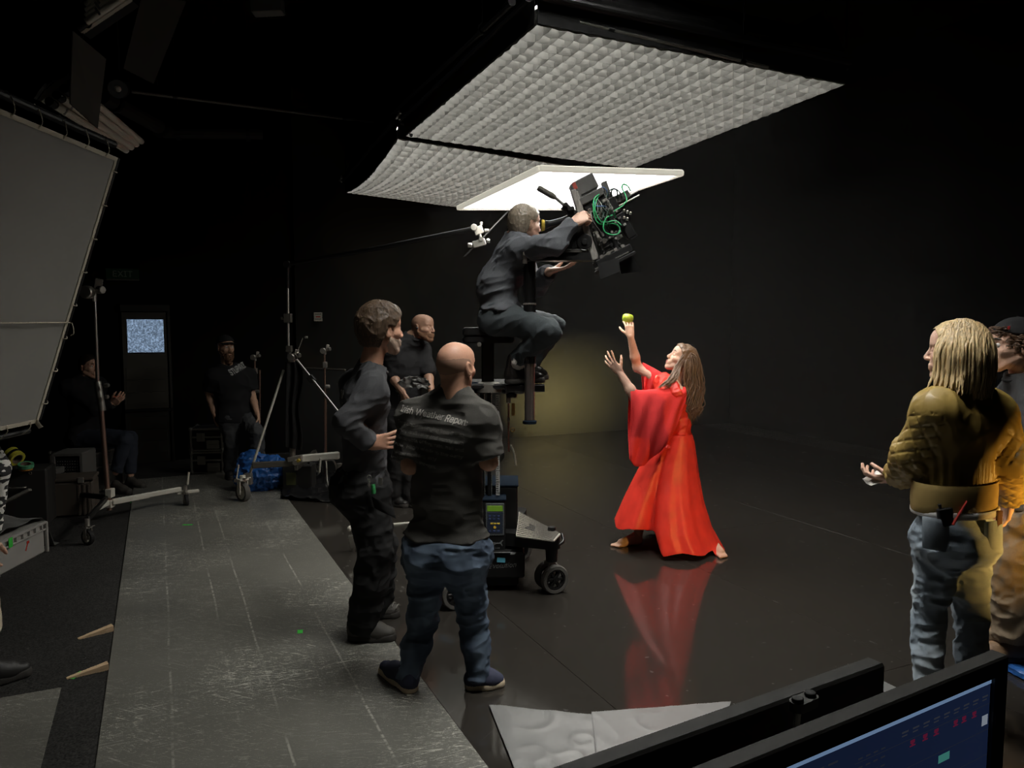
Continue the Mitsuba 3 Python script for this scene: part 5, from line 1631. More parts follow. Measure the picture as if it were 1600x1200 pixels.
# ---------------------------------------------------------------- helpers in the upright plane at depth z
def pb(cx, cy, L, W, ang, T_, z, bevel=0.004, yaw=0.0):
    """Box centred at pixel (cx, cy) and depth z: L pixels long at ang degrees from image right, W pixels wide, T_ metres deep."""
    u = z / FPX
    a = math.radians(ang)
    rr = CR * math.cos(yaw) + CF * math.sin(yaw)
    x = rr * math.cos(a) + UP * math.sin(a)
    y = -rr * math.sin(a) + UP * math.cos(a)
    return rbox((0, 0, 0), (L * u, W * u, T_), bevel, frame(P(cx, cy, z), x=x, y=y))


def pt(x0, y0, x1, y1, r, z0, z1=None, seg=14, r2=None):
    return cyl(P(x0, y0, z0), P(x1, y1, z0 if z1 is None else z1), r, r2, seg)


def knob(c, ax_, r, h, seg=18):
    return lathe([(0, 0), (r * 0.9, 0), (r, h * 0.15), (r, h * 0.85), (r * 0.85, h), (0, h)], seg, frame(c, z=ax_))


def caster(parent, c, ax_, r, w, tyre='mat_rubber', rim='mat_dull_steel', spokes=5):
    """A wheel centred at c turning about ax_."""
    m = frame(c, z=ax_)
    t = lathe([(r * 0.72, -w / 2), (r * 0.93, -w / 2), (r, -w * 0.3), (r, w * 0.3), (r * 0.93, w / 2), (r * 0.72, w / 2), (r * 0.72, -w / 2)], 36, m)
    k = part(parent, 'wheel', t, tyre, 40)
    hub = [lathe([(0, -w * 0.5), (r * 0.20, -w * 0.5), (r * 0.20, w * 0.5), (0, w * 0.5)], 18, m), lathe([(r * 0.60, -w * 0.42), (r * 0.74, -w * 0.42), (r * 0.74, w * 0.42), (r * 0.60, w * 0.42), (r * 0.60, -w * 0.42)], 32, m),
           lathe([(0, -w * 0.62), (r * 0.09, -w * 0.62), (r * 0.09, w * 0.62), (0, w * 0.62)], 10, m)]
    for i in range(spokes):
        a = 2 * math.pi * i / spokes
        x = A(math.cos(a), math.sin(a), 0)
        hub.append(moved(rbox((r * 0.4, 0, 0), (r * 0.5, r * 0.20, w * 0.55), 0.002, trimesh.transformations.rotation_matrix(a, [0, 0, 1])), m))
    part(k, 'rim', cat(hub), rim, 30)
    return k


M('pipe_dim', (0.16, 0.15, 0.13), 0.45, metal=0.7)

# ---------------------------------------------------------------- the camera dolly
Z = 4.95
DO = P(772, 700, 5.0) * A(1, 1, 0)                              # foot of the mast
dk = thing('camera_dolly', 'black wheeled camera dolly with a lit control panel, mast, platform and seat', 'dolly')
L_ = lambda x, y, z: DO + CR * x + CF * y + UP * z              # x image right, y away
def lb(x0, x1, y0, y1, z0, z1, bevel=0.006, yaw=0.0):
    mm = frame(L_((x0 + x1) / 2, (y0 + y1) / 2, (z0 + z1) / 2), x=CR * math.cos(yaw) + CF * math.sin(yaw), z=UP)
    return rbox((0, 0, 0), (x1 - x0, y1 - y0, z1 - z0), bevel, mm)
part(dk, 'chassis', cat(lb(-0.24, 0.20, -0.16, 0.36, 0.10, 0.27, 0.012), lb(-0.18, 0.16, -0.12, 0.30, 0.035, 0.10, 0.012)), 'mat_black_metal')
part(dk, 'chassis_ledge', lb(-0.22, 0.11, -0.185, -0.12, 0.268, 0.280, 0.003), 'mat_black_metal')
part(dk, 'rear_housing', lb(-0.16, 0.155, 0.02, 0.34, 0.27, 0.66, 0.010), 'mat_black_metal')
M('blue_edge', (0.009, 0.015, 0.024), 0.9, spec=0.05)
part(dk, 'housing_lid', lb(-0.165, 0.16, 0.015, 0.345, 0.66, 0.672, 0.003), 'mat_blue_edge', label='blue-edged lid')
con = part(dk, 'control_console', lb(-0.19, 0.075, -0.13, 0.06, 0.27, 0.60, 0.008), 'mat_black_metal')
part(con, 'lid', lb(-0.195, 0.08, -0.135, 0.06, 0.60, 0.612, 0.003), 'mat_blue_edge')
yf = -0.132
part(con, 'bezel', lb(-0.052, 0.068, yf - 0.004, yf + 0.004, 0.375, 0.585, 0.002), M('console_grey', (0.09, 0.10, 0.10), 0.5))
part(con, 'display', lb(-0.042, 0.058, yf - 0.0065, yf - 0.002, 0.535, 0.572, 0.001), M('lcd_green', (0.12, 0.20, 0.02), 0.3), emitter={'sampling_weight': 0.03, 'type': 'area', 'radiance': rgb((0.035, 0.075, 0.006))}, label='green display')
part(con, 'keypad', lb(-0.042, 0.058, yf - 0.006, yf - 0.002, 0.39, 0.530, 0.001), M('keypad_blue', (0.030, 0.040, 0.065), 0.45))
M('key_yellow', (0.72, 0.50, 0.06), 0.45); M('key_blue', (0.05, 0.08, 0.20), 0.45)
for i in range(3):
    part(con, 'button', lb(-0.022 + 0.022 * i, -0.005 + 0.022 * i, yf - 0.009, yf - 0.005, 0.450, 0.460, 0.001), 'mat_key_yellow')
part(con, 'button', cyl(L_(0.007, yf - 0.005, 0.430), L_(0.007, yf - 0.010, 0.430), 0.009, seg=16), 'mat_key_yellow', label='round yellow button')
for i in range(2):
    for j in range(3):
        part(con, 'button', lb(-0.032 + 0.028 * j + (0.0 if i else 0), -0.018 + 0.028 * j, yf - 0.008, yf - 0.005, 0.480 + 0.020 * i, 0.490 + 0.020 * i, 0.001), 'mat_key_blue')
for i in range(3):
    part(con, 'button', lb(-0.032 + 0.028 * i, -0.018 + 0.028 * i, yf - 0.008, yf - 0.005, 0.400, 0.410, 0.001), 'mat_key_blue')
# leaping cat emblem and lettering on the console, script on the chassis
M('emblem', (0.26, 0.27, 0.27), 0.4, metal=0.6)
cat_poly = [(0, 20), (6, 25), (12, 26), (18, 22), (26, 20), (40, 19), (54, 20), (62, 24), (70, 33), (76, 36), (78, 33), (73, 27), (68, 19), (70, 12), (74, 2), (70, 0), (65, 9), (58, 12), (44, 12), (34, 10), (24, 4), (10, -4), (4, -6), (2, -3), (14, 5), (20, 11), (14, 15), (6, 16)]
s_ = 0.00115
mf = lambda x, z: frame(L_(x, yf - 0.001, z), x=CR, y=UP)
part(con, 'emblem', prism([(x * s_, y * s_) for x, y in cat_poly], 0.002, mf(-0.028, 0.305)), 'mat_emblem', label='leaping cat emblem')
part(con, 'lettering', moved(meshkit.text_mesh('PANTHER', 0.010, 0.001, True), mf(-0.026, 0.287)), 'mat_emblem')
tx = meshkit.text_mesh('Evolution', 0.030, 0.001)
tx.vertices[:, 0] += 0.25 * tx.vertices[:, 1]
tx.vertices[:, 1] += 0.06 * tx.vertices[:, 0]
part(dk, 'lettering', moved(tx, frame(L_(-0.035, -0.161, 0.165), x=CR, y=UP)), 'mat_emblem')
M('cyan_tape', (0.12, 0.42, 0.55), 0.5)
solo('tape_label', pb(783, 875, 13, 8, -4, 0.002, 4.83, 0.0005), 'mat_cyan_tape', 'short light blue tape label on the front of the dolly chassis', 'tape')
# mast
for x in (-0.075, -0.030):
    part(dk, 'mast_rail', lb(x - 0.014, x + 0.014, -0.03, 0.03, 0.60, 1.33, 0.004), 'mat_black_metal')
    part(dk, 'mast_edge', lb(x + 0.012, x + 0.017, -0.034, -0.028, 0.61, 1.32, 0.001), 'mat_steel')
ruler = part(dk, 'ruler', lb(0.012, 0.038, -0.036, -0.030, 0.615, 1.28, 0.001), M('ruler_white', (0.62, 0.62, 0.58), 0.5), label='white height scale')
for i in range(44):
    z = 0.63 + i * 0.0148
    part(ruler, 'tick', lb(0.014, 0.030 if i % 5 else 0.037, -0.0375, -0.0355, z, z + 0.0045, 0.0), 'mat_black_plastic')
M('brass', (0.62, 0.40, 0.14), 0.35, metal=0.8)
part(dk, 'guide_rod', cyl(L_(0.095, 0, 0.90), L_(0.095, 0, 1.31), 0.006), 'mat_copper_steel', 30)
part(dk, 'guide_rod', cyl(L_(-0.12, 0.05, 0.66), L_(-0.12, 0.05, 1.33), 0.008), 'mat_steel', 30)
part(dk, 'brass_plate', lb(0.115, 0.137, -0.02, 0.0, 1.14, 1.22, 0.003), 'mat_brass', label='small brass plate')
part(dk, 'hook', trimesh.creation.torus(0.012, 0.003, 16, 8, transform=frame(L_(0.122, -0.01, 1.045), z=CF)), 'mat_brass', True)
part(dk, 'rod_clamp', cat(lb(0.08, 0.11, -0.02, 0.02, 1.22, 1.26, 0.005), lb(0.085, 0.105, -0.02, 0.02, 1.10, 1.125, 0.004)), 'mat_dull_steel')
part(dk, 'light_tube', tube(spline([P(798, 695, 5.1), P(803, 708, 5.1), P(806, 727, 5.1)], 6), 0.007, 8), 'mat_white_frame', True, 'thin white lever')
# platform, turntable, seat
PL = PLAT
plat = part(dk, 'platform', cat(lb(-0.185, 0.22, -0.20, 0.24, PL - 0.035, PL, 0.010), lb(0.05, 0.20, -0.08, 0.10, PL - 0.075, PL - 0.035, 0.01)), 'mat_black_metal')
part(dk, 'turntable', lathe([(0, 0), (0.085, 0), (0.085, 0.05), (0.06, 0.06), (0, 0.06)], 40, frame(L_(-0.03, -0.12, PL - 0.055), z=UP)), 'mat_dull_steel', 30, 'bright round turntable')
part(dk, 'turntable', lathe([(0, 0), (0.05, 0), (0.05, 0.055), (0.03, 0.065), (0, 0.065)], 32, frame(L_(-0.135, -0.12, PL - 0.060), z=UP)), 'mat_blue_edge', 30)
part(dk, 'underside_bolt', knob(L_(0.115, -0.05, PL - 0.10), UP, 0.035, 0.03), 'mat_black_metal', 30)
sx = float((P(757, 520, 4.95) - DO) @ CR); sz = float(P(757, 512, 4.9)[2])
seat_prof = shapely.geometry.box(-0.115, -0.16, 0.13, 0.16).buffer(0.04, quad_segs=6)
seatm = lambda z0, z1, b: cat([prism(seat_prof.buffer(-d), z1 - z0 - 2 * e, frame(L_(sx + 0.02, -0.02, (z0 + z1) / 2), x=CR, y=CF)) for d, e in ((0, 0.008), (0.007, 0.0))])
st = part(dk, 'seat', seatm(sz - 0.050, sz, 0.01), 'mat_black_plastic', label='round black seat cushion')
part(st, 'seat_base', cat(seatm(sz - 0.095, sz - 0.055, 0.01), lb(sx - 0.02, sx + 0.06, -0.06, 0.02, PL - 0.01, sz - 0.08, 0.01)), 'mat_black_metal')
part(st, 'lever_bolt', knob(P(749, 538, 4.78), -CF, 0.014, 0.02), 'mat_dull_steel', 30)
# the offset post that carries the camera head
px_ = 827.5
zp = 4.70
post = part(dk, 'post', cyl(P(px_, 398, zp), P(px_, 568, zp), 0.0375, seg=28), 'mat_black_metal', 30)
part(post, 'post_ring', lathe([(0.038, -0.006), (0.041, -0.004), (0.041, 0.004), (0.038, 0.006)], 28, frame(P(px_, 475, zp), z=UP)), 'mat_dull_steel', 30)
M('post_steel', (0.34, 0.31, 0.29), 0.32, metal=0.9)
part(post, 'post_tube', cyl(P(px_, 568, zp), P(px_, 656, zp), 0.031, seg=28), 'mat_post_steel', 30, 'bare steel lower tube')
part(post, 'post_foot', lathe([(0, 0), (0.042, 0), (0.044, 0.01), (0.044, 0.018), (0.03, 0.022), (0, 0.022)], 28, frame(P(px_, 662, zp), z=UP)), 'mat_blue_edge', 30, 'blue rubber foot ring')
part(dk, 'post_bracket', cat(pb(820, 606, 62, 11, 0, 0.10, 4.80)), 'mat_black_metal')
# wheel arms and wheels
def arm(p0, p1, w0, w1, h, z):
    d = unit((p1 - p0) * A(1, 1, 0)); sd = np.cross(UP, d); Lh = np.linalg.norm((p1 - p0) * A(1, 1, 0))
    poly = shapely.geometry.MultiPoint([(0, 0), (Lh, 0)]).convex_hull
    poly = shapely.union(shapely.geometry.Point(0, 0).buffer(w0), shapely.geometry.Point(Lh, 0).buffer(w1)).convex_hull
    return prism(poly, h, frame(A(p0[0], p0[1], z), x=d, y=sd))
for (hx, hy, base) in ((862, 927, (0.10, 0.0)), (708, 952, (-0.12, -0.02))):
    w_ = G(hx, hy) + CF * 0.03
    p0 = L_(base[0], base[1], 0)
    ak = part(dk, 'wheel_arm', arm(p0, w_, 0.085, 0.055, 0.085, 0.335), 'mat_black_metal', 30)
    part(ak, 'hub', cyl(A(w_[0], w_[1], 0.30), A(w_[0], w_[1], 0.205), 0.042, 0.036, 24), 'mat_black_metal', 30)
    part(ak, 'lock_knob', knob(A(w_[0], w_[1], 0.375), UP, 0.026, 0.055), 'mat_black_plastic', 30)
    part(ak, 'lock_knob', knob(mid(p0, w_, 0.45) * A(1, 1, 0) + UP * 0.378, UP, 0.022, 0.03), 'mat_black_plastic', 30)
    part(ak, 'washer', lathe([(0, 0), (0.048, 0), (0.048, 0.006), (0, 0.008)], 24, frame(A(w_[0], w_[1], 0.372), z=UP)), 'mat_dull_steel', 30)
    ax_ = unit(-CF * 0.90 + CR * 0.40)
    fk = part(ak, 'fork', cat(rbox((0, 0, 0), (0.05, 0.028, 0.11), 0.006, frame(A(w_[0], w_[1], 0.15), x=np.cross(ax_, UP), z=UP)), cyl(A(w_[0], w_[1], 0.098) - ax_ * 0.06, A(w_[0], w_[1], 0.098) + ax_ * 0.06, 0.012), cyl(A(w_[0], w_[1], 0.20) - CR * 0.05, A(w_[0], w_[1], 0.20) - CR * 0.02, 0.012)), 'mat_dull_steel', 30)
    for s__ in (0.046, -0.052):
        caster(ak, A(w_[0], w_[1], 0.098) + ax_ * s__, ax_, 0.094, 0.042, 'mat_grey_rubber', 'mat_black_metal', 6)
for bx in (0.17, -0.30):
    w_ = L_(bx, 0.56, 0)
    ak = part(dk, 'wheel_arm', arm(L_(0.1 if bx > 0 else -0.12, 0.3, 0), w_, 0.08, 0.055, 0.085, 0.335), 'mat_black_metal', 30)
    part(ak, 'hub', cyl(A(w_[0], w_[1], 0.30), A(w_[0], w_[1], 0.16), 0.042, 0.036, 24), 'mat_black_metal', 30)
    for s__ in (0.046, -0.046):
        caster(ak, A(w_[0], w_[1], 0.098) + CF * s__, CF, 0.094, 0.042, 'mat_grey_rubber', 'mat_black_metal', 6)
# chequered step plate
q = [P(811, 802, 5.15), P(873, 838, 4.98), P(866, 843, 4.86), P(806, 836, 4.86)]
q = [G(811, 800, 0.40), G(876, 835, 0.40), G(866, 846, 0.40), G(806, 838, 0.40)]
M('step_plate', (0.40, 0.375, 0.32), 0.45, metal=0.5)
sp = part(dk, 'step_plate', slab(q, 0.008), 'mat_step_plate', label='ribbed light metal step plate')
rb_ = []
for i in range(13):
    t = (i + 0.5) / 13
    rb_.append(tube([mid(mid(q[0], q[3], t), mid(q[1], q[2], t), 0.03) + UP * 0.005, mid(mid(q[0], q[3], t), mid(q[1], q[2], t), 0.96) + UP * 0.005], 0.0045, 5))
for q_ in rb_:
    part(sp, 'rib', q_, 'mat_pipe_dim', True)
part(sp, 'slot', slab([v + UP * 0.0055 for v in (mid(mid(q[0], q[3], 0.35), mid(q[1], q[2], 0.35), 0.30), mid(mid(q[0], q[3], 0.35), mid(q[1], q[2], 0.35), 0.45), mid(mid(q[0], q[3], 0.65), mid(q[1], q[2], 0.65), 0.45), mid(mid(q[0], q[3], 0.65), mid(q[1], q[2], 0.65), 0.30))], 0.002), 'mat_black_metal')
part(dk, 'pull_handle', tube(spline([P(850, 848, 4.85), P(868, 852, 4.84), P(880, 846, 4.88), P(878, 834, 4.94)], 14), 0.010, 8), 'mat_black_metal', True)
M('tape_blue', (0.22, 0.40, 0.58), 0.5)
solo('tape_label', pb(697, 907, 26, 9, 18, 0.003, 4.55, 0.0005), 'mat_tape_blue', 'long light blue tape label above the dolly\'s left wheels', 'tape')
# tow bar behind the two men
wp = thing('tow_bar', 'white metal tow bar lying low behind the dark-haired man', 'bar')
scene[wp] = mikit.ply(tube([P(549, 826, 5.75), P(640, 818, 5.6)], 0.014, 10), 'mat_white_frame', True)
part(wp, 'knob', trimesh.creation.icosphere(2, 0.022).apply_translation(P(547, 826, 5.75)), 'mat_white_frame', True)
part(wp, 'bracket', cat(cyl(P(552, 828, 5.75), A(*(P(552, 828, 5.75)[:2]), 0.004), 0.012), pb(553, 846, 14, 22, 10, 0.03, 5.75), cyl(P(636, 818, 5.6), A(*(P(636, 818, 5.6)[:2]), 0.004), 0.012)), 'mat_dull_steel')

# ---------------------------------------------------------------- film camera on its head
ck = thing('film_camera', 'black film camera tilted down on the dolly arm, wrapped in green cables', 'camera')
Z = 4.70
TIL = -60.0
M('cam_grey', (0.085, 0.083, 0.078), 0.5)
M('cam_light', (0.22, 0.21, 0.19), 0.5)
M('cam_black', (0.016, 0.016, 0.016), 0.38, metal=0.2)
M('foam_grip', (0.085, 0.080, 0.070), 0.9)
plate = shapely.union(shapely.geometry.Point(0, 0).buffer(0.062), shapely.geometry.Point(0.345, 0).buffer(0.070)).convex_hull
part(ck, 'offset_arm', prism(plate, 0.046, frame(P(px_, 402, Z), x=CR, y=CF)), 'mat_cam_black', 30, 'flat arm between post and head')
part(ck, 'arm_clamp', cat(pt(820, 391, 820, 412, 0.014, Z - 0.06), pt(842, 398, 842, 404, 0.022, Z - 0.07), pb(832, 398, 30, 6, -8, 0.02, Z - 0.075)), 'mat_dull_steel')
hc_ = P(895, 396, Z)
part(ck, 'bowl', lathe([(0, 0), (0.080, 0), (0.082, 0.016), (0.070, 0.024), (0.060, 0.026), (0.060, 0.040), (0.045, 0.048), (0, 0.048)], 36, frame(hc_, z=UP)), 'mat_cam_grey', 30)
head_poly = [(-0.055, 0.04), (0.050, 0.04), (0.060, 0.09), (0.052, 0.155), (0.020, 0.190), (-0.020, 0.185), (-0.048, 0.13)]
fh = part(ck, 'fluid_head', prism(Polygon(head_poly).buffer(0.008), 0.115, frame(hc_, x=CR, y=UP)), 'mat_cam_grey', 30)
part(fh, 'tilt_dial', cat(knob(P(913, 378, Z - 0.060), -CF, 0.046, 0.024, 28), knob(P(913, 378, Z - 0.080), -CF, 0.018, 0.014)), 'mat_cam_black', 30)
part(fh, 'brake_lever', cat(pb(897, 372, 8, 32, 0, 0.02, Z - 0.075), pb(893, 352, 6, 22, -8, 0.02, Z - 0.07)), 'mat_cam_black')
part(ck, 'counter_plate', cat(pb(880, 380, 62, 8, 22, 0.08, Z - 0.01), pb(868, 386, 30, 5, 22, 0.10, Z - 0.02)), 'mat_cam_black')
part(ck, 'adjusting_screws', cat([knob(P(866 + 6 * i, 384 - 2.4 * i, Z - 0.055), UP * 0.9 - CR * 0.3, 0.008, 0.012, 10) for i in range(5)]), 'mat_dull_steel')
part(ck, 'dovetail_bar', cat(pb(912, 352, 112, 8, TIL - 12, 0.05, Z - 0.045), pb(915, 352, 104, 6, TIL - 12, 0.09, Z - 0.02)), 'mat_cam_light', label='long tilted grey support bar')
# pan handle
ph_ = part(ck, 'pan_handle', tube([P(841, 294, Z - 0.02), P(868, 309, Z - 0.03), P(893, 331, Z - 0.05)], [0.009, 0.009, 0.012], 10), 'mat_cam_grey', True)
part(ph_, 'grip', lathe([(0, 0), (0.014, 0.002), (0.0185, 0.012), (0.0175, 0.05), (0.019, 0.10), (0.014, 0.125), (0, 0.127)], 16, frame(P(840, 293, Z - 0.02), z=P(868, 309, Z - 0.03) - P(840, 293, Z - 0.02))), 'mat_foam_grip', 40, 'grey foam grip')
part(ph_, 'clamp', cat(*[knob(P(884 + 5 * i, 320 + 4 * (i % 2) + 3 * i, Z - 0.06), -CF, 0.013, 0.02, 12) for i in range(4)], pb(890, 330, 26, 12, -40, 0.04, Z - 0.04)), 'mat_cam_black', 30)
# body
body = part(ck, 'body', cat(pb(943, 345, 56, 34, TIL, 0.12, Z + 0.01, 0.008), pb(930, 321, 30, 36, TIL, 0.10, Z), pb(953, 326, 26, 22, TIL, 0.14, Z + 0.02)), 'mat_cam_black')
part(ck, 'battery', cat(pb(913, 291, 36, 24, 27, 0.10, Z, 0.006), pb(899, 301, 9, 26, 27, 0.105, Z)), 'mat_cam_grey', label='grey battery plate')
part(ck, 'battery', cat(pb(923, 309, 40, 12, 27, 0.11, Z - 0.01, 0.005)), 'mat_cam_grey')
M('cam_red', (0.30, 0.05, 0.035), 0.5)
part(ck, 'red_label', pb(897, 293, 6, 10, 27, 0.108, Z, 0.001), 'mat_cam_red')
part(ck, 'antenna_box', cat(pb(948, 299, 30, 9, 110, 0.04, Z + 0.02), pb(966, 311, 36, 12, 27, 0.05, Z + 0.03)), 'mat_cam_grey')
for dx, dy in ((0, 0), (3, 7)):
    part(ck, 'rod', pt(958 + dx, 318 + dy, 996 + dx, 298 + dy, 0.0055, Z + 0.02, seg=10), 'mat_steel', 30, 'silver support rod')
mo = part(ck, 'focus_motor', cat(pb(977, 353, 42, 15, -58, 0.06, Z - 0.03, 0.006), pt(970, 343, 966, 336, 0.020, Z - 0.03), pb(988, 369, 10, 14, -58, 0.05, Z - 0.03)), 'mat_cam_black', 30)
part(mo, 'clamp_screws', cat([knob(P(975 + 5 * (i % 3), 331 + 5 * (i // 3) + 2 * i, Z - 0.06), -CF * 0.5 + UP * 0.6, 0.007, 0.016, 10) for i in range(5)]), 'mat_steel', 30)
r = np.random.default_rng(77)
sm = []
for i in range(110):
    x, y = r.uniform(918, 978), r.uniform(308, 380)
    a_ = ((x - 945) * 0.866 + (y - 345) * -0.5, (x - 945) * 0.5 + (y - 345) * 0.866)
    if abs(a_[0]) > 24 or abs(a_[1]) > 36:
        continue
    zz = Z - 0.068 - r.uniform(0, 0.02)
    sm.append(pb(x, y, r.uniform(3, 9), r.uniform(2, 5), TIL + r.choice([0, 90]), 0.02, zz, 0.001) if i % 2 else knob(P(x, y, zz), -CF, r.uniform(0.004, 0.010), 0.012, 10))
for i, q_ in enumerate(sm):
    part(ck, 'fitting', q_, ('mat_cam_light', 'mat_dull_steel', 'mat_cam_grey', 'mat_steel')[i % 4])
cd = unit(CR * math.cos(math.radians(TIL)) + UP * math.sin(math.radians(TIL)))
l0 = P(945, 368, Z - 0.01)
lens = part(ck, 'lens', lathe([(0, 0), (0.050, 0), (0.052, 0.02), (0.050, 0.022), (0.055, 0.05), (0.055, 0.07), (0.051, 0.072), (0.056, 0.10), (0.056, 0.125), (0.048, 0.128), (0, 0.120)], 32, frame(l0, z=cd)), 'mat_cam_black', 25)
part(lens, 'gear_rings', cat([lathe([(0.054, 0), (0.0585, 0.001), (0.0585, 0.006), (0.054, 0.007)], 40, frame(l0 + cd * d_, z=cd)) for d_ in (0.03, 0.06, 0.085, 0.11)]), 'mat_cam_grey', 25)
part(ck, 'lens_motor', cat(pt(958, 372, 965, 392, 0.016, Z - 0.07), knob(P(955, 383, Z - 0.075), -CF, 0.011, 0.016)), 'mat_cam_black', 30)
# matte box with hanging flags
mbx = part(ck, 'matte_box', cat(pb(957, 402, 60, 13, 27, 0.17, Z - 0.01, 0.006), pb(955, 397, 46, 6, 27, 0.15, Z - 0.01), pb(961, 411, 64, 6, 27, 0.19, Z - 0.01)), 'mat_cam_black')
part(mbx, 'edge_trim', pb(956, 407, 58, 2.2, 27, 0.004, Z - 0.098, 0.0005), 'mat_steel', label='bright worn edge')
part(mbx, 'edge_trim', pb(948, 397, 24, 2.2, 32, 0.004, Z - 0.092, 0.0005), 'mat_steel', label='bright worn edge')
part(mbx, 'clips', cat([pb(940 + 11 * i, 401 - 5.5 * i, 5, 5, 27, 0.01, Z - 0.09, 0.001) for i in range(4)]), 'mat_dull_steel')
M('yellow_mark', (0.55, 0.55, 0.06), 0.5)
part(mbx, 'yellow_mark', pb(985, 391, 6, 4, 20, 0.01, Z - 0.085, 0.001), 'mat_yellow_mark')
part(ck, 'flag', slab([P(934, 412, Z - 0.10), P(966, 402, Z - 0.10), P(969, 424, Z - 0.12), P(938, 437, Z - 0.12)], 0.003), 'mat_black_cloth', label='black matte box flag')
part(ck, 'flag', slab([P(966, 404, Z + 0.06), P(987, 394, Z + 0.06), P(1001, 425, Z + 0.08), P(970, 428, Z + 0.08)], 0.003), 'mat_black_cloth', label='black matte box flag')
part(ck, 'flag', slab([P(968, 404, Z - 0.09), P(986, 395, Z - 0.09), P(986, 395, Z + 0.06), P(968, 404, Z + 0.06)], 0.003), 'mat_black_cloth')
# eyepiece
M('chamois', (0.62, 0.44, 0.06), 0.8)
ep = part(ck, 'viewfinder', tube([P(850, 352, Z - 0.005), P(860, 350, Z - 0.01), P(880, 345, Z - 0.02), P(905, 335, Z - 0.03)], [0.030, 0.020, 0.021, 0.024], 18), 'mat_cam_black', True)
part(ep, 'eyecup', lathe([(0.010, 0), (0.030, -0.012), (0.036, -0.010), (0.032, 0.004), (0.022, 0.018), (0.010, 0.02)], 24, frame(P(849, 352, Z - 0.005), z=CR)), 'mat_chamois', True, 'yellow chamois eyecup')
# cables
M('cable_green', (0.05, 0.42, 0.16), 0.4); M('cable_blue', (0.10, 0.20, 0.42), 0.4); M('cable_dark', (0.03, 0.05, 0.04), 0.45)
def cab(pts, mat, r_=0.0042, lab=None):
    part(ck, 'cable', tube(spline([P(x, y, Z + d) for x, y, d in pts], 40), r_, 7), mat, True, lab)
cab([(937, 303, -0.06), (928, 312, -0.09), (928, 333, -0.11), (934, 348, -0.11), (945, 351, -0.10), (958, 349, -0.10), (968, 355, -0.10), (967, 364, -0.11), (957, 367, -0.11), (945, 362, -0.12), (943, 351, -0.12), (948, 340, -0.11), (957, 336, -0.09)], 'mat_cable_green', lab='looping green cable')
cab([(936, 305, -0.05), (931, 316, -0.10), (930, 330, -0.12), (938, 345, -0.12), (947, 347, -0.11), (962, 345, -0.11), (971, 352, -0.12)], 'mat_cable_green', 0.0036)
cab([(962, 340, -0.06), (960, 330, -0.08), (970, 324, -0.08), (979, 314, -0.07), (977, 304, -0.04), (972, 294, -0.03), (974, 288, -0.03), (981, 291, -0.02), (985, 298, 0.0)], 'mat_cable_green', lab='looping green cable')
cab([(958, 310, 0), (955, 300, -0.02), (960, 295, -0.02), (968, 300, -0.01), (972, 310, 0)], 'mat_cable_dark')
cab([(930, 305, -0.05), (940, 293, -0.03), (947, 296, -0.02), (950, 306, 0)], 'mat_cable_blue', 0.003)
cab([(928, 314, -0.09), (932, 322, -0.11), (944, 322, -0.10), (950, 326, -0.06)], 'mat_cable_blue', 0.003)
for q_ in range(9):
    x_, y_ = r.uniform(924, 950), r.uniform(308, 330)
    cab([(x_, y_, -0.06), (x_ + r.uniform(-4, 8), y_ + 10, -0.10), (x_ + r.uniform(0, 14), y_ + 22, -0.11), (x_ + r.uniform(6, 22), y_ + r.uniform(24, 44), -0.07)], ('mat_cable_dark', 'mat_cam_light', 'mat_cable_dark')[q_ % 3], 0.0026)
cab([(966, 310, 0), (963, 297, -0.02), (955, 296, -0.02), (948, 306, -0.02), (946, 318, -0.06)], 'mat_cable_dark')
# ---------------------------------------------------------------- big diffusion frame at the left
TRc, BRc = P(183, 246, 3.5), P(58, 660, 3.5)
vv = -CF * 1.27
fc = [TRc + vv, TRc, BRc, BRc + vv]                              # top near, top far, bottom far, bottom near
fk = thing('diffusion_frame', 'large grey diffusion cloth laced into a tilted square frame at the left edge', 'frame')
def diff_col(p, n, uv):
    v = mikit.fbm(p.x * 2.0, p.y * 2.0, p.z * 2.0)
    return mi.Color3f(0.27, 0.26, 0.237) * (0.92 + 0.16 * v)
M('diffusion', mikit.proc(diff_col), 0.9, spec=0.1)
M('hem_tape', (0.48, 0.43, 0.34), 0.85)
g = np.array([[(fc[0] * (1 - a) + fc[1] * a) * (1 - b) + (fc[3] * (1 - a) + fc[2] * a) * b + unit(np.cross(fc[1] - fc[0], fc[3] - fc[0])) * (0.008 * math.sin(7 * a + 3 * b) * math.sin(math.pi * a) * math.sin(math.pi * b)) for b in np.linspace(0, 1, 22)] for a in np.linspace(0, 1, 22)])
part(fk, 'cloth', sheet(g, 0.002), 'mat_diffusion', True, 'grey diffusion cloth')
nn = unit(np.cross(fc[1] - fc[0], fc[3] - fc[0]))
if nn @ (EYE - fc[1]) < 0:
    nn = -nn
for i in range(4):
    a, b = fc[i], fc[(i + 1) % 4]
    ins_ = unit((fc[0] + fc[2]) / 2 - (a + b) / 2)
    part(fk, 'hem', slab([a + nn * 0.003, b + nn * 0.003, b + nn * 0.003 + ins_ * 0.018, a + nn * 0.003 + ins_ * 0.018], 0.003), 'mat_hem_tape', label='pale webbing hem')
    o = -ins_ * 0.05 - nn * 0.03
    part(fk, 'frame_tube', cyl(a + o, b + o, 0.016, seg=12), 'mat_black_metal', 30)
ties = []
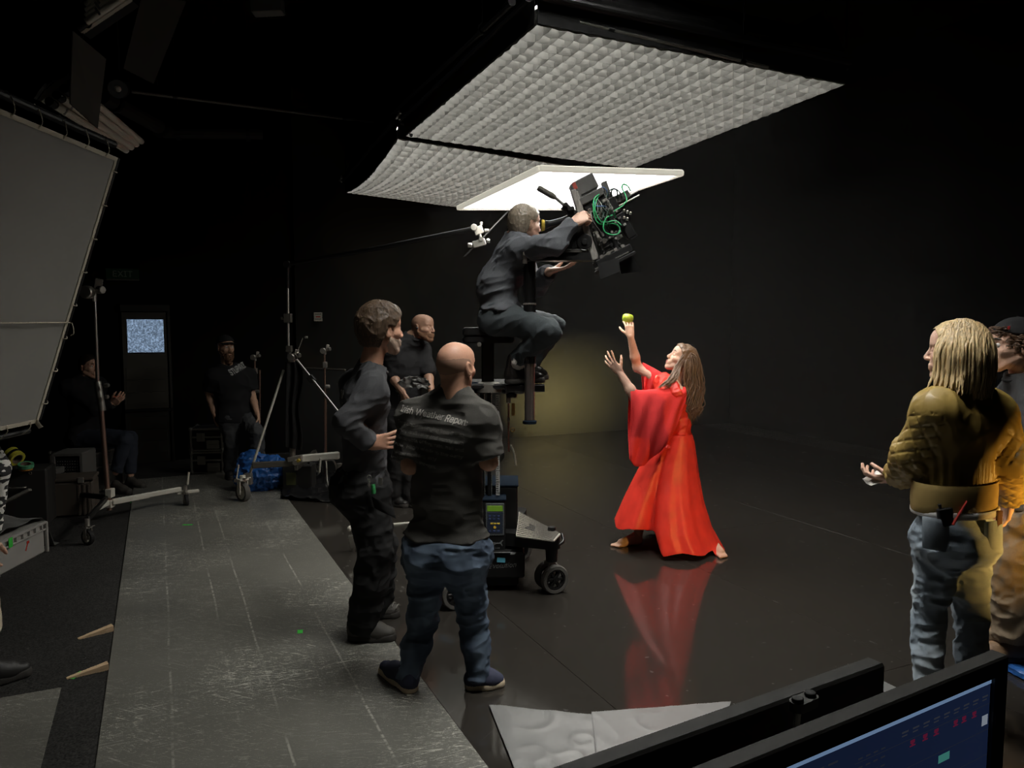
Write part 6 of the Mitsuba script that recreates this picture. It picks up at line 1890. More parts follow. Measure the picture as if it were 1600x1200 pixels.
for i in range(4):
    a, b = fc[i], fc[(i + 1) % 4]
    o = -unit((fc[0] + fc[2]) / 2 - (a + b) / 2)
    for t in (np.arange(8) + 0.4) / 8:
        p = mid(a, b, t)
        part(fk, 'tie', cat(tube(spline([p + nn * 0.006 - o * 0.008, p + nn * 0.012 + o * 0.012, p + o * 0.05 - nn * 0.01, p + o * 0.062 - nn * 0.035 + UP * 0.006], 9), 0.0022, 6), trimesh.creation.torus(0.005, 0.0016, 14, 6, transform=frame(p + nn * 0.006 - o * 0.008, z=nn))), 'mat_hem_tape', True)
p0 = P(106, 503, 3.5); p1 = p0 + vv
part(fk, 'cord', cat(tube(spline([p0 + nn * 0.008, mid(p0, p1) + nn * 0.008 - UP * 0.002, p1 + nn * 0.008], 8), 0.003, 6), tube(spline([p0 + nn * 0.01, p0 + CR * 0.02 - UP * 0.01, p0 + CR * 0.025 - UP * 0.05, p0 + CR * 0.01 - UP * 0.062], 10), 0.002, 6)), 'mat_hem_tape', True, 'cord stretched across the cloth')
part(fk, 'tie_rag', sheet(np.array([[P(58 + 9 * a - 6 * b, 655 + 12 * a + 3 * b, 3.48) for b in np.linspace(0, 1, 4)] for a in np.linspace(0, 1, 6)]), 0.003), 'mat_hem_tape', True)
# its stand, mostly outside the picture
sb = mid(fc[0], fc[3], 0.5) * A(1, 1, 0) - CR * 0.02
part(fk, 'stand', cat(cyl(A(sb[0], sb[1], 0.0), A(sb[0], sb[1], 2.3), 0.02), *[cyl(A(sb[0], sb[1], 0.45), A(sb[0] + 0.5 * math.cos(t), sb[1] + 0.5 * math.sin(t), 0.012), 0.012) for t in (0.5, 2.6, 4.7)]), 'mat_black_metal', 30)

# ---------------------------------------------------------------- unlit tube lamps with barn doors, top left
M('tube_white', (0.82, 0.76, 0.66), 0.35)
M('tray_white', (0.62, 0.57, 0.48), 0.5)
def tube_lamp(label, a0, a1, b0, b1, n):
    """Tray from the a-end (two corners) to the b-end; n tubes."""
    k = thing('tube_lamp', label, 'lamp')
    part(k, 'tray', slab([a0, a1, b1, b0], 0.03), 'mat_tray_white')
    nrm = unit(np.cross(a1 - a0, b0 - a0))
    if nrm @ (EYE - a0) < 0:
        nrm = -nrm
    for i in range(n):
        t = (i + 0.5) / n
        p, q = mid(a0, a1, t) + nrm * 0.04, mid(b0, b1, t) + nrm * 0.04
        d = unit(q - p)
        kk = part(k, 'tube', cat(cyl(p + d * 0.05, q + d * 0.02, 0.019, seg=14), trimesh.creation.icosphere(2, 0.019).apply_translation(q + d * 0.02)), 'mat_tube_white', 40)
        part(kk, 'socket', cyl(p - d * 0.0, p + d * 0.055, 0.023, seg=14), 'mat_black_plastic', 40)
        part(k, 'hole', knob(mid(a0, a1, t) + nrm * 0.017 - d * 0.01 + d * 0.06, nrm, 0.022, 0.004, 18), 'mat_black_plastic', 30)
        part(k, 'clip', rbox((0, 0, 0), (0.012, 0.045, 0.006), 0.001, frame(p + d * 0.14 + nrm * 0.018, x=d, z=nrm)), 'mat_dull_steel')
    back = [v - nrm * 0.05 for v in (a0, a1, b1, b0)]
    part(k, 'housing', cat(slab(back, 0.07), tube(spline([a0 - nrm * 0.02, mid(a0, a1) - unit(b0 - a0) * 0.07, a1 - nrm * 0.02], 12), 0.018, 8)), 'mat_black_metal')
    part(k, 'hanger', cyl(mid(mid(a0, a1), mid(b0, b1)) - nrm * 0.08, A(*mid(mid(a0, a1), mid(b0, b1))[:2], CEIL), 0.014), 'mat_black_metal', 30)
    return k
k = tube_lamp('unlit four tube lamp slanting down behind the top of the diffusion frame', P(60, 156, 4.0), P(107, 117, 4.1), P(182, 230, 4.9), P(214, 211, 5.0), 4)
M('barn_black', (0.085, 0.080, 0.070), 0.55)
part(k, 'barn_door', slab([P(113, 48, 3.9), P(165, 92, 4.2), P(152, 201, 4.25), P(109, 162, 3.95)], 0.006), 'mat_barn_black', label='black barn door plate')
k = tube_lamp('unlit tube lamp cut off by the top edge of the picture', P(128, 52, 4.2), P(129, 20, 4.2), P(205, 0, 4.2), P(203, -38, 4.2), 4)
part(k, 'barn_door', slab([P(222, -8, 4.5), P(291, 2, 4.6), P(240, 131, 4.7), P(193, 107, 4.6)], 0.006), 'mat_barn_black', label='black barn door plate')
kk = solo('ceiling_spotlight', lathe([(0, 0), (0.07, 0), (0.085, 0.02), (0.085, 0.2), (0.05, 0.26), (0, 0.26)], 24, frame(P(184, 139, 6.0), z=-unit(EYE - P(184, 139, 6.0)) + UP * 0.5)), 'mat_black_metal', 'small round black spotlight on the ceiling behind the tube lamp', 'lamp', smooth=30)
part(kk, 'lens', lathe([(0, -0.004), (0.012, -0.006), (0.025, 0), (0, 0)], 20, frame(P(184, 139, 6.0), z=-unit(EYE - P(184, 139, 6.0)) + UP * 0.5)), 'mat_dull_steel', 30)
part(kk, 'hanger', cyl(P(186, 132, 6.05), A(*P(186, 132, 6.05)[:2], CEIL), 0.012), 'mat_black_metal')
# pipes and boxes under the ceiling
def pipe(name, label, a, b, r_, mat):
    k = thing(name, label, 'pipe')
    scene[k] = mikit.ply(cyl(a, b, r_, seg=12), mat, 30)
    for t in (0.15, 0.85):
        p = mid(a, b, t)
        part(k, 'hanger', cyl(p, A(p[0], p[1], CEIL), 0.006), 'mat_black_metal')
        part(k, 'clamp', cyl(p - unit(b - a) * 0.02, p + unit(b - a) * 0.02, r_ * 1.4, seg=12), 'mat_black_metal', 30)
    return k
pipe('ceiling_pipe', 'long thin steel pipe slanting below the dark ceiling', P(205, 143, 7.0), P(585, 191, 8.6), 0.016, 'mat_pipe_dim')
M('duct', (0.030, 0.028, 0.022), 0.7)
pipe('ceiling_duct', 'dim brown round duct under the ceiling above the door', P(160, 150, 7.0), P(262, 206, 8.2), 0.07, 'mat_duct')
pipe('ceiling_duct', 'dim level duct running right above the bearded man', P(255, 207, 8.2), P(410, 209, 8.5), 0.06, 'mat_duct')
pipe('ceiling_pipe', 'steel strip standing in for the glint on the larger grid frame pipe', P(905, 35, 4.45), P(1200, 105, 5.05), 0.010, 'mat_dull_steel')  # painted glint: steel strip in place of light caught by the frame pipe
kk = solo('ceiling_box', pb(418, 6, 46, 30, 3, 0.12, 6.5, 0.006), M('box_grey', (0.14, 0.145, 0.13), 0.6), 'small grey box hanging at the top edge of the picture', 'box')
part(kk, 'hanger', cyl(P(418, 0, 6.5), A(*P(418, 0, 6.5)[:2], CEIL), 0.01), 'mat_black_metal')
part(kk, 'cable', tube(spline([P(395, 0, 6.5), P(385, -2, 6.5), P(365, -4, 6.5)], 8), 0.006, 6), 'mat_pipe_dim', True)
# truss along the left of the big grid
pipe('ceiling_pipe', 'black pipe behind the left edge of the fabric grids', P(800, 2, 4.35), P(600, 190, 7.4), 0.024, 'mat_black_metal')

# ---------------------------------------------------------------- exit sign, wall notice
e0, e1 = on_back(166, 436), on_back(217, 421)
kk = solo('exit_sign', dbox(e0[0], e1[0], e0[2], e1[2], BACK_Y - 0.09, BACK_Y - 0.005), M('sign_green', (0.010, 0.055, 0.022), 0.5), 'dim unlit green exit sign on the back wall above the door', 'sign')
part(kk, 'tray', dbox(e0[0], e1[0], e0[2] - 0.02, e0[2], BACK_Y - 0.10, BACK_Y - 0.005), 'mat_pipe_dim')
M('sign_print', (0.16, 0.19, 0.16), 0.6)
tm = meshkit.text_mesh('EXIT', (e1[2] - e0[2]) * 0.55, 0.002, True)
tm.apply_translation([-(tm.vertices[:, 0].max()) / 2, 0, 0])
part(kk, 'lettering', moved(tm, frame(((e0[0] + e1[0]) / 2, BACK_Y - 0.091, e0[2] + (e1[2] - e0[2]) * 0.22), x=A(1, 0, 0), y=UP)), 'mat_sign_print')
wn = P(497, 495, 10.0)
wn[1] = DROP_Y - 0.03
nx0 = EYE + (P(497, 495, 10.0) - EYE) * ((DROP_Y - 0.02) / P(497, 495, 10.0)[1])
kk = solo('wall_notice', rbox((0, 0, 0), (0.11, 0.004, 0.12), 0.0005, frame(nx0, x=A(1, 0, 0), z=UP)), M('notice', (0.32, 0.30, 0.26), 0.8), 'small pale paper notice pinned high on the dark backdrop', 'notice')
for i, (w_, dz, mt) in enumerate(((0.08, 0.035, 'mat_pipe_dim'), (0.06, 0.0, 'mat_cam_red'), (0.08, -0.03, 'mat_pipe_dim'))):
    part(kk, 'print', rbox((0, -0.003, dz), (w_, 0.001, 0.018), 0.0, frame(nx0, x=A(1, 0, 0), z=UP)), mt)

# ---------------------------------------------------------------- rolling stands
def grip_head(k, p, sc=1.0, mat='mat_dull_steel'):
    part(k, 'grip_head', cat(knob(p - CF * 0.03 * sc - CR * 0.012, -CF, 0.045 * sc, 0.06 * sc, 22), knob(p - CF * 0.04 * sc + CR * 0.055 * sc + UP * 0.02, -CF * 0.4 + CR, 0.028 * sc, 0.045 * sc), rbox((0, 0, 0), (0.02 * sc, 0.05 * sc, 0.10 * sc), 0.004, frame(p + CR * 0.035 * sc + UP * 0.045 * sc, z=UP + CR * 0.2)), cyl(p - UP * 0.06 * sc, p + UP * 0.01, 0.02 * sc)), mat, 30)


def swivel(k, c, ax_, r_, floor=0.0, mat='mat_dull_steel', tyre='mat_rubber'):
    """Caster below the point c: fork, brake lever, wheel."""
    w_ = A(c[0], c[1], floor + r_)
    fk_ = part(k, 'caster', cat(cyl(A(c[0], c[1], floor + r_ * 2.05), A(c[0], c[1], c[2]), r_ * 0.30, seg=14), rbox((0, 0, 0), (r_ * 0.5, r_ * 0.12, r_ * 1.5), 0.002, frame(w_ + ax_ * r_ * 0.42 + UP * r_ * 0.55, x=np.cross(ax_, UP), z=UP)),
                            rbox((0, 0, 0), (r_ * 0.5, r_ * 0.12, r_ * 1.5), 0.002, frame(w_ - ax_ * r_ * 0.42 + UP * r_ * 0.55, x=np.cross(ax_, UP), z=UP)), rbox((0, 0, 0), (r_ * 0.8, r_ * 0.95, r_ * 0.15), 0.002, frame(w_ + UP * r_ * 1.25, x=np.cross(ax_, UP), z=UP)),
                            cyl(w_ - ax_ * r_ * 0.5, w_ + ax_ * r_ * 0.5, r_ * 0.16)), mat, 30)
    part(fk_, 'brake_lever', rbox((0, 0, 0), (r_ * 1.2, r_ * 0.35, r_ * 0.10), 0.002, frame(w_ + UP * r_ * 1.45 + np.cross(ax_, UP) * r_ * 0.6, x=np.cross(ax_, UP) + UP * 0.2, y=ax_)), mat)
    caster(fk_, w_, ax_, r_, r_ * 0.55, tyre, mat, 5)


sk = thing('rolling_stand', 'tall steel rolling stand near the left case with one black and two white legs', 'stand')
hub = P(171, 776, 6.7)
part(sk, 'mast', cat(tube([P(147.5, 470, 6.7), P(153, 600, 6.7)], 0.017, 14)), 'mat_steel', True)
part(sk, 'mast', tube([P(152, 596, 6.7), P(160, 642, 6.7)], 0.030, 16), 'mat_dull_steel', True, 'thick steel collar section')
part(sk, 'mast', tube([P(158, 638, 6.7), P(171, 797, 6.7)], 0.022, 16), 'mat_copper_steel', True, 'reddish steel lower section')
part(sk, 'clamp_knob', cat(knob(P(163, 602, 6.66), CR, 0.018, 0.04), knob(P(164, 620, 6.66), CR, 0.018, 0.03)), 'mat_dull_steel', 30)
grip_head(sk, P(146, 457, 6.68), 1.25)
c1, c2 = G(138, 851), G(291, 791)
c3 = hub * A(1, 1, 0) + (hub * A(2, 2, 0) - (c1 + c2) * A(1, 1, 0)) * 0.8
c1[2] = 0.21; c2[2] = 0.20
part(sk, 'hub', cat(pb(172, 770, 10, 14, 0, 0.07, 6.7), pb(172, 787, 10, 12, 0, 0.07, 6.7)), 'mat_white_frame')
part(sk, 'leg', bar(P(166, 782, 6.66), c1 + UP * 0.01, 0.03, 0.045), 'mat_black_metal', label='black leg')
part(sk, 'leg', bar(P(176, 771, 6.7), P(282, 776, 7.2), 0.035, 0.045), 'mat_white_frame')
part(sk, 'brace', bar(P(176, 787, 6.68), P(232, 773, 6.95), 0.025, 0.04), 'mat_white_frame')
part(sk, 'brace', bar(P(155, 798, 6.5), P(168, 780, 6.66), 0.03, 0.05), 'mat_white_frame')
part(sk, 'leg', bar(P(168, 778, 6.72), A(c3[0], c3[1], 0.2), 0.03, 0.045), 'mat_black_metal')
part(sk, 'brake_handle', cyl(P(293, 757, 7.2), P(295, 738, 7.2), 0.010, seg=10), 'mat_white_frame', 30)
part(sk, 'leg_end', bar(P(278, 777, 7.2), P(309, 760, 7.3), 0.035, 0.03), 'mat_white_frame')
swivel(sk, c1, unit(CF * 0.9 + CR * 0.4), 0.062)
swivel(sk, c2, unit(CR * 0.8 + CF * 0.6), 0.055)
swivel(sk, A(c3[0], c3[1], 0.2), unit(CR), 0.055)
part(sk, 'wing_nut', cat(bar(P(124, 821, 6.05), P(134, 825, 6.05), 0.02, 0.012), knob(P(136, 822, 6.05), -CF, 0.025, 0.03)), 'mat_dull_steel', 30)

# second, bigger stand with arms
sk = thing('rolling_stand', 'heavy rolling stand behind the dance vinyl, holding angled arms and a dark cloth', 'stand')
Zs = 7.6
part(sk, 'mast', tube([P(449.5, 446, Zs), P(451, 560, Zs)], 0.014, 12), 'mat_dull_steel', True)
part(sk, 'mast', tube([P(451, 540, Zs), P(457, 600, Zs)], 0.022, 12), 'mat_steel', True)
part(sk, 'mast', tube([P(456, 590, Zs), P(457, 716, Zs)], 0.030, 14), 'mat_pipe_dim', True)
part(sk, 'clamp', cat(pb(450, 497, 12, 14, 0, 0.06, Zs), pb(452, 545, 9, 10, 0, 0.06, Zs), knob(P(444, 497, Zs), -CR, 0.02, 0.03), knob(P(460, 556, Zs - 0.03), -CF, 0.03, 0.04)), 'mat_pipe_dim', 30)
grip_head(sk, P(459, 558, Zs - 0.05), 0.8, 'mat_steel')
part(sk, 'boom_arm', tube([P(463, 562, Zs - 0.06), P(545, 664, Zs - 0.3)], 0.014, 10), 'mat_steel', True)
part(sk, 'boom_collar', pb(487, 592, 12, 10, -50, 0.05, Zs - 0.12), 'mat_black_metal')
part(sk, 'thin_arm', cat(tube([P(461, 560, Zs - 0.04), P(473, 528, Zs - 0.04)], 0.005, 6), knob(P(476, 527, Zs - 0.04), CR, 0.012, 0.03)), 'mat_dull_steel', True)
part(sk, 'pole_arm', tube([P(390, 742, Zs - 0.05), P(443, 578, Zs - 0.02)], 0.013, 10), 'mat_white_frame', True, 'pale leaning pole')
part(sk, 'hub', cat(pb(462, 716, 22, 7, 8, 0.10, Zs - 0.02), knob(P(463, 722, Zs - 0.06), -CF, 0.03, 0.04)), 'mat_dull_steel', 30)
M('hub_yellow', (0.50, 0.36, 0.05), 0.5)
part(sk, 'knob', knob(P(467, 719, Zs - 0.08), -CF, 0.018, 0.03), 'mat_hub_yellow', 30, 'small yellow knob')
part(sk, 'leg', bar(P(458, 713, Zs), P(396, 738, Zs - 0.1), 0.04, 0.06), 'mat_pipe_dim')
part(sk, 'leg', bar(P(470, 717, Zs), P(530, 711, Zs + 0.2), 0.05, 0.075), 'mat_white_frame')
part(sk, 'leg', bar(P(462, 714, Zs), P(492, 722, Zs + 0.9), 0.04, 0.06), 'mat_pipe_dim')
cw = G(380, 784); cw[2] = 0.26
part(sk, 'fork_arm', cat(pb(388, 748, 12, 18, 0, 0.06, Zs - 0.08), pb(377, 751, 20, 5, -5, 0.07, Zs - 0.1)), 'mat_dull_steel')
swivel(sk, cw, unit(CF * 0.75 + CR * 0.6), 0.098, mat='mat_white_frame', tyre='mat_grey_rubber')
cz = P(530, 711, Zs + 0.2); swivel(sk, A(cz[0], cz[1], 0.30), CF, 0.095, mat='mat_dull_steel')
cz = P(492, 722, Zs + 0.9); swivel(sk, A(cz[0], cz[1], 0.30), CF, 0.095, mat='mat_dull_steel')
part(sk, 'brake_handle', cyl(P(369, 752, Zs - 0.1), P(373, 726, Zs - 0.1), 0.008, seg=10), 'mat_white_frame', 30)
part(sk, 'brake_handle', cyl(P(499, 738, Zs), P(501, 716, Zs), 0.010, 0.012, 10), 'mat_white_frame', 30)
dc = np.array([[P(446 + 24 * a + 3 * math.sin(9 * b) * a, 566 + 132 * b + 6 * a * b, Zs - 0.06 - 0.016 * math.sin(4.2 * a * math.pi + 2 * b)) for b in np.linspace(0, 1, 24)] for a in np.linspace(0, 1, 26)])
M('cloth_dim', (0.15, 0.15, 0.143), 0.95)
solo('hanging_cloth', sheet(dc, 0.004), 'mat_black_cloth', 'dark cloth hanging from the heavy rolling stand', 'cloth', smooth=True)

def c_stand(label, x, y0, y1, z, mat='mat_copper_steel', twin=False):
    k = thing('light_stand', label, 'stand')
    f_ = A(*P(x, y1, z)[:2], 0)
    part(k, 'mast', cyl(f_ + UP * 0.08, P(x, (y0 + y1) / 2, z), 0.016, seg=10), mat, 30)
    part(k, 'riser', cyl(P(x, (y0 + y1) / 2, z), P(x - 1, y0, z), 0.010, seg=10), mat, 30)
    if twin:
        part(k, 'mast', cyl(f_ + UP * 0.08 + CR * 0.045, P(x + 7, y0 + 20, z), 0.010, seg=10), mat, 30)
    for t in (0.4, 2.5, 4.6):
        e = f_ + A(math.cos(t), math.sin(t), 0) * 0.36
        part(k, 'leg', tube(spline([f_ + UP * 0.24, f_ + UP * 0.22 + (e - f_) * 0.3, f_ + UP * 0.06 + (e - f_) * 0.5, e + UP * 0.012], 10), 0.011, 8), 'mat_dull_steel', True)
    grip_head(k, P(x, y0, z), 0.7)
    part(k, 'clamp', cat(knob(P(x, (y0 + y1) / 2 - 20, z), CR, 0.022, 0.05), pb(x, y0 + 22, 6, 9, 0, 0.05, z)), 'mat_dull_steel', 30)
c_stand('dim twin pole light stand just right of the bearded man', 399, 558, 705, 8.9, twin=True)
c_stand('slim copper-toned light stand in front of the grey panel', 508, 548, 700, 8.3)
gp = thing('grey_panel', 'dark grey upright panel behind the slim light stand', 'panel')
M('panel_grey', (0.050, 0.052, 0.050), 0.8)
q_ = [P(459, 573, 9.0), P(540, 580, 8.6), P(540, 735, 8.6), P(459, 722, 9.0)]
for i in (2, 3):
    q_[i] = A(q_[i][0], q_[i][1], 0.005)
part(gp, 'board', slab(q_, 0.02), 'mat_panel_grey')
part(gp, 'top_rail', bar(q_[0], q_[1], 0.03, 0.02), 'mat_pipe_dim')

# ---------------------------------------------------------------- cases, bags and boxes
M('case_black', (0.030, 0.029, 0.027), 0.55)
M('case_brown', (0.080, 0.066, 0.053), 0.6)
M('case_grey', (0.12, 0.118, 0.11), 0.55)
def flight_case(label, c, wx, wy, h, yaw, z0=0.0, mat='mat_case_black', trim='mat_dull_steel', group=None):
    k = thing('flight_case', label, 'case', group)
    x = CR * math.cos(yaw) + CF * math.sin(yaw); y = np.cross(UP, x)
    mm = frame(A(c[0], c[1], z0), x=x, z=UP)
    part(k, 'body', rbox((0, 0, h / 2), (wx, wy, h), 0.008, mm), mat)
    ed = []
    for sx_ in (-1, 1):
        for sy_ in (-1, 1):
            ed.append(rbox((sx_ * wx / 2, sy_ * wy / 2, h / 2), (0.024, 0.024, h), 0.004, mm))
            for zz in (0.0, h):
                ed.append(trimesh.creation.icosphere(1, 0.024).apply_translation((mm @ A(sx_ * wx / 2, sy_ * wy / 2, min(max(zz, 0.024), h - 0.01), 1))[:3]))
    for zz in (0.014, h * 0.62, h - 0.01):
        ed += [rbox((0, -wy / 2, zz), (wx, 0.018, 0.020), 0.003, mm), rbox((wx / 2, 0, zz), (0.018, wy, 0.020), 0.003, mm), rbox((-wx / 2, 0, zz), (0.018, wy, 0.020), 0.003, mm), rbox((0, wy / 2, zz), (wx, 0.018, 0.020), 0.003, mm)]
    part(k, 'edge_trim', cat(ed), trim)
    part(k, 'latch', cat(rbox((-wx * 0.18, -wy / 2 - 0.008, h * 0.62), (0.09, 0.014, 0.10), 0.003, mm), rbox((-wx * 0.18, -wy / 2 - 0.016, h * 0.62), (0.03, 0.010, 0.06), 0.003, mm)), trim)
    part(k, 'handle', cat(rbox((wx * 0.20, -wy / 2 - 0.004, h * 0.30), (0.14, 0.008, 0.10), 0.003, mm), rbox((wx * 0.20, -wy / 2 - 0.016, h * 0.30), (0.10, 0.014, 0.02), 0.004, mm)), trim)
    return k, mm
cc = P(328, 700, 8.9)
flight_case('lower of two black flight cases stacked behind the bearded man', cc, 0.34, 0.30, 0.26, 0.15, 0.0)
flight_case('upper of two black flight cases stacked behind the bearded man', cc, 0.34, 0.30, 0.27, 0.15, 0.262)
flight_case('dark flight case under the sitting man', seatman_hip - CF * 0.0, 0.50, 0.42, float(seatman_hip[2]) - 0.125, -0.2, 0.0, trim='mat_pipe_dim')
# brown hard case and rack case at the left
hk = thing('hard_case', 'big dark brown ribbed hard case standing at the left behind the crate', 'case')
cc = P(97, 770, 6.9)
mm = frame(A(cc[0], cc[1], 0), x=CR * math.cos(0.35) + CF * math.sin(0.35), z=UP)
part(hk, 'body', rbox((0, 0, 0.16), (0.56, 0.30, 0.32), 0.02, mm), 'mat_case_brown')
part(hk, 'lid', rbox((0, 0, 0.335), (0.57, 0.31, 0.03), 0.008, mm), 'mat_case_brown')
for x in (-0.22, -0.17, 0.16, 0.20, 0.24):
    part(hk, 'rib', rbox((x, -0.152, 0.15), (0.022, 0.012, 0.28), 0.004, mm), 'mat_case_brown')
part(hk, 'latch', cat(rbox((0.18, -0.155, 0.33), (0.05, 0.02, 0.05), 0.004, mm), rbox((-0.2, -0.155, 0.33), (0.05, 0.02, 0.05), 0.004, mm)), 'mat_dull_steel')
rk = thing('rack_case', 'open rack case with an audio mixer behind the brown hard case', 'case')
cc = P(118, 760, 7.5)
mm = frame(A(cc[0], cc[1], 0), x=CR * math.cos(0.15) + CF * math.sin(0.15), z=UP)
part(rk, 'shell', cat(rbox((-0.125, 0, 0.24), (0.03, 0.34, 0.48), 0.004, mm), rbox((0.125, 0, 0.24), (0.03, 0.34, 0.48), 0.004, mm), rbox((0, 0, 0.47), (0.27, 0.34, 0.03), 0.004, mm), rbox((0, 0.15, 0.24), (0.26, 0.03, 0.46), 0.004, mm), rbox((0, 0, 0.015), (0.27, 0.34, 0.03), 0.004, mm)), 'mat_case_grey')
mx = part(rk, 'mixer', rbox((0, -0.10, 0.37), (0.215, 0.10, 0.15), 0.004, mm), 'mat_black_metal')
kn = []
for i in range(9):
    for j in range(4):
        kn.append(rbox((-0.09 + 0.022 * i, -0.154, 0.32 + 0.028 * j), (0.007, 0.008, 0.009), 0.001, mm))
part(mx, 'knobs', cat(kn), 'mat_case_grey')
part(rk, 'panel', cat(rbox((0, -0.12, 0.27), (0.215, 0.08, 0.045), 0.003, mm)), 'mat_dull_steel')
part(rk, 'drawer', rbox((0, -0.08, 0.13), (0.215, 0.16, 0.20), 0.004, mm), 'mat_case_black')
mk = thing('sound_mixer', 'small dark sound mixer lying left of the rack case', 'mixer')
cc = P(70, 728, 7.3)
mm = frame(A(cc[0], cc[1], 0), x=CR * math.cos(0.1) + CF * math.sin(0.1), z=UP)
part(mk, 'base', rbox((0, 0, 0.15), (0.34, 0.26, 0.30), 0.01, mm), 'mat_case_black')
part(mk, 'panel', rbox((0, -0.02, 0.33), (0.33, 0.22, 0.06), 0.006, mm @ trimesh.transformations.rotation_matrix(0.0, [1, 0, 0])), 'mat_case_grey')
part(mk, 'knobs', cat([knob((mm @ A(-0.14 + 0.035 * i, -0.132, 0.318 + 0.02 * j, 1))[:3], -CF, 0.007, 0.012, 8) for i in range(9) for j in range(2)]), 'mat_dull_steel')
bk_ = thing('tool_case', 'black tool case under the rolls of tape at the left', 'case')
cc = P(38, 780, 6.6)
mm = frame(A(cc[0], cc[1], 0), x=CR * math.cos(0.3) + CF * math.sin(0.3), z=UP)
TH = float(P(38, 733, 6.5)[2])
part(bk_, 'body', rbox((0, 0, TH / 2), (0.44, 0.30, TH), 0.015, mm), 'mat_case_black')
part(bk_, 'handle', tube(spline([(mm @ A(x, -0.155 - y, TH * 0.7, 1))[:3] for x, y in ((-0.06, 0), (-0.055, 0.03), (0.055, 0.03), (0.06, 0))], 12), 0.008, 8), 'mat_dull_steel', True)
part(bk_, 'lock', trimesh.creation.torus(0.012, 0.003, 16, 6, transform=frame((mm @ A(0.10, -0.16, TH - 0.03, 1))[:3], z=CF)), 'mat_steel', True)
M('tape_yellow', (0.55, 0.50, 0.06), 0.5); M('tape_green', (0.12, 0.42, 0.22), 0.5); M('tape_orange', (0.45, 0.20, 0.03), 0.5); M('tape_core', (0.16, 0.12, 0.09), 0.8)
def tape_roll(label, c, ax_, r_, w, mat):
    k = solo('tape_roll', lathe([(r_ * 0.68, -w / 2), (r_, -w / 2), (r_, w / 2), (r_ * 0.68, w / 2), (r_ * 0.68, -w / 2)], 36, frame(c, z=ax_)), mat, label, 'tape', 'rolls of coloured tape', smooth=30)
    part(k, 'core', lathe([(r_ * 0.60, -w / 2), (r_ * 0.68, -w / 2), (r_ * 0.68, w / 2), (r_ * 0.60, w / 2), (r_ * 0.60, -w / 2)], 30, frame(c, z=ax_)), 'mat_tape_core', 30)
    return k
tz = 6.45
tape_roll('orange tape roll under the green roll', A(*P(40, 727, tz)[:2], TH + 0.013), UP, 0.050, 0.024, 'mat_tape_orange')
tape_roll('green tape roll lying on the orange roll', A(*P(40, 720, tz)[:2], TH + 0.042), UP + CR * 0.15 - CF * 0.2, 0.060, 0.028, 'mat_tape_green')
k = tape_roll('yellow tape roll leaning with a black band', P(22, 713, tz), unit(CR * 0.8 - UP * 0.45 - CF * 0.3), 0.066, 0.095, 'mat_tape_yellow')
part(k, 'black_band', lathe([(0.0655, -0.012), (0.0675, -0.012), (0.0675, 0.012), (0.0655, 0.012), (0.0655, -0.012)], 36, frame(P(22, 713, tz), z=unit(CR * 0.8 - UP * 0.45 - CF * 0.3))), 'mat_black_plastic', 30)

# grey crate with a dark cloth
gk = thing('plastic_crate', 'grey plastic crate with a red mark at the left, half covered by dark cloth', 'crate')
q0, q1 = G(74, 862), G(8, 897)
ex = unit((q0 - q1) * A(1, 1, 0)); ey = np.cross(UP, ex)
Lc = 0.60; Wc = 0.40; Hc = 0.235
cc = q0 - ex * Lc / 2 + ey * Wc / 2
mm = frame(A(cc[0], cc[1], 0), x=ex, z=UP)
def crate_col(p, n, uv):
    return mi.Color3f(0.36, 0.35, 0.325) * (0.9 + 0.2 * mikit.fbm(p.x * 9, p.y * 9, p.z * 9))
M('crate', mikit.proc(crate_col), 0.55)
part(gk, 'body', cat(rbox((0, 0, Hc / 2), (Lc - 0.02, Wc - 0.02, Hc), 0.01, mm)), 'mat_crate')
part(gk, 'rim', cat(rbox((0, -Wc / 2, Hc - 0.005), (Lc, 0.016, 0.018), 0.003, mm), rbox((0, -Wc / 2, Hc - 0.055), (Lc, 0.016, 0.012), 0.003, mm), rbox((Lc / 2, 0, Hc - 0.005), (0.016, Wc, 0.018), 0.003, mm), rbox((Lc / 2, -Wc / 2, Hc / 2), (0.022, 0.022, Hc), 0.004, mm), rbox((-Lc / 2, -Wc / 2, Hc / 2), (0.022, 0.022, Hc), 0.004, mm),
                    *[rbox((x, -Wc / 2, Hc - 0.03), (0.012, 0.018, 0.05), 0.002, mm) for x in np.linspace(-0.24, 0.24, 7)]), 'mat_crate')
M('red_paint', (0.42, 0.03, 0.02), 0.6)
part(gk, 'red_mark', cat(rbox((0.06, -Wc / 2 + 0.009, 0.115), (0.012, 0.003, 0.07), 0.001, mm @ trimesh.transformations.rotation_matrix(0.5, [0, 1, 0], [0.06, 0, 0.115])), rbox((0.075, -Wc / 2 + 0.009, 0.14), (0.03, 0.003, 0.02), 0.001, mm)), 'mat_red_paint', label='red painted mark')
M('green_tape', (0.07, 0.62, 0.08), 0.45)
part(gk, 'green_tape', rbox((-0.16, -Wc / 2 - 0.010, Hc - 0.03), (0.045, 0.004, 0.07), 0.001, mm), 'mat_green_tape', label='strip of bright green tape')
nx_, ny_ = 30, 34
gg = np.zeros((nx_, ny_, 3))
rr_ = np.random.default_rng(3)
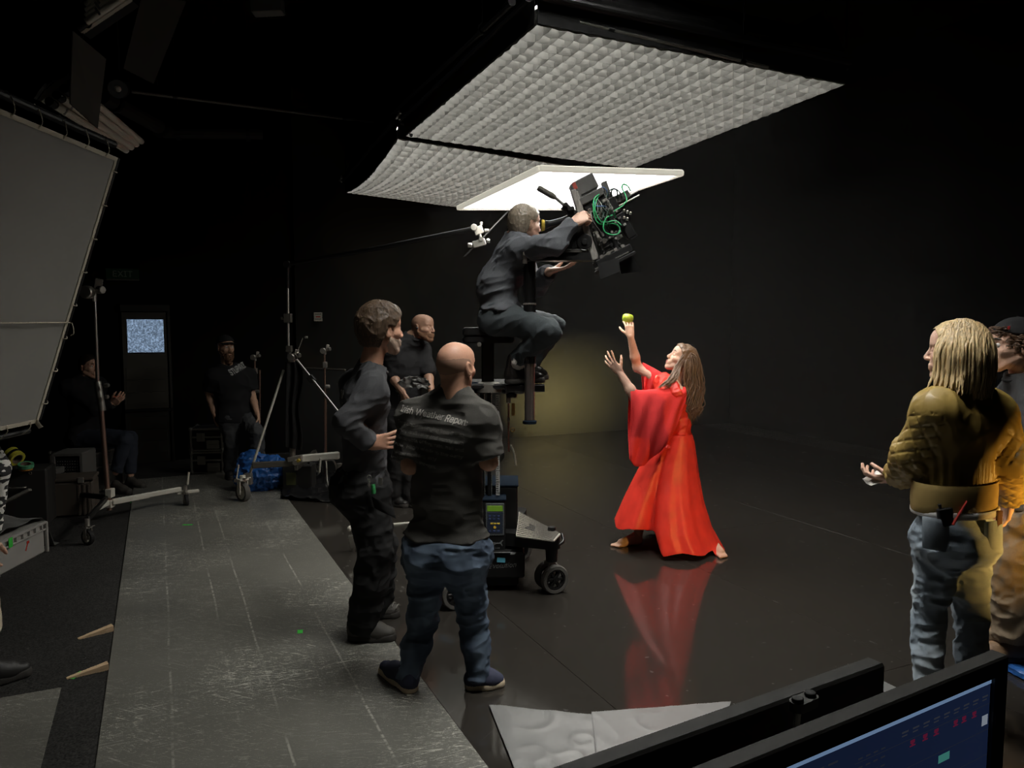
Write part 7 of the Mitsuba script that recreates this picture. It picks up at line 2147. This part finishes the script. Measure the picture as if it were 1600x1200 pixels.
for i, a in enumerate(np.linspace(0, 1, nx_)):
    for j, b in enumerate(np.linspace(0, 1, ny_)):
        x = -0.34 + 0.86 * a
        y = -Wc / 2 + 0.02 + 0.58 * b
        z = Hc + 0.016 + 0.035 * meshkit.noise(A(x * 9, y * 9, 0)) + 0.03 * math.sin(8 * a + 4 * b) ** 2
        ov = x - Lc / 2 + 0.01
        if ov > 0:
            z = max(0.010, Hc + 0.02 - ov * 1.75 + 0.02 * math.sin(14 * b + 3))
            x = Lc / 2 + 0.025 + ov * 0.80 + 0.022 * math.sin(11 * b) * min(1, ov * 12)
        gg[i, j] = (mm @ A(x, y, z, 1))[:3]
solo('cloth', sheet(gg, 0.005), 'mat_cloth_dim', 'dark grey cloth thrown over the grey crate', 'cloth', smooth=True)
pk2 = solo('plank', rbox((0, 0, 0), (0.34, 0.09, 0.02), 0.003, frame(P(10, 783, 5.6), x=CR * 0.8 + UP * 0.42 + CF * 0.4, y=CF)), M('plank', (0.16, 0.155, 0.135), 0.7), 'short grey board slanting up behind the crate cloth at the left edge', 'board')

# blue bag, black box, plastic sheeting
bg = Field(0.010)
c = A(*P(408, 745, 7.95)[:2], 0)
bg.ball(c + UP * 0.14, A(0.25, 0.20, 0.15), k=0.05)
bg.ball(c + UP * 0.24 - CR * 0.10, A(0.13, 0.14, 0.15), k=0.06)
bg.ball(c + UP * 0.22 + CR * 0.12, A(0.13, 0.13, 0.12), k=0.06)
M('bag_blue', (0.03, 0.13, 0.42), 0.28, spec=0.6)
kk = solo('blue_bag', bg.build(cuts=[(c + UP * 0.003, -UP)], wrinkle=lambda p: folds(13, 0.026, 91)(p) + folds(30, 0.008, 92)(p)), 'mat_bag_blue', 'crumpled shiny blue plastic bag behind the rolling stand\'s wheel', 'bag', smooth=True)
bb = P(468, 738, 7.9)
kk = thing('battery_box', 'small black box with a faded green label beside the blue bag', 'box')
mm = frame(A(bb[0], bb[1], 0), x=CR, z=UP)
part(kk, 'body', rbox((0, 0, 0.15), (0.30, 0.20, 0.26), 0.01, mm), 'mat_case_black')
part(kk, 'base', rbox((0, 0, 0.015), (0.31, 0.21, 0.03), 0.005, mm), 'mat_case_black')
part(kk, 'label', rbox((-0.06, -0.102, 0.14), (0.10, 0.004, 0.13), 0.001, mm), M('label_olive', (0.09, 0.10, 0.04), 0.6), label='faded green label')
part(kk, 'handle', tube(spline([(mm @ A(x, 0, z, 1))[:3] for x, z in ((-0.10, 0.28), (-0.08, 0.35), (0.08, 0.35), (0.10, 0.28))], 12), 0.010, 8), 'mat_black_plastic', True)
M('black_film', (0.014, 0.014, 0.015), 0.16, spec=0.7)
def film(corners, n, m_, amp, seed, h0=0.012):
    c = [np.asarray(v, float) for v in corners]
    g_ = np.zeros((n, m_, 3))
    for i, a in enumerate(np.linspace(0, 1, n)):
        for j, b in enumerate(np.linspace(0, 1, m_)):
            p = (c[0] * (1 - a) + c[1] * a) * (1 - b) + (c[3] * (1 - a) + c[2] * a) * b
            q = meshkit.noise(A(p[0] * 5, p[1] * 5, seed)) - 0.4
            q2 = abs(2 * meshkit.noise(A(p[0] * 9, p[1] * 9, seed + 5)) - 1)
            g_[i, j] = p + UP * (h0 + amp * max(0, q) + amp * 0.6 * (1 - q2) ** 3)
    return g_
solo('plastic_sheet', sheet(film([G(440, 782), G(560, 790), G(548, 742), G(444, 744)], 34, 26, 0.07, 3), 0.003), 'mat_black_film', 'crumpled shiny black plastic sheet at the far end of the vinyl', 'plastic sheet', smooth=True)
M('clear_film', (0.10, 0.10, 0.095), 0.4, spec=0.5)
cg = np.array([[P(622 + 48 * a + 2 * math.sin(17 * b), 596 - 9 * math.sin(3 * a) - (8 * a) * b + 22 * b, 6.97 + 0.03 * meshkit.noise(A(a * 9, b * 9, 1))) for b in np.linspace(0, 1, 24)] for a in np.linspace(0, 1, 30)])
cg += (np.stack([meshkit.noise(cg * 26, s) for s in (1, 2, 3)], -1) - 0.5) * 0.05
solo('wisp_film', sheet(cg, 0.002), 'mat_clear_film', 'crumpled grey plastic film standing in for a wisp by the bald man in haze', 'plastic film', smooth=True)  # film put in place of a pale, smoke-like wisp

# ---------------------------------------------------------------- wedges and floor tape
M('raw_wood', (0.62, 0.44, 0.27), 0.65)
def wood_col(p, n, uv):
    v = mikit.noise(p.x * 20, p.y * 160, p.z * 160)
    return mi.Color3f(0.60, 0.43, 0.265) * (0.8 + 0.35 * v)
M('raw_wood', mikit.proc(wood_col), 0.65)
def wedge(label, x0, y0, x1, y1):
    a, b = G(x0, y0), G(x1, y1)
    d = unit(b - a); s_ = np.cross(UP, d); L = np.linalg.norm(b - a)
    v = [a + s_ * 0.011, a - s_ * 0.011, b - s_ * 0.020, b + s_ * 0.020]
    t = [p + UP * h for p, h in zip(v, (0.006, 0.006, 0.034, 0.034))]
    bot = [p + UP * 0.001 for p in v]
    mesh = trimesh.convex.convex_hull(np.array(t + bot))
    return solo('wooden_wedge', mesh, 'mat_raw_wood', label, 'wedge', 'wooden wedges beside the vinyl')
wedge('farther of two pale wooden wedges pointing left from the vinyl edge', 122, 999, 176, 985)
wedge('nearer of two pale wooden wedges pointing left, lying on green tape', 104, 1061, 169, 1045)
def mark(label, x, y, w, h, ang, z):
    c = G(x, y, z); a = math.radians(ang)
    solo('tape_mark', rbox((0, 0, 0), (w, h, 0.0012), 0.0003, frame(c + UP * 0.001, x=CR * math.cos(a) + CF * math.sin(a), z=UP)), 'mat_green_tape', label, 'tape')
mark('bright green tape mark on the far part of the vinyl', 293, 820, 0.085, 0.030, 4, STRIP_H)
mark('small green tape mark in the middle of the vinyl, left of the men\'s shoes', 469, 987, 0.030, 0.052, 14, STRIP_H)
mark('green tape mark under the nearer wooden wedge', 120, 1055, 0.030, 0.085, -6, 0.0)
mark('tiny green tape mark by the leg of the left rolling stand', 207, 785, 0.035, 0.05, 10, 0.0)

# grey plastic film and tape on the glossy floor in front
M('silver_film', (0.20, 0.20, 0.195), 0.42, metal=0.25, spec=0.6)
def ground_quad(pts):
    return [G(x, y, 0.006) for x, y in pts]
solo('silver_sheet', sheet(film(ground_quad([(764, 1104), (926, 1118), (935, 1225), (812, 1225)]), 70, 60, 0.007, 8, 0.004), 0.003), 'mat_silver_film', 'wrinkled silver plastic sheet on the glossy floor at the bottom', 'plastic sheet', smooth=True)
solo('silver_sheet', sheet(film(ground_quad([(924, 1116), (1142, 1099), (1120, 1180), (936, 1225)]), 60, 50, 0.003, 18, 0.008), 0.003), 'mat_silver_film', 'smoother silver plastic sheet right of the wrinkled one, half hidden by the monitors', 'plastic sheet', smooth=True)
solo('tape_strip', slab([G(1319, 1046, 0.006), G(1329, 1040, 0.006), G(1404, 1076, 0.006), G(1390, 1086, 0.006)], 0.003), 'mat_silver_film', 'grey tape strip on the glossy floor just behind the monitors', 'tape')

# boom arm with clamps that carries the panel light
bk = thing('boom_arm', 'black boom arm with bright clamps reaching the lower edge of the panel light', 'boom')
zb_ = depth(pc[3]) + 0.02
part(bk, 'boom', tube([P(449, 413, 7.56), P(600, 386, mid(7.56, zb_, 0.5)), P(746, 356, zb_)], 0.022, 12), 'mat_black_metal', True)
part(bk, 'rod', tube([P(726, 401, zb_ - 0.05), P(760, 366, zb_ - 0.04), P(798, 326, zb_ + 0.05)], 0.009, 8), 'mat_black_metal', True)
part(bk, 'clamp', cat(pb(748, 360, 14, 12, 20, 0.06, zb_ - 0.03), knob(P(741, 356, zb_ - 0.05), -CF, 0.03, 0.05), knob(P(757, 360, zb_ - 0.04), CR, 0.015, 0.04), knob(P(752, 352, zb_ - 0.04), UP, 0.014, 0.03), cyl(P(750, 366, zb_ - 0.05), P(752, 376, zb_ - 0.05), 0.012)), 'mat_dull_steel', 30)
part(bk, 'clamp', cat(pb(749, 380, 20, 10, 15, 0.06, zb_ - 0.05), knob(P(738, 383, zb_ - 0.07), -CR, 0.022, 0.04), knob(P(760, 376, zb_ - 0.06), CR, 0.02, 0.03), knob(P(752, 374, zb_ - 0.07), -CF, 0.02, 0.04)), 'mat_steel', 30, 'bright chrome clamp')
e_ = P(449.5, 413, 7.56)
part(bk, 'socket', cat(cyl(e_ + UP * 0.03, P(449.5, 450, 7.6), 0.018, seg=12), knob(e_ - CF * 0.05, CF, 0.035, 0.09)), 'mat_black_metal', 30)

# ---------------------------------------------------------------- blue box under the young man's foot
bx = thing('blue_box', 'low box wrapped in shiny blue plastic under the young man\'s feet', 'box')
c = A(*P(1585, 1018, 3.82)[:2], 0)
F = Field(0.008)
F.bone(c + UP * 0.05 - CR * 0.10, c + UP * 0.05 + CR * 0.28, 0.05, k=0.03)
wr_ = folds(30, 0.006, 95)
mesh = rbox((0, 0, BOX_H / 2), (0.42, 0.42, BOX_H - 0.002), 0.012, frame(c + CR * 0.085, x=CR * 0.98 + CF * 0.2, z=UP))
mesh = mesh.subdivide_to_size(0.02) if hasattr(mesh, 'subdivide_to_size') else mesh
mv = np.array(mesh.vertices); mv = mv + (np.stack([meshkit.noise(mv * 35, s) for s in (1, 2, 3)], -1) - 0.5) * A(0.012, 0.012, 0.006)
mv[:, 2] = np.clip(mv[:, 2], 0.004, BOX_H)
part(bx, 'wrapped_body', trimesh.Trimesh(mv, mesh.faces, process=False), 'mat_bag_blue')

# ---------------------------------------------------------------- monitors in the foreground
e = unit(CR * 0.8625 + CF * 0.506); nf = unit(-CF * 0.8625 + CR * 0.506)   # along the top edge, and out of the screen
SZ = 1.35
def on_top(px, py, h):
    return G(px, py, h)
s1 = on_top(1557, 1063, SZ)
W_, H_ = 0.60, 0.34
tl = s1 - e * W_
M('monitor_case', (0.045, 0.043, 0.038), 0.6)
nk_ = thing('monitor', 'large black monitor with a dark blue screen in the near right corner', 'monitor')
yv = UP
mm = frame(tl + e * W_ / 2 - yv * H_ / 2, x=e, y=yv)             # screen centre, z out of the screen
part(nk_, 'casing', cat(rbox((0, H_ / 2 + 0.0125, -0.010), (W_ + 0.05, 0.022, 0.020), 0.002, mm), rbox((0, -H_ / 2 - 0.018, -0.016), (W_ + 0.05, 0.034, 0.030), 0.002, mm), rbox((W_ / 2 + 0.013, -0.005, -0.010), (0.024, H_ + 0.056, 0.020), 0.002, mm), rbox((-W_ / 2 - 0.013, -0.005, -0.010), (0.024, H_ + 0.056, 0.020), 0.002, mm), rbox((0, -0.02, -0.024), (W_ + 0.04, H_ + 0.0, 0.016), 0.002, mm)), 'mat_monitor_case')
def screen_rad(p, n, uv):
    x, y = uv.x, uv.y
    base = mi.Color3f(0.0042, 0.0075, 0.021) * (0.8 + 0.5 * x)
    return base * LIGHT['screen']
sq = np.array([[-W_ / 2, -H_ / 2, 0], [W_ / 2, -H_ / 2, 0], [W_ / 2, H_ / 2, 0], [-W_ / 2, H_ / 2, 0]])
sm_ = moved(trimesh.Trimesh(sq + A(0, 0, -0.006), [[0, 1, 2], [0, 2, 3]], process=False), mm)
scene[nk_ + '__screen'] = mikit.ply(sm_, M('screen_glass', (0.01, 0.01, 0.015), 0.15), uv=np.array([[0, 0], [1, 0], [1, 1], [0, 1.0]]), emitter={'type': 'area', 'radiance': mikit.proc(screen_rad), 'sampling_weight': 0.2})
labels[nk_ + '__screen'] = {'label': 'dark blue glowing screen'}
def ui(name, x0, y0, x1, y1, col, lift=0.0):
    """Interface block on the screen, in metres from its top right corner (x leftwards negative, y down)."""
    q_ = trimesh.Trimesh(np.array([[W_ / 2 + x0, H_ / 2 - y1, -0.0052 + lift], [W_ / 2 + x1, H_ / 2 - y1, -0.0052 + lift], [W_ / 2 + x1, H_ / 2 - y0, -0.0052 + lift], [W_ / 2 + x0, H_ / 2 - y0, -0.0052 + lift]]), [[0, 1, 2], [0, 2, 3]], process=False)
    return moved(q_, mm)
def ui_part(name, quads, col):
    k_ = numbered(nk_ + '__screen__' + name)
    scene[k_] = mikit.ply(cat(quads), 'mat_screen_glass', emitter={'type': 'area', 'radiance': rgb(col), 'sampling_weight': 0.02})
ui_part('title_bar', [ui('', -W_, 0.0, 0, 0.0055, 0)], (0.10, 0.16, 0.26))
grey_q, red_q, dim_q = [], [], []
for i in range(9):
    grey_q += [ui('', -0.165 + 0.0185 * i, 0.017, -0.154 + 0.0185 * i, 0.019, 0), ui('', -0.165 + 0.0185 * i, 0.021, -0.156 + 0.0185 * i, 0.0225, 0)]
for x in (-0.150, -0.128, -0.108, -0.072, -0.056, -0.036):
    red_q += [ui('', x, 0.030, x + 0.008, 0.034, 0), ui('', x + 0.002, 0.034, x + 0.006, 0.0355, 0), ui('', x - 0.001, 0.0355, x + 0.009, 0.0372, 0)]
for j in range(3):
    dim_q.append(ui('', -0.24, 0.028 + 0.030 * j, -0.002, 0.0286 + 0.030 * j, 0))
for j in range(4):
    for i in range(4):
        dim_q.append(ui('', -0.235 + 0.012 * i, 0.024 + 0.009 * j, -0.228 + 0.012 * i, 0.0258 + 0.009 * j, 0))
dim_q += [ui('', -0.34 + 0.02 * i, 0.016, -0.326 + 0.02 * i, 0.018, 0) for i in range(4)]
ui_part('menu_marks', grey_q, (0.020, 0.022, 0.030))
ui_part('red_icons', red_q, (0.07, 0.006, 0.020))
ui_part('grid_lines', dim_q, (0.012, 0.014, 0.022))
ui_part('teal_button', [ui('', -0.098, 0.062, -0.077, 0.071, 0)], (0.03, 0.13, 0.11))
ui_part('white_icon', [ui('', -0.016, 0.040, -0.004, 0.052, 0)], (0.16, 0.18, 0.21))
ui_part('brown_bars', [ui('', -0.232, 0.055, -0.195, 0.060, 0), ui('', -0.232, 0.080, -0.192, 0.085, 0)], (0.05, 0.035, 0.03))
part(nk_, 'foot', cat(rbox((0, -H_ / 2 - 0.14, -0.05), (0.06, 0.28, 0.02), 0.004, mm)), 'mat_black_metal')
# second monitor back to back with it
n2 = thing('monitor', 'black monitor seen from behind, just beyond the one with the blue screen', 'monitor')
t2 = G(1200, 1079, 1.345)
m2 = frame(t2 - e * 0.155 - UP * 0.18 + nf * 0.012, x=e, y=UP)
part(n2, 'casing', cat(rbox((0.0, 0, 0), (0.66, 0.36, 0.024), 0.003, m2)), 'mat_monitor_case')
part(n2, 'back_box', rbox((0.0, -0.03, 0.026), (0.30, 0.20, 0.03), 0.008, m2), 'mat_case_black')
br_ = t2 + nf * 0.045
mb_ = G(1256, 1098, 1.345)
mk_ = frame(mb_, x=unit(G(1276, 1089, 1.345) - G(1243, 1104, 1.345)), z=UP)
bp = shapely.union(shapely.geometry.Point(-0.011, 0).buffer(0.0085), shapely.geometry.Point(0.011, 0).buffer(0.0085)).convex_hull
bkey = part(n2, 'mount_bracket', prism(bp, 0.010, mk_), 'mat_case_grey', label='grey mount bracket with two knobs')
for x in (-0.011, 0.011):
    part(bkey, 'knob', knob((mk_ @ A(x, 0, 0.005, 1))[:3], UP, 0.0062, 0.004), 'mat_black_plastic', 30)
a_ = mb_ - unit(mk_[:3, 0]) * 0.010
part(n2, 'rod', cyl(a_ - UP * 0.005, a_ - UP * 0.12 - e * 0.01, 0.0035, seg=10), 'mat_aluminium', 30)
# desk under both
tk = thing('desk', 'black desk holding the two monitors', 'desk')
dz = SZ - H_ - 0.29
md = frame(mid(tl, s1) * A(1, 1, 0) - nf * 0.10, x=e, z=UP)
part(tk, 'top', rbox((0, 0, dz - 0.015), (0.95, 0.60, 0.03), 0.004, md), 'mat_case_black')
for sx_ in (-1, 1):
    for sy_ in (-1, 1):
        part(tk, 'leg', rbox((sx_ * 0.44, sy_ * 0.26, (dz - 0.03) / 2), (0.035, 0.035, dz - 0.03), 0.003, md), 'mat_black_metal')
part(n2, 'foot', rbox((0, 0, 0), (0.06, 0.40, 0.02), 0.003, frame(A(*(t2 - e * 0.155)[:2], dz + 0.20), x=e, y=UP)), 'mat_black_metal')

# ---------------------------------------------------------------- warm lamps: one beyond the right edge, one hidden behind the dolly
wk = thing('warm_lamp', 'small warm work lamp on a stand beyond the right edge of the picture', 'lamp')
lp = EYE * A(1, 1, 0) + CF * 2.10 + CR * 2.9 + UP * 0.95
aim = unit(-CR * math.cos(math.radians(65)) + CF * math.sin(math.radians(65)) - UP * 0.01)
part(wk, 'housing', lathe([(0.10, 0.0), (0.105, 0.0), (0.105, 0.02), (0.06, -0.13), (0, -0.15), (0, -0.14), (0.055, -0.12), (0.10, 0.0)], 28, frame(lp, z=aim)), 'mat_black_metal', 30)
scene['warm_lamp_beam'] = {'type': 'spot', 'to_world': T().look_at(origin=(lp + aim * 0.005).tolist(), target=(lp + aim).tolist(), up=[0, 0, 1]), 'cutoff_angle': 22.5, 'beam_width': 11.0, 'intensity': rgb(np.array([1.0, 0.56, 0.13]) * LIGHT['lamp'])}
part(wk, 'stand', cat(cyl(A(lp[0], lp[1], 0), lp - aim * 0.15, 0.014), *[cyl(A(lp[0], lp[1], 0.35), A(lp[0] + 0.3 * math.cos(t), lp[1] + 0.3 * math.sin(t), 0.01), 0.01) for t in (0, 2.1, 4.2)]), 'mat_black_metal', 30)
gk2 = thing('floor_lamp', 'small warm floor lamp hidden behind the dolly, glowing on the backdrop', 'lamp')
gl = A(*P(778, 700, 8.3)[:2], 0.30)
ga = unit(P(874, 622, 11.8) - gl)
part(gk2, 'housing', lathe([(0.07, 0.0), (0.075, 0.0), (0.075, -0.14), (0.04, -0.18), (0, -0.18), (0, -0.17), (0.07, -0.13), (0.07, 0.0)], 24, frame(gl, z=ga)), 'mat_black_metal', 30)
part(gk2, 'stand', cat(cyl(A(gl[0], gl[1], 0.004), gl - UP * 0.05, 0.012), cyl(A(gl[0], gl[1], 0.004), A(gl[0], gl[1], 0.016), 0.10, seg=20)), 'mat_black_metal', 30)
scene['floor_lamp_beam'] = {'type': 'spot', 'to_world': T().look_at(origin=(gl + ga * 0.01).tolist(), target=(gl + ga).tolist(), up=[0, 0, 1]), 'cutoff_angle': 15.0, 'beam_width': 1.0, 'intensity': rgb(np.array([1.0, 0.80, 0.34]) * LIGHT['backlight'])}
# ---------------------------------------------------------------- thin stage haze filling the studio
scene['stage_haze_medium'] = {'type': 'homogeneous', 'albedo': rgb((0.92, 0.92, 0.90)), 'sigma_t': HAZE, 'phase': {'type': 'hg', 'g': 0.2}}
HZ = ((DROP_X0 + 1.6, 6.2), (2.6, DROP_Y - 0.05), (0.02, 3.3))
scene['stage_haze'] = {'type': 'cube', 'to_world': T().translate([(a + b) / 2 for a, b in HZ]).scale([(b - a) / 2 for a, b in HZ]),
                       'bsdf': {'type': 'null'}, 'interior': {'type': 'ref', 'id': 'stage_haze_medium'}}
labels['stage_haze'] = {'label': 'thin smoky haze hanging in the air over the glossy set', 'category': 'haze', 'kind': 'stuff'}
